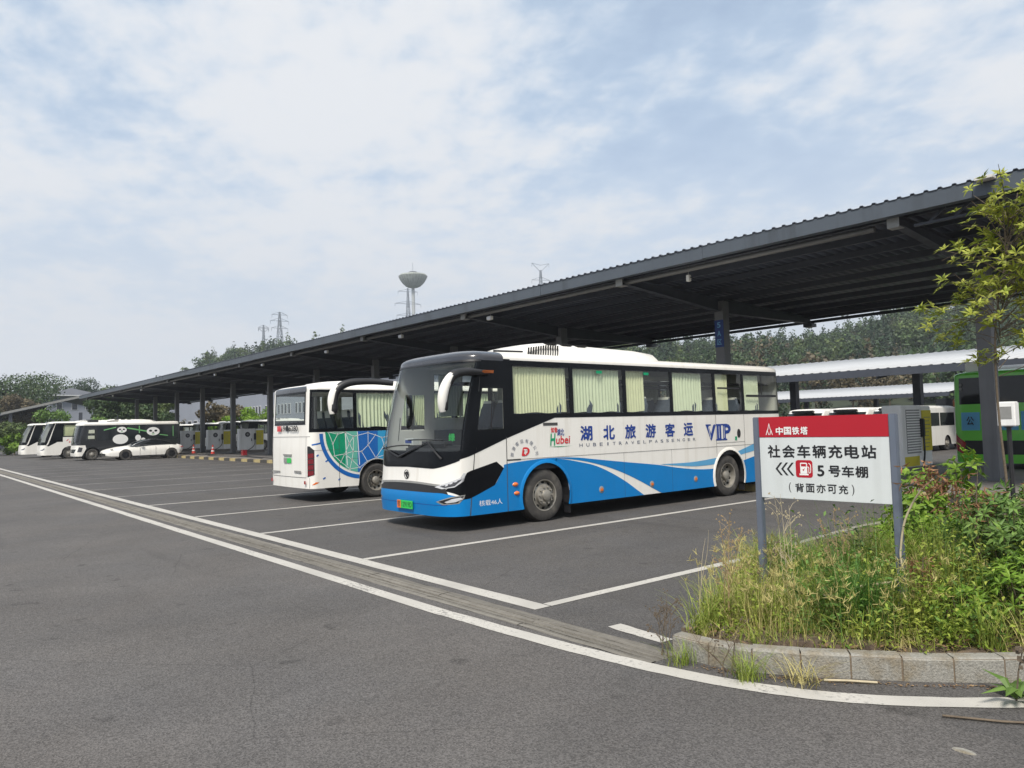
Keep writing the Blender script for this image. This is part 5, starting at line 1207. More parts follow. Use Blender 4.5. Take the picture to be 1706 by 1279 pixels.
for i, P_ in enumerate((((-58.0, 18.2), (-54, 17.2), (-49, 17.6), (-44, 17.0)), ((-52, 18.8), (-47, 17.6), (-41, 17.3), (-37, 18.0)), ((-66, 17.9), (-62, 17.1), (-58.5, 17.7), (-56, 19.0)))):
    tag(MB().tube(smooth_poly([(a, b, .178) for a, b in P_], 8), .027, 6).build('charging_cable', K['satin_black']), ['black charging cable lying in front of the red extinguisher box', 'black charging cable ending beside the white coach tail', 'black charging cable looped near the white saloon car'][i], 'cable')
# parking stop blocks glimpsed on the island edge, grey box on a pole by the green bus
e = tag(empty('meter_box', (-4.25, 14.0, .15)), 'light grey box on a black pole in front of the green bus', 'meter box')
MB().tube([(0,0,0),(0,0,1.40)], .035, 10).build('pole', K['satin_black'], e); MB().box((-.13, -.10, 1.38), (.13, .10, 1.78)).build('box', K['cab_white'], e, bevel=.015); MB().box((-.08, -.105, 1.50), (.08, -.10, 1.70)).build('cover_plate', K['bracket'], e); MB().tube([(0,0,1.36),(0,0,1.40)], .06, 10).build('collar', K['satin_black'], e)
# orange excavator arm beyond the vans
K['digger'] = mat('digger_orange', (.55, .17, .04), .5, var=.1, vs=3)
e = tag(empty('excavator', (-21.0, 56, 0)), 'orange excavator with raised arm beyond the charging cabinet', 'excavator')
MB().box((-1.6, -1.2, .1), (1.6, -.7, .9)).build('track', K['satin_black'], e, bevel=.15); MB().box((-1.6, .7, .1), (1.6, 1.2, .9)).build('track', K['satin_black'], e, bevel=.15)
MB().box((-1.7, -1.1, .9), (1.1, 1.1, 1.7)).build('body', K['digger'], e, bevel=.1); MB().box((.0, -1.05, 1.7), (1.1, -.1, 2.8)).build('cab', K['dark_glass'], e, bevel=.08)
MB().bar((1.0, .2, 1.4), (2.1, .2, 3.4), .35, .45).bar((2.1, .2, 3.4), (2.9, .2, 3.5), .35, .4).build('boom', K['digger'], e); MB().bar((2.9, .2, 3.5), (3.3, .2, 1.9), .28, .3).build('stick', K['digger'], e); MB().box((3.0, -.2, 1.3), (3.6, .6, 1.9)).build('bucket', K['alloy_dark'], e)

# ------------------------------------------------------------------ charging station sign
K['post_grey'] = mat('post_grey', (.115, .135, .175), .45, var=.12, vs=4, streak=((.2, .2, .2), 8, .3))
K['sign_red'] = mat('sign_red', (.40, .008, .020), .4, var=.04, vs=2)
K['sign_white'] = mat('sign_white', (.60, .63, .63), .4, var=.05, vs=2.5, streak=((.47, .49, .48), 7, .35))
sg_ = tag(empty('charging_sign', (-3.233, 6.06, .10), math.radians(3.68)), 'red and white charging station sign on two grey posts in the weeds', 'sign')
for x in (-.578, .588): MB().box((x-.028, -.03, 0), (x+.028, .03, 1.672)).build('post', K['post_grey'], sg_, bevel=.006)
ZO = .10
MB().box((-.552, -.020, 1.056-ZO), (.560, .0, 1.590-ZO)).build('panel', K['sign_white'], sg_, bevel=.003)
MB().box((-.552, -.022, 1.5905-ZO), (.560, .002, 1.771-ZO)).build('red_header', K['sign_red'], sg_, bevel=.003)
MB().box((-.552, .0, 1.07-ZO), (.560, .022, 1.10-ZO)).box((-.552, .0025, 1.72-ZO), (.560, .022, 1.75-ZO)).build('rail', K['post_grey'], sg_)
F_ = -.0215
def stx(name, body, x0, x1, z0, z1, m, bold, y=F_): text_obj(name, body, x1-x0, z1-z0, (x0, y, z0-ZO), (1,0,0), (0,0,1), K[m], sg_, bold=bold)
for i, ch in enumerate('社会车辆充电站'): stx('lettering', ch, -.475+.1357*i, -.475+.1357*i+.118, 1.411+.0008*i, 1.524, 'black_text', .026)
for i, ch in enumerate('5号车棚'): x = (-.034, .062, .172, .282)[i]; stx('lettering', ch, x, x+(.062 if i == 0 else .102), 1.260, 1.353, 'black_text', .026)
for i, ch in enumerate('背面亦可充'): stx('lettering', ch, -.234+.0935*i, -.234+.0935*i+.078, 1.120, 1.195, 'black_text', .018)
stx('lettering', '(', -.292, -.272, 1.112, 1.200, 'black_text', .0); stx('lettering', ')', .248, .268, 1.112, 1.200, 'black_text', .0)
for i in range(3):
    x = -.408+.052*i; MB().add([(x, F_, 1.315-ZO), (x+.046, F_, 1.371-ZO), (x+.066, F_, 1.371-ZO), (x+.020, F_, 1.315-ZO), (x+.066, F_, 1.259-ZO), (x+.046, F_, 1.259-ZO)], [(0,3,2,1), (0,5,4,3)]).build('arrow', K['black_text'], sg_, fix=False)
def rrect(x0, x1, z0, z1, r, n=5):
    o = []
    for cx_, cz_, a0 in ((x1-r, z1-r, 0), (x0+r, z1-r, 90), (x0+r, z0+r, 180), (x1-r, z0+r, 270)):
        for i in range(n+1): a = math.radians(a0+90*i/n); o.append((cx_+r*math.cos(a), cz_+r*math.sin(a)))
    return o
def flat_poly(name, poly, y, m, par): return MB().add([(a, y, b-ZO) for a, b in poly], [tuple(range(len(poly)))[::-1]]).build(name, K[m], par, fix=False)
ic = flat_poly('pump_icon', rrect(-.222, -.073, 1.245, 1.394, .024), F_, 'sign_red', sg_)
flat_poly('pump_body', rrect(-.181, -.120, 1.280, 1.372, .008), F_-.001, 'white_text', sg_); flat_poly('pump_foot', [(-.190, 1.265), (-.110, 1.265), (-.110, 1.279), (-.190, 1.279)], F_-.001, 'white_text', sg_)
flat_poly('pump_screen', [(-.173, 1.340), (-.128, 1.340), (-.128, 1.362), (-.173, 1.362)], F_-.0016, 'sign_red', sg_); flat_poly('pump_bolt', [(-.158, 1.300), (-.148, 1.306), (-.140, 1.330), (-.150, 1.316), (-.160, 1.316)], F_-.0016, 'sign_red', sg_)
MB().tube([(a, F_-.001, b-ZO) for a, b in smooth_poly([(-.118, 1.335), (-.106, 1.33), (-.106, 1.29), (-.096, 1.285), (-.090, 1.30), (-.090, 1.35), (-.106, 1.368)], 4)], .0032, 6).build('pump_hose', K['white_text'], sg_)
# header emblem: three slender triangles
for (x, z0, z1) in ((-.4515, 1.655, 1.719), (-.469, 1.612, 1.662), (-.434, 1.612, 1.662)):
    MB().add([(x, F_-.003, z1-ZO), (x-.016, F_-.003, z0-ZO), (x-.010, F_-.003, z0-ZO), (x, F_-.003, z1-.018-ZO), (x+.010, F_-.003, z0-ZO), (x+.016, F_-.003, z0-ZO)], [(0,1,2,3), (0,3,4,5)]).build('header_emblem', K['white_text'], sg_, fix=False)
for i, ch in enumerate('中国铁塔'): stx('lettering', ch, -.388+.0745*i, -.388+.0745*i+.066, 1.612, 1.681, 'white_text', .026, F_-.003)

# ------------------------------------------------------------------ plants
K['grass_green'] = leafmat('grass_green', (.17, .26, .03), (.30, .34, .07), .3, .25, 1.5)
K['grass_dry'] = leafmat('grass_dry', (.38, .34, .11), (.50, .43, .19), .3, .2, 1.5)
K['grass_lush'] = leafmat('grass_lush', (.07, .19, .03), (.13, .26, .05), .3, .25, 2)
K['straw'] = mat('straw', (.33, .235, .12), .8, var=.2, vs=20)
K['straw_pale'] = mat('straw_pale', (.42, .36, .24), .8, var=.15, vs=20)
K['dead_brown'] = leafmat('withered_leaf', (.16, .075, .035), (.27, .15, .075), .35, .15, 4)
K['leaf_shrub'] = leafmat('shrub_leaf', (.075, .155, .03), (.15, .245, .05), .35, .2, 3)
K['leaf_tree'] = leafmat('tree_leaf', (.19, .25, .025), (.36, .37, .06), .35, .3, 2)
K['leaf_bright'] = leafmat('sapling_leaf', (.12, .24, .02), (.21, .32, .04), .3, .35, 3)
K['bark'] = mat('bark', (.13, .10, .07), .9, var=.3, vs=12, bump=.5, bs=40)
K['bark_pale'] = mat('bark_pale', (.30, .27, .23), .8, var=.2, vs=10)
K['litter'] = leafmat('leaf_litter', (.11, .06, .035), (.25, .17, .09), .4, .0, 5)
def blades(B, h, wd, lean, bend, seg=4):
    """B (n,3) roots -> curved tapering blades"""
    n = len(B); az = NR.uniform(0, 2*np.pi, n); D = np.stack([np.cos(az), np.sin(az), np.zeros(n)], 1); S_ = np.stack([-np.sin(az+NR.uniform(-.8,.8,n)), np.cos(az), np.zeros(n)], 1)
    t = np.linspace(0, 1, seg+1); V = np.zeros((n, seg+1, 2, 3))
    for k, tt in enumerate(t):
        c_ = B + D*(lean*h*tt+bend*h*tt**2.2)[:,None]; c_[:,2] += h*tt*(1-.25*bend*tt**2)-.02*(tt == 0)
        w_ = wd*(1-tt**1.6)*.5+.0006
        V[:,k,0] = c_-S_*w_[:,None]; V[:,k,1] = c_+S_*w_[:,None]
    base = np.arange(n)[:,None]*(2*(seg+1)); F = np.concatenate([base+np.array([2*k, 2*k+1, 2*k+3, 2*k+2])[None] for k in range(seg)], 0)
    return V.reshape(-1, 3), F
class Acc:
    def __init__(s): s.V = []; s.F = []; s.n = 0
    def add(s, V, F): s.V.append(V); s.F.append(F+s.n); s.n += len(V); return s
    def obj(s, name, m, parent=None, loc=None): return link(name, npmesh(name, np.concatenate(s.V), np.concatenate(s.F)), m, parent, loc)
from mathutils.geometry import intersect_point_line
BEDP = [tuple(q) for q in loop]
def in_bed(x, y, mrg=0.0):
    c_ = False; n = len(BEDP)
    for i in range(n):
        (x1, y1), (x2, y2) = BEDP[i], BEDP[i-1]
        if (y1 > y) != (y2 > y) and x < (x2-x1)*(y-y1)/(y2-y1)+x1: c_ = not c_
    return c_
def scatter(n, x0, x1, y0, y1, dens_f=None):
    out = []
    while len(out) < n:
        x, y = rnd.uniform(x0, x1), rnd.uniform(y0, y1)
        if in_bed(x, y) and (dens_f is None or rnd.random() < dens_f(x, y)): out.append((x, y, .13))
    return np.array(out)
def clump(n, k, x0, x1, y0, y1, sig, dens_f=None):
    c_ = scatter(k, x0, x1, y0, y1, dens_f); B = c_[NR.integers(0, k, n)]+np.c_[NR.normal(0, sig, (n, 2)), np.zeros(n)]
    return np.array([b for b in B if in_bed(b[0], b[1])])
def U(a, b, n): return NR.uniform(a, b, n)
KQA = np.array([(q[0], q[1]) for q in KQ])
def kd_(B):
    d = np.min(np.hypot(B[:,None,0]-KQA[None,:,0], B[:,None,1]-KQA[None,:,1]), axis=1); return np.clip((d-.05)/.70, .40, 1)*np.interp(B[:,0], [-4.2, -3.6, -2.9], [.62, .85, 1.0])*NR.uniform(.6, 1.25, len(B))
# yellowing grass over the front of the bed
g1 = Acc(); B = clump(7500, 190, -4.9, -2.45, 4.8, 7.6, .09, lambda x, y: 1.0 if x < -2.7 else .5); n = len(B); hh = U(.14, .40, n)*(1+.75*np.clip((B[:,1]-5.3)/1.5, 0, 1)); hh = hh*kd_(B); g1.add(*blades(B, hh, U(.003, .007, n), U(-.1, .35, n), U(.1, .7, n)))
ke = np.array([(q[0], q[1]) for q in KP if q[1] < 8.5]); B = ke[NR.integers(0, len(ke), 900)]; B = np.c_[B+np.c_[U(.08, .30, 900), U(-.08, .12, 900)], np.full(900, .14)]; n = len(B); g1.add(*blades(B, U(.10, .38, n), U(.003, .006, n), U(.0, .5, n), U(.1, .9, n)))
tag(g1.obj('green_grass', K['grass_green']), 'yellow-green grass covering the front of the planting bed', 'grass', kind='stuff')
g2 = Acc(); B = clump(5600, 170, -4.6, -2.0, 4.75, 7.2, .10); n = len(B); hh = U(.08, .42, n)*kd_(B); g2.add(*blades(B, hh, U(.002, .005, n), U(.0, .6, n), U(.2, .9, n)))
B = scatter(420, -4.3, -2.3, 4.8, 6.8); n = len(B); hh = U(.30, .55, n); V, F = blades(B, hh, U(.002, .003, n), U(.0, .25, n), U(.0, .35, n), 5); g2.add(V, F)
tips = V.reshape(n, 6, 2, 3)[:, -1, 0]                       # foxtail seed heads on the taller stems
for k in range(9):
    o_ = NR.normal(0, .008, (n, 3)); h0 = tips+o_; dirv = NR.normal(0, .4, (n, 3))+np.array([0, 0, .6]); dirv /= np.linalg.norm(dirv, axis=1)[:,None]; sd_ = np.cross(dirv, NR.normal(0, 1, (n, 3))); sd_ /= np.linalg.norm(sd_, axis=1)[:,None]
    L_ = U(.03, .055, n)[:,None]; V = np.stack([h0-sd_*.0028, h0+sd_*.0028, h0+dirv*L_+sd_*.0014, h0+dirv*L_-sd_*.0014], 1).reshape(-1, 3); g2.add(V, np.arange(4*n).reshape(n, 4))
tag(g2.obj('dry_grass', K['grass_dry']), 'dry straw coloured grass with seed heads in the planting bed', 'grass', kind='stuff')
B = scatter(2600, -5.0, -.6, 4.7, 8.5); n = len(B); L_ = U(.012, .04, n)[:,None]; a_ = U(0, 6.28, n); d_ = np.stack([np.cos(a_), np.sin(a_), U(-.3, .5, n)], 1); s_ = np.stack([-np.sin(a_), np.cos(a_), U(-.4, .4, n)], 1)
B[:,2] += U(.02, .06, n); V = np.stack([B-d_*L_, B+s_*L_*.35, B+d_*L_, B-s_*L_*.35], 1).reshape(-1, 3)
tag(link('leaf_litter', npmesh('leaf_litter', V, np.arange(4*n).reshape(n, 4)), K['litter']), 'brown leaf litter on the soil behind the kerb', 'litter', kind='stuff')
# leafy yellow-green weeds crowding the whole bed
K['weed_leaf'] = leafmat('weed_leaf', (.17, .26, .03), (.34, .38, .07), .35, .3, 2.5)
K['weed_dark'] = leafmat('weed_dark', (.07, .15, .03), (.15, .25, .05), .35, .25, 2.5)
def weed_mass(n, x0, x1, y0, y1, h0, h1, seed, leaf=.045, wdt=.016):
    g_ = np.random.default_rng(seed); B = clump(n, max(20, n//9), x0, x1, y0, y1, .12); n = len(B); hh = g_.uniform(h0, h1, n)*np.clip(kd_(B)*1.15, .3, 1); a = Acc(); az = g_.uniform(0, 6.28, n); ln = g_.uniform(.0, .30, n)
    V, F = blades(B, hh, g_.uniform(.004, .007, n), ln, np.full(n, .05), 3); a.add(V, F)
    for k in range(16):
        t = (k+1)/16; P_ = B+np.stack([g_.normal(0, .012+.02*t, n)+ln*hh*t*g_.uniform(-1, 1, n), g_.normal(0, .012+.02*t, n), hh*t*g_.uniform(.9, 1.05, n)], 1)
        an = g_.uniform(0, 6.28, n); el = g_.uniform(-.2, .9, n); d = np.stack([np.cos(an)*np.cos(el), np.sin(an)*np.cos(el), np.sin(el)], 1); s = np.stack([-np.sin(an), np.cos(an), g_.normal(0, .35, n)], 1)
        l = leaf*g_.uniform(.6, 1.5, n)[:,None]*(1.15-.5*t); w = wdt*g_.uniform(.7, 1.3, n)[:,None]
        a.add(np.stack([P_, P_+d*l*.5+s*w*.5+np.array([0,0,.004]), P_+d*l-np.array([0,0,.25])*l*g_.random((n,1)), P_+d*l*.5-s*w*.5+np.array([0,0,.004])], 1).reshape(-1, 3), np.arange(4*n).reshape(n, 4))
    return a
tag(weed_mass(260, -4.6, -2.5, 4.75, 7.4, .22, .60, 3).obj('weeds', K['weed_leaf']), 'yellow-green leafy weeds crowding the bed around the sign posts', 'weeds', kind='stuff')
tag(weed_mass(430, -2.7, -.7, 5.2, 8.0, .25, .85, 4, .06, .02).obj('weeds', K['weed_leaf']), 'yellow-green leafy weeds crowding the right part of the bed', 'weeds', kind='stuff')
tag(weed_mass(520, -3.4, -.7, 5.2, 8.5, .30, .95, 5, .07, .02).obj('dark_weeds', K['weed_dark']), 'darker green leafy weeds between the shrubs of the bed', 'weeds', kind='stuff')
# single grass tufts
def tuft(label, x, y, z, n, h, wd, m, spread=.06, lean=(.0, .5), bend=(.2, 1.0), name='grass_tuft', group=None):
    a = Acc(); B = np.c_[NR.normal(0, spread, (n, 2)), np.zeros(n)]; a.add(*blades(B, U(h*.5, h, n), U(wd*.6, wd, n), U(*lean, n), U(*bend, n), 5)); o = a.obj(name, K[m]); o.location = (x, y, z); return tag(o, label, 'grass', group)
tuft('lush green grass tuft with long arching blades beside the right sign post', -2.78, 5.66, .15, 420, .62, .009, 'grass_lush', .10, (-.05, .35), (.1, .9))
tuft('broad-bladed pale grass drooping over the kerb below the sign', -2.62, 5.36, .14, 40, .34, .018, 'grass_green', .06, (.1, .7), (.6, 1.4))
tuft('tall green grass clump under the middle of the sign', -3.25, 6.2, .15, 380, .66, .007, 'grass_lush', .16, (-.05, .3), (.0, .6))
tuft('tall green grass clump behind the right sign post', -2.95, 6.7, .15, 460, .85, .008, 'grass_green', .22, (-.05, .3), (.0, .6))
tuft('bluish green grass clump behind the left sign post', -3.9, 6.6, .15, 260, .5, .007, 'grass_lush', .14, (-.05, .35), (.0, .6))
tuft('small yellow-green weed tuft growing at the foot of the kerb', -2.98, 4.47, .0, 130, .22, .004, 'grass_green', .045, (.0, .7), (.2, .9), name='weed')
tuft('sparse weed growing at the rounded kerb end', -3.50, 4.42, .0, 90, .20, .004, 'grass_green', .05, (.0, .6), (.2, .8), name='weed')
tuft('flattened straw-coloured weed lying along the kerb foot', -2.72, 4.66, .0, 90, .20, .004, 'grass_dry', .06, (.5, 1.2), (.4, 1.0), name='weed')
tuft('yellow-green grass tuft among the shrubs near the kerb', -1.98, 5.85, .15, 90, .34, .007, 'grass_green', .05, (.0, .5), (.2, .9))
def leafV(c_, d_, n_, L_, w_, droop=.25):
    """lanceolate leaf of 2 quads folded on the midrib: 6 verts"""
    s_ = d_.cross(n_).normalized(); n2 = s_.cross(d_).normalized()
    m_ = c_+d_*L_*.5+n2*(.06*L_); tp = c_+d_*L_-n2*(droop*L_)
    return [c_, m_+s_*w_*.5-n2*.05*L_, tp, m_-s_*w_*.5-n2*.05*L_, m_], [(0, 1, 2, 4), (0, 4, 2, 3)]
def whorl(mb, c_, ax, k, L_, w_, open_=1.0):
    ax = Vector(ax).normalized(); u_ = ax.orthogonal().normalized(); v_ = ax.cross(u_); a0 = rnd.uniform(0, 6.28)
    for i in range(k):
        a = a0+6.283*i/k+rnd.uniform(-.3, .3); o_ = open_*rnd.uniform(.6, 1.3); d_ = (ax*(1-.45*o_)+(u_*math.cos(a)+v_*math.sin(a))*o_).normalized(); l_ = L_*rnd.uniform(.65, 1.15)
        V, F = leafV(Vector(c_), d_, ax, l_, w_*rnd.uniform(.8, 1.2), rnd.uniform(.05, .45)); mb.add(V, F)
# dock plant at the kerb
e = tag(empty('dock_plant', (-1.66, 5.30, 0)), 'broad-leaved dock plant with a dark dead stalk at the kerb foot', 'plant')
mb = MB()
for i in range(13):
    a = rnd.uniform(0, 6.28); V, F = leafV(Vector((0, 0, .01)), Vector((math.cos(a), math.sin(a), rnd.uniform(.35, 1.1))).normalized(), Vector((0,0,1)), rnd.uniform(.16, .27), .06, .45); mb.add(V, F)
mb.build('leaves', K['leaf_shrub'], e, fix=False); mb = MB().tube([(0,0,0),(.02,.0,.18),(.05,.01,.33)], [.006,.005,.003], 5)
for i in range(16): mb.cbox((.03+rnd.uniform(-.02,.04), rnd.uniform(-.02,.02), .2+rnd.uniform(0,.13)), (.018,.014,.02))
mb.build('stalk', K['bark'], e)
# dead stalks
def stalk_plant(label, x, y, h, n, m='straw', name='dead_stalk', branchy=True, z=.13, sp=.10, r=.0035):
    mb = MB(); e = None
    for i in range(n):
        a = rnd.uniform(0, 6.28); l_ = rnd.uniform(.02, .22); hh = h*rnd.uniform(.75, 1.05); bx, by = rnd.gauss(0, sp*.3), rnd.gauss(0, sp*.3)
        P_ = smooth_poly([(bx, by, 0), (bx+l_*.3*math.cos(a)+rnd.uniform(-.02,.02), by+l_*.3*math.sin(a), hh*.4), (bx+l_*.7*math.cos(a), by+l_*.7*math.sin(a)+rnd.uniform(-.02,.02), hh*.75), (bx+l_*math.cos(a), by+l_*math.sin(a), hh)], 4)
        mb.tube(P_, [r*(1-.7*k/(len(P_)-1)) for k in range(len(P_))], 5)
        if branchy:
            for j in range(rnd.randint(4, 9)):
                k = rnd.randint(len(P_)//3, len(P_)-2); p0 = Vector(P_[k]); b_ = rnd.uniform(0, 6.28); q = p0+Vector((math.cos(b_)*.09, math.sin(b_)*.09, rnd.uniform(.05, .14))); mb.tube([p0, (p0+q)/2+Vector((0,0,.015)), q], [.0018,.0014,.0009], 4)
                for t_ in range(3): mb.cbox(tuple(q+Vector((rnd.gauss(0,.012), rnd.gauss(0,.012), rnd.gauss(0,.012)))), (.008,.006,.010))
    o = mb.build(name, K[m]); o.location = (x, y, z); return tag(o, label, 'dry stalk')
stalk_plant('thin brown dead weed stalks with feathery tops by the kerb end', -3.55, 5.05, .85, 5)
stalk_plant('pale bent dry stem rising left of the sign by the kerb end', -3.72, 4.95, .80, 2, 'straw_pale', branchy=False)
stalk_plant('pale forked dry stems in front of the sign panel bottom', -3.35, 5.7, .95, 4, 'straw_pale')
stalk_plant('wispy dry stems below the right half of the sign', -3.02, 5.9, .9, 4, 'straw')
stalk_plant('dark leaning dead stalk near the left sign post', -3.45, 5.3, .75, 2, 'bark')
stalk_plant('dead brown weed in the gutter at the kerb end', -3.72, 4.50, .34, 5, 'bark', z=.0, branchy=True, r=.004)
stalk_plant('withered dark stem leaning against the kerb face', -3.12, 4.50, .26, 3, 'bark', z=0, r=.006)
# cut branch with withered leaves beside the right post
e = tag(empty('cut_branch', (-2.60, 6.0, .15)), 'pale cut branch bent upward with a bunch of brown withered leaves', 'branch')
MB().tube(smooth_poly([(-.42,-.42,.22),(-.20,-.22,.30),(.0,-.03,.36),(-.01,.02,.55),(.03,.04,.80),(.14,.06,1.02),(.24,.06,1.12)], 6), [.011]*10+[.008]*27, 7).build('stem', K['straw_pale'], e, smooth=50)
mb = MB()
for i in range(60): whorl(mb, (.24+rnd.gauss(0,.09), .06+rnd.gauss(0,.06), 1.10+rnd.gauss(0,.07)), (rnd.uniform(-1,1), rnd.uniform(-1,1), rnd.uniform(-1.2,.2)), 3, .07, .018, .8)
mb.build('withered_leaves', K['dead_brown'], e, fix=False)
def dead_bunch(label, x, y, z0, z1, n, sx=.10, name='withered_bush'):
    mb = MB(); e = tag(empty(name, (x, y, .14)), label, 'dead plant')
    MB().tube([(0,0,-.02),(.01,.01,z1*.6),(.03,0,z1)], [.012,.009,.005], 6).build('stem', K['bark'], e)
    for i in range(n): whorl(mb, (rnd.gauss(0,sx), rnd.gauss(0,sx), rnd.uniform(z0, z1)), (rnd.gauss(0,.6), rnd.gauss(0,.6), rnd.uniform(-1.3,-.1)), 3, .075, .014, .7)
    mb.build('leaves', K['dead_brown'], e, fix=False)
dead_bunch('column of dark brown hanging dead leaves beside the right sign post', -2.53, 6.15, .02, .52, 110, .05)
dead_bunch('bunch of brown withered leaves at the top of a dry sapling', -2.42, 7.0, .75, 1.0, 60, .11)
dead_bunch('pale brown seed-laden dry stem between the green shrubs', -1.95, 7.0, .75, 1.05, 30, .06)
# leafy shrubs
def shrub(label, x, y, h, rx_, n, m='leaf_shrub', L_=.10, w_=.026, k=6, name='shrub', z=.14, low=.05, bare=0.0):
    e = tag(empty(name, (x, y, z)), label, 'shrub'); mb = MB(); st_ = MB()
    for i in range(n):
        a = rnd.uniform(0, 6.28); rr = rx_*math.sqrt(rnd.random()); zt = h*(low+(1-low)*rnd.random()**.8)*(1-.35*(rr/rx_)**2)
        tip = Vector((rr*math.cos(a), rr*math.sin(a), zt)); ax = Vector((math.cos(a)*rr/rx_*1.1+rnd.gauss(0,.25), math.sin(a)*rr/rx_*1.1+rnd.gauss(0,.25), .9))
        whorl(mb, tip, ax, k, L_, w_, 1.0)
        if i % 3 == 0: b0 = Vector((rr*.25*math.cos(a), rr*.25*math.sin(a), -.05)); st_.tube([b0, (b0*.4+tip*.6)+Vector((0,0,-.03)), tip], [.007,.005,.003], 4)
    st_.build('stems', K['bark'], e); mb.build('leaves', K[m], e, fix=False); return e
shrub('dense dark green narrow-leaved shrub at the right of the bed', -1.62, 7.05, 1.15, .55, 360, L_=.12, w_=.028)
shrub('mid green shrub with glossy leaves behind the cut branch', -2.22, 7.25, 1.05, .48, 280, L_=.10, w_=.028)
shrub('low bright green shrub just behind the kerb', -2.25, 6.2, .34, .28, 110, 'leaf_bright', .075, .022, low=.15)
shrub('broad green shrub spilling over at the far right kerb', -1.40, 6.45, .80, .45, 260, L_=.11, w_=.03)
shrub('mixed leafy shrub close behind the kerb stones at the right', -1.85, 6.45, .62, .36, 190, 'leaf_bright', .09, .024)
tuft('dry yellow grass tuft in front of the right-hand shrubs', -1.72, 6.05, .15, 160, .36, .005, 'grass_dry', .10, (.0, .5), (.2, .9))
tuft('green grass fringe along the kerb at the right', -1.55, 6.15, .15, 200, .34, .006, 'grass_green', .14, (.0, .5), (.2, .9))
shrub('tangled low green shrub behind the right sign post', -2.55, 7.5, .80, .40, 180, L_=.09, w_=.022)
shrub('shady shrub in front of the grey meter box pole', -2.0, 8.7, 1.15, .7, 230, L_=.12, w_=.03)
shrub('tall dark feathery shrub at the edge of the green bus', -1.75, 9.3, 1.75, .65, 230, L_=.13, w_=.02)
shrub('bright green leafy sapling beside the charging cabinet', -3.28, 8.0, 1.12, .26, 80, 'leaf_bright', .12, .05, 5, 'sapling', low=.45)
shrub('slender sapling with tiered yellow-green leaves before the green bus', -2.88, 8.1, 1.35, .22, 60, 'leaf_bright', .11, .04, 5, 'sapling', low=.35)
shrub('small leafy sapling with fresh green leaves behind the right post', -3.1, 7.3, .86, .24, 80, 'leaf_bright', .10, .036, 5, 'sapling', low=.45)
shrub('loose green weed bush growing behind the sign', -3.4, 8.9, .75, .5, 160, 'leaf_bright', .09, .025, name='shrub')
# leaning young tree at the right edge
t_ = tag(empty('tree', (-2.42, 9.0, .14)), 'young tree with whorled yellow-green leaves in front of the canopy end', 'tree')
TP = smooth_poly([(-.35,.0,-.05),(-.36,.0,.8),(-.40,.0,1.7),(-.38,.0,2.5),(-.25,.0,3.2),(-.1,.0,3.9)], 5)
trunk = MB().tube(TP, [.017-.0005*i for i in range(len(TP))], 8)
lv = MB()
for i in range(78):
    zb_ = rnd.uniform(2.35, 3.7); a = rnd.uniform(0, 6.28); rr = rnd.uniform(.2, 1.05)*(1-.22*abs(zb_-3.1)); p0 = Vector((-.33+.12*(zb_-2.5), 0, zb_)); tip = p0+Vector((rr*math.cos(a)+.22, rr*math.sin(a), rnd.uniform(-.10, .60)))
    tip.z = min(tip.z, 4.15-rnd.random()*.3)
    mdl = (p0+tip)/2+Vector((0, 0, .07)); trunk.tube([p0, mdl, tip], [.006,.004,.0025], 5)
    for j in range(rnd.randint(2, 5)):
        f_ = j/5; q = (mdl*(1-f_)+tip*f_)+Vector((rnd.gauss(0,.09), rnd.gauss(0,.09), rnd.gauss(.02,.07))); whorl(lv, q, (rnd.gauss(0,.45)+.4*math.cos(a), rnd.gauss(0,.45)+.4*math.sin(a), 1.0), rnd.randint(6, 9), .108, .028, 1.15)
for (dx, z_) in ((-1.0, 2.62), (-.85, 2.75), (-.72, 2.40), (-1.08, 2.80), (-.75, 2.85), (-.62, 2.95), (-.45, 2.25), (-.30, 2.18), (.1, 2.1), (-.55, 2.2), (-.95, 2.5), (-.2, 2.4), (-.05, 2.3)):
    trunk.tube([(-.37, 0, z_-.1), (dx*.6-.1, .05, z_+.03), (dx, .05, z_)], [.005,.004,.0025], 5)
    for j in range(4): whorl(lv, (dx+rnd.gauss(0,.06), rnd.gauss(0,.08), z_+rnd.gauss(0,.05)), (rnd.gauss(0,.4), rnd.gauss(0,.4), 1), 8, .108, .028, 1.15)
trunk.build('trunk', K['bark'], t_, smooth=50); lv.build('crown', K['leaf_tree'], t_, fix=False)
# ------------------------------------------------------------------ hills, far woods, trees
AZ = [-100, -90, -84.8, -80.7, -78, -75.8, -74.3, -73.5, -72.35, -70.74, -69.1, -67, -63.5, -52.7, -39.9, -33.8, -30.4, -27.2, -24.9, -21.9, -18.4, -15.6, -12.8, -5, 10]
EL = [.055, .055, .055, .050, .048, .052, .072, .084, .098, .108, .112, .114, .118, .115, .100, .106, .103, .106, .117, .133, .143, .147, .147, .135, .115]
RID = 330.0
def hill(az, r):
    e = float(np.interp(az, AZ, EL)); H = 1.76+e*RID-(9.0 if az < -76 else 5.5); H = max(H, 2)
    r0 = 118+110*max(0, min(1, (8.5-abs(az+70))/2.5)); t = min(1, max(0, (r-r0)/(RID-r0))); return -.3+H*(t*t*(3-2*t))*.55+H*.45*t if r < RID else -.3+H*max(.35, 1-(r-RID)/500)
def wob(x, y): return 3.0*mnoise.noise(Vector((x*.012, y*.012, 1.7)))+1.3*mnoise.noise(Vector((x*.04, y*.04, 5.1)))
azs = np.arange(-102, 12, 1.2); rs = [118, 135, 155, 180, 205, 235, 265, 300, 330, 380, 450, 560]; V = []
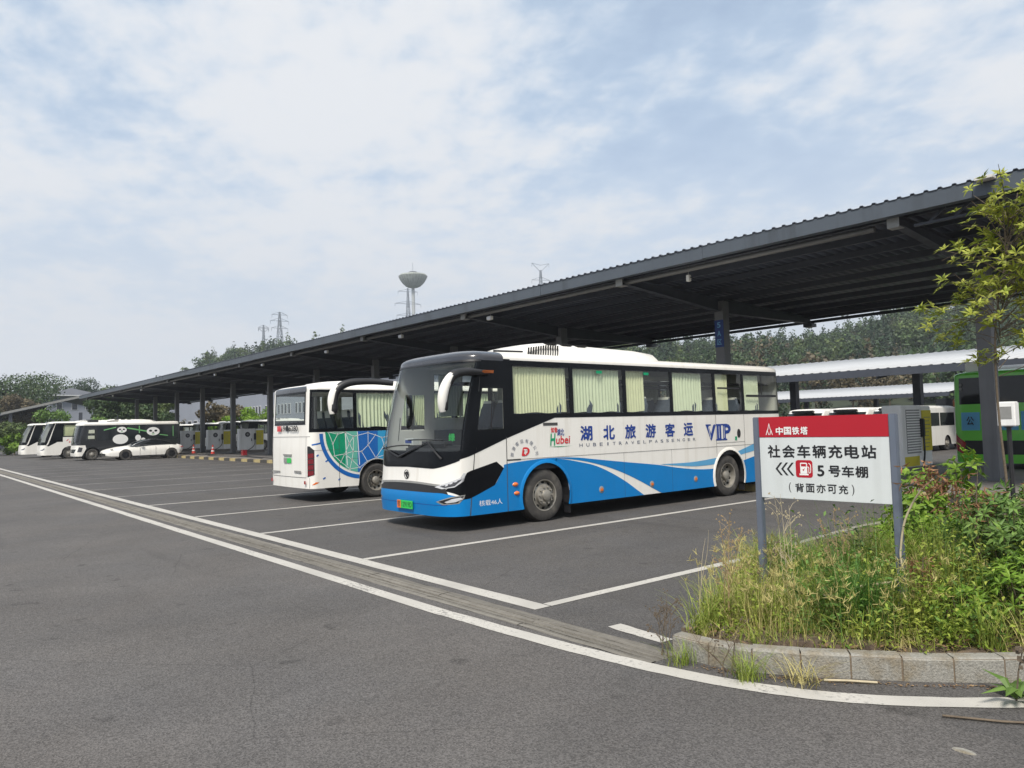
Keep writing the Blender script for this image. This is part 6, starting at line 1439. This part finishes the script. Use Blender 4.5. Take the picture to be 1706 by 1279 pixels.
for a in azs:
    for r in rs:
        x, y = r*math.sin(math.radians(a)), r*math.cos(math.radians(a)); V.append((x, y, hill(a, r)+(wob(x, y) if 130 < r else 0)-(.6 if r < 120 else 0)))
nr = len(rs); F = [(i*nr+j, (i+1)*nr+j, (i+1)*nr+j+1, i*nr+j+1) for i in range(len(azs)-1) for j in range(nr-1)]
K['hill'] = mat('hill_ground', (.030, .040, .022), .95, var=.4, vs=.05)
o = MB().add(V, F).build('hillside', K['hill'], smooth=80); tag(o, kind='structure')
K['wood_green'] = leafmat('wood_green', (.030, .062, .022), (.068, .105, .034), .4, .15, .05)
K['wood_dark'] = leafmat('wood_dark', (.018, .040, .020), (.036, .064, .030), .35, .12, .05)
K['wood_brown'] = leafmat('wood_brown', (.080, .066, .038), (.12, .096, .05), .35, .1, .05)
K['wood_light'] = leafmat('wood_light', (.065, .10, .028), (.11, .15, .045), .4, .2, .05)
def leafcloud(C_, R_, n, size, seed, flat=.75, shell=.55):
    """leaf cards spread through several lobes: C_ (k,3) centres, R_ (k,) radii"""
    g_ = np.random.default_rng(seed); k = len(C_); w_ = R_**2/np.sum(R_**2); idx = g_.choice(k, n, p=w_)
    d = g_.normal(0, 1, (n, 3)); d /= np.linalg.norm(d, axis=1)[:,None]; r = R_[idx]*(shell+(1-shell)*g_.random(n)**.5)*(.85+.3*g_.random(n)); P_ = C_[idx]+d*r[:,None]*np.array([1, 1, flat])
    a = d+g_.normal(0, .55, (n, 3)); a /= np.linalg.norm(a, axis=1)[:,None]; u = np.cross(a, g_.normal(0, 1, (n, 3))); u /= np.linalg.norm(u, axis=1)[:,None]; v = np.cross(a, u)
    s = size*g_.uniform(.55, 1.35, n)[:,None]; V = np.stack([P_-u*s, P_+v*s*.6, P_+u*s, P_-v*s*.6], 1).reshape(-1, 3); return V, np.arange(4*n).reshape(n, 4)
def crown_proto(kind, seed):
    g_ = np.random.default_rng(seed)
    if kind == 'cone':
        k = 7; C_ = np.array([(g_.normal(0, .25), g_.normal(0, .25), 2.2+i*1.05) for i in range(k)]); R_ = np.array([1.75*(1-i/(k+.6))+.25 for i in range(k)]); return leafcloud(C_, R_, 260, .36, seed, .6)
    k = 9; C_ = np.array([(g_.normal(0, 1.35), g_.normal(0, 1.35), 4.2+g_.normal(0, 1.0)) for i in range(k)]); R_ = g_.uniform(1.0, 1.9, k); return leafcloud(C_, R_, 330, .40, seed, .8)
protos = {'round': [crown_proto('round', 20+i) for i in range(5)], 'cone': [crown_proto('cone', 40+i) for i in range(4)]}
woods = {'wood_green': Acc(), 'wood_dark': Acc(), 'wood_brown': Acc(), 'wood_light': Acc()}; stems = MB()
wr = random.Random(21); cnt = 0; tries = 0
while cnt < 2300 and tries < 40000:
    tries += 1; a = wr.uniform(-92, -9); r = 124+(RID+12-124)*wr.random()**.75
    if cnt < 260: a = wr.uniform(-76, -62); r = wr.uniform(285, 345)
    if a < -75 and r < 165: continue
    if -76 < a < -64 and r < 225: continue
    if -66 < a < -42 and r < 250: continue                       # hidden behind the long canopy
    x, y = r*math.sin(math.radians(a)), r*math.cos(math.radians(a)); z = hill(a, r)+wob(x, y)-.4
    kd = 'cone' if (wr.random() < .35 if r < 300 else wr.random() < .6) else 'round'; V, F = wr.choice(protos[kd]); sc = (wr.uniform(.48, .95) if wr.random() < .85 else wr.uniform(1.0, 1.3))*(1.0 if kd == 'round' else 1.05); t = wr.uniform(0, 6.28); R_ = np.array([[math.cos(t), -math.sin(t), 0], [math.sin(t), math.cos(t), 0], [0, 0, 1]])
    nz = mnoise.noise(Vector((x*.02, y*.02, 9)))+.3*wr.uniform(-1, 1); key = 'wood_dark' if kd == 'cone' and wr.random() < .6 else ('wood_brown' if nz > .33 else 'wood_light' if nz < -.30 else 'wood_green')
    woods[key].add((V*sc*np.array([1, 1, wr.uniform(.85, 1.15)]))@R_.T+np.array([x, y, z]), F); stems.tube([(x, y, z-.5), (x, y, z+4.2*sc)], [.16*sc, .08*sc], 5, cap=False); cnt += 1
for k_, a in woods.items(): tag(a.obj('far_wood', K[k_]), {'wood_green': 'green wooded hillside beyond the canopies', 'wood_dark': 'dark conifers on the wooded hillside', 'wood_brown': 'brownish trees on the wooded hillside', 'wood_light': 'lighter yellow-green trees on the wooded hillside'}[k_], 'forest', kind='stuff')
tag(stems.build('far_trunks', K['bark'], fix=False), 'trunks of the hillside wood', 'forest', kind='stuff')
def polar(az, r): return r*math.sin(math.radians(az)), r*math.cos(math.radians(az))
# trees one can tell apart, behind and beside the far end of the row
def big_tree(label, az, r, h, w_, m, seed, n=11000, trunk_h=None, size=.19, name='tree', cat='tree', z=-.1):
    x, y = polar(az, r); e = tag(empty(name, (x, y, z)), label, cat); g_ = np.random.default_rng(seed); k = 16
    C_ = np.stack([g_.normal(0, w_*.24, k), g_.normal(0, w_*.24, k), h*(.38+.50*g_.random(k))], 1); C_[:,2] -= .12*h*(np.hypot(C_[:,0], C_[:,1])/(w_*.5))**2; R_ = g_.uniform(.12, .24, k)*w_
    C_[:,2] = np.minimum(C_[:,2], h-R_*.75)
    tk = MB().tube([(0,0,-.3),(g_.normal(0,.1),0,h*.25),(0,g_.normal(0,.15),h*.5)], [.028*h,.02*h,.012*h], 8)
    for i in range(k): tk.tube([(0,0,h*(.2+.2*g_.random())), tuple(C_[i]*np.array([.5,.5,.8])), tuple(C_[i])], [.012*h,.008*h,.003*h], 5)
    tk.build('trunk', K['bark'], e, smooth=50); V, F = leafcloud(C_, R_, n, size, seed, .8, .5); link('crown', npmesh('crown', V, F), K[m], e); return e
big_tree('large rounded dark green tree at the far left end behind the bushes', -84.6, 150, 12.6, 17, 'wood_green', 71)
big_tree('broad dark tree beside the large rounded one behind the far shelter', -87.5, 145, 11.8, 15, 'wood_dark', 78)
big_tree('tall domed green tree behind the far shelter roof', -82.3, 180, 15.8, 17, 'wood_green', 72)
big_tree('dark bushy tree right of the small grey roofed building', -79.5, 182, 14.2, 11, 'wood_dark', 73)
big_tree('pale mixed tree crown above the far end of the canopy', -77.4, 180, 13.0, 12, 'wood_light', 74)
big_tree('brownish tree in front of the tall domed tree', -83.6, 133, 8.6, 7, 'wood_brown', 75)
big_tree('light green tree showing under the canopy between far columns', -76.2, 112, 7.5, 6, 'wood_light', 76)
big_tree('shaded green tree under the canopy between the two farthest columns', -77.3, 108, 7.8, 8, 'wood_green', 79)
big_tree('dark reddish tree in front of the grey building', -71.5, 100, 6.6, 5.0, 'wood_brown', 77, 3500)
big_tree('small yellow-green tree in front of the grey building', -70.8, 96, 4.3, 3.8, 'leaf_bright', 80, 2600, size=.15)
big_tree('yellow-green street tree below the window strip of the grey building', -69.3, 98, 5.0, 4.2, 'leaf_bright', 86, 2600, size=.15)
for i, (az, r, h, w_, m, lb) in enumerate(((-82.6, 100, 5.2, 5.5, 'leaf_shrub', 'leafy green bush tree behind the white coaches'), (-84.9, 93, 3.6, 4.2, 'wood_light', 'rounded olive bush at the far left beside the end coach'), (-84.0, 92, 2.4, 3.0, 'leaf_bright', 'low bright green bush at the far left road edge'), (-86.5, 95, 4.0, 5.0, 'wood_light', 'yellowish bush at the far left edge of the car park'), (-79.2, 104, 4.4, 4.0, 'leaf_shrub', 'bright green bush under the far end of the canopy'), (-80.9, 101, 3.4, 4.6, 'leaf_shrub', 'trimmed green bush behind the roof of the panda bus'))):
    big_tree(lb, az, r, h, w_, m, 90+i, 3600, size=.14, name='bush', cat='bush')
# ------------------------------------------------------------------ far buildings
K['far_wall'] = mat('far_wall', (.27, .29, .34), .7, var=.08, vs=.1); K['far_roof'] = mat('far_roof', (.10, .105, .12), .6, var=.1, vs=.3); K['far_white'] = mat('far_white', (.55, .56, .57), .6); K['far_glass'] = mat('far_glass', (.03, .035, .045), .15)
e = tag(empty('factory_building', (-178, 62, 0)), 'long pale grey building with slit windows behind the charging posts', 'building')
MB().box((-55, 0, -.1), (70, 24, 11)).build('wall', K['far_wall'], e); MB().box((-55.5, -.5, 11), (70.5, 24.5, 11.6)).build('roof', K['far_roof'], e)
for i in range(26):
    if i % 9 == 8: continue
    o = MB().box((4+i*1.75, -.12, 5.2), (4.95+i*1.75, .02, 7.4)).build('window', K['far_white'], e); MB().box((4.15+i*1.75, -.16, 5.35), (4.8+i*1.75, -.121, 7.25)).build('pane', K['far_glass'], o)
for i in range(10): o = MB().box((-50+i*5, -.12, 3.2), (-47+i*5, .02, 5.2)).build('window', K['far_white'], e); MB().box((-49.8+i*5, -.16, 3.4), (-47.2+i*5, -.121, 5.0)).build('pane', K['far_glass'], o)
MB().box((35, -3, 3.4), (62, 0, 3.9)).build('porch_roof', K['far_roof'], e)
e = tag(empty('roofed_shelter', (-123, 20, -.1)), 'dark open gable-roofed shelter behind the far coaches', 'shelter')
def gable(nm, x0, x1, t, m): MB().add([(x, y, z+dz) for x in (x0, x1) for (y, z) in ((-8.5, 5.0), (1.0, 7.4), (7.0, 6.0)) for dz in (0, t)], [(0,2,8,6),(2,4,10,8),(1,7,9,3),(3,9,11,5),(0,1,3,2),(2,3,5,4),(6,8,9,7),(8,10,11,9),(0,6,7,1),(4,5,11,10)]).build(nm, m, e)
gable('roof', -14, 0, .30, K['far_roof'])
MB().add([(.05, -8.6, 5.05), (.05, 1.0, 7.45), (.05, 7.1, 6.0), (.05, 7.1, 6.3), (.05, 1.0, 7.78), (.05, -8.6, 5.36)], [(0,1,4,5), (1,2,3,4)]).build('fascia', K['bracket'], e)
for y in (-7.5, -2.5, 1.0, 6.0):
    for x in (-12, -.5): MB().box((x-.2, y-.2, 0), (x+.2, y+.2, 5.3)).build('post', K['steel_dark'], e)
e = tag(empty('small_house', (-160, 25.2, -.1)), 'small grey building with hipped roof rising behind the far shelter', 'building')
MB().box((-5, -3.6, 0), (5, 3.8, 9.3)).build('wall', K['far_wall'], e); MB().add([(-6,-4.4,9.3),(6,-4.4,9.3),(6,4.6,9.3),(-6,4.6,9.3),(-2.5,0,10.8),(2.5,0,10.8)], [(0,1,5,4),(1,2,5),(2,3,4,5),(3,0,4),(0,3,2,1)]).build('roof', K['far_roof'], e); MB().box((-6.1,-4.5,9.15), (6.1,4.7,9.32)).build('eave', K['far_white'], e)
for y in (-2.2, .2, 2.4): o = MB().box((5.0, y-.5, 6.6), (5.06, y+.5, 8.0)).build('window', K['far_white'], e); MB().box((5.06, y-.42, 6.7), (5.09, y+.42, 7.9)).build('pane', K['far_glass'], o)
# ------------------------------------------------------------------ towers
K['galv'] = mat('galvanised_steel', (.26, .29, .33), .5, metal=.2); K['tower_conc'] = mat('tower_concrete', (.40, .42, .42), .7, var=.1, vs=.4)
def pylon(label, az, r, ztop, base_w, arms, kind='mast'):
    x, y = polar(az, r); z0 = hill(az, r)-1; h = ztop-z0; e = tag(empty('power_pylon', (x, y, z0), math.radians(-az+20)), label, 'pylon', None); mb = MB(); n = 9; prev = None; th = .16*r/330
    wid = lambda t: base_w*(1-t)**1.15+.09*base_w
    for i in range(n+1):
        t = i/n; w_ = wid(t)/2; ring_ = [(sx*w_, sy*w_, h*t) for sx, sy in ((-1,-1),(1,-1),(1,1),(-1,1))]
        if prev:
            for k in range(4): mb.bar(prev[k], ring_[k], th*1.25); mb.bar(prev[k], ring_[(k+1) % 4], th*.8); mb.bar(prev[(k+1) % 4], ring_[k], th*.8)
        for k in range(4): mb.bar(ring_[k], ring_[(k+1) % 4], th*.8)
        prev = ring_
    mb.build('mast', K['galv'], e)
    for (t, L_, up_) in arms:
        a_ = MB()
        for sg in (-1, 1):
            a_.bar((0,0,h*t), (sg*L_, 0, h*t+up_), th*1.1); a_.bar((0,0,h*t+1.6+up_*.4), (sg*L_, 0, h*t+up_), th*.9)
            a_.bar((sg*L_, 0, h*t+up_), (sg*L_, 0, h*t+up_-1.8), th*.7)
        a_.build('cross_arm', K['galv'], e)
    return e
pylon('tall lattice pylon with three cross arms above the wooded hill', -67.58, 420, 1.76+.1525*420, 6.5, ((.78, 4.5, 0), (.88, 5.0, 0), (.965, 4.2, 0)))
pylon('smaller lattice pylon with forked head beside the tall one', -68.71, 470, 1.76+.135*470, 5.0, ((.9, 3.0, 2.4), (.97, 3.2, 0)))
pylon('lattice pylon with a V-shaped head above the canopy roof', -47.91, 360, 1.76+.207*360, 6.5, ((.985, 4.4, 4.2), (.90, 4.6, 0)))
pylon('lattice pylon standing right behind the bowl topped tower', -58.15, 440, 1.76+.186*440, 6.0, ((.72, 7, 0), (.84, 8, 0), (.965, 6, 0)))
x, y = polar(-57.74, 520); zt = 1.76+.2046*520; z0 = 20; zb_ = 1.76+.1876*520
e = tag(empty('observation_tower', (x, y, z0)), 'slender observation tower topped by a wide bowl', 'tower')
MB().lathe([(1.35, 0), (1.05, zb_-z0-.5)], 20, 'z').build('shaft', K['tower_conc'], e, smooth=60)
bowl = [(3.4, zb_-z0-.3), (5.0, zb_-z0+.5), (7.6, zb_-z0+3.2), (9.3, zb_-z0+6.0), (9.9, zb_-z0+7.6), (9.0, zb_-z0+8.6), (3.0, zb_-z0+8.9), (.01, zb_-z0+8.9)]
MB().lathe([(.01, zb_-z0-.9)]+bowl, 28, 'z').build('bowl', mat('bowl_lattice', (.28, .30, .27), .7, var=.4, vs=.6), e, smooth=40)
for i in range(28): a = 2*math.pi*i/28; MB().tube([(r_*1.012*math.cos(a), r_*1.012*math.sin(a), z_) for r_, z_ in bowl[1:5]], .12, 4, cap=False).build('rib', K['tower_conc'], e)
MB().lathe([(2.9, zb_-z0+8.8), (2.9, zb_-z0+10.6), (.01, zb_-z0+10.8)], 20, 'z').build('crown_ring', K['far_roof'], e); MB().tube([(0,0,zb_-z0+10.5),(0,0,zb_-z0+17)], .14, 6).build('antenna', K['galv'], e)
MB().tube([(-1.9,0,0),(-1.9,0,zb_-z0-.3)], .2, 6).build('riser', K['tower_conc'], e)
# ------------------------------------------------------------------ litter on the road
tag(MB().lathe([(.001, .006), (.05, .006), (.06, 0)], 14, 'z').build('flat_stone', K['kerb']), 'pale flat scrap lying on the road by the white line', 'scrap').location = (-1.61, 4.33, .0)
bpy.data.objects['flat_stone'].scale = (1.0, .45, 1)
tag(MB().tube([(-1.86, 4.72, .012), (-1.6, 4.86, .014), (-1.3, 5.1, .012)], .008, 5).build('dead_twig', K['bark']), 'thin dark twig lying on the road beyond the white line', 'twig')
tag(MB().tube([(-2.62, 4.80, .012), (-2.5, 4.89, .016), (-2.36, 5.00, .012)], .010, 5).build('pale_stick', K['straw_pale']), 'pale stick lying in the gutter along the kerb', 'stick')
B = np.stack([U(-3.4, -1.2, 420), U(0, 1, 420), np.full(420, .006)], 1); B[:,1] = np.interp(B[:,0], [-3.4,-3.0,-2.54,-2.04,-1.73,-1.2], [4.50,4.58,4.90,5.30,5.60,6.2])-np.abs(NR.normal(0, .05, 420))
s_ = U(.004, .014, 420)[:,None]; a_ = U(0, 6.28, 420); d_ = np.stack([np.cos(a_), np.sin(a_), U(0, .6, 420)], 1); q_ = np.stack([-np.sin(a_), np.cos(a_), U(0, .5, 420)], 1); V = np.stack([B-d_*s_*np.array([1,1,0]), B+q_*s_*.6, B+d_*s_, B-q_*s_*.6*np.array([1,1,0])], 1).reshape(-1, 3)
tag(link('gutter_litter', npmesh('gutter_litter', V, np.arange(4*420).reshape(420, 4)), K['litter']), 'dead leaf crumbs gathered along the foot of the kerb', 'litter', kind='stuff')
# ------------------------------------------------------------------ hazy air
hv = bpy.data.materials.new('haze_air'); hv.use_nodes = True; hn = hv.node_tree.nodes; hn.remove(hn['Principled BSDF']); pv = hn.new('ShaderNodeVolumePrincipled')
pv.inputs['Color'].default_value = (.86, .90, .96, 1); pv.inputs['Density'].default_value = .0005; pv.inputs['Anisotropy'].default_value = .3
hv.node_tree.links.new(pv.outputs[0], hn['Material Output'].inputs['Volume'])
tag(MB().box((-640, -120, -1.2), (160, 640, 125)).build('haze', hv), 'thin pale haze in the air over the car park', 'haze', kind='stuff')
bpy.data.objects.remove(_to, do_unlink=True)
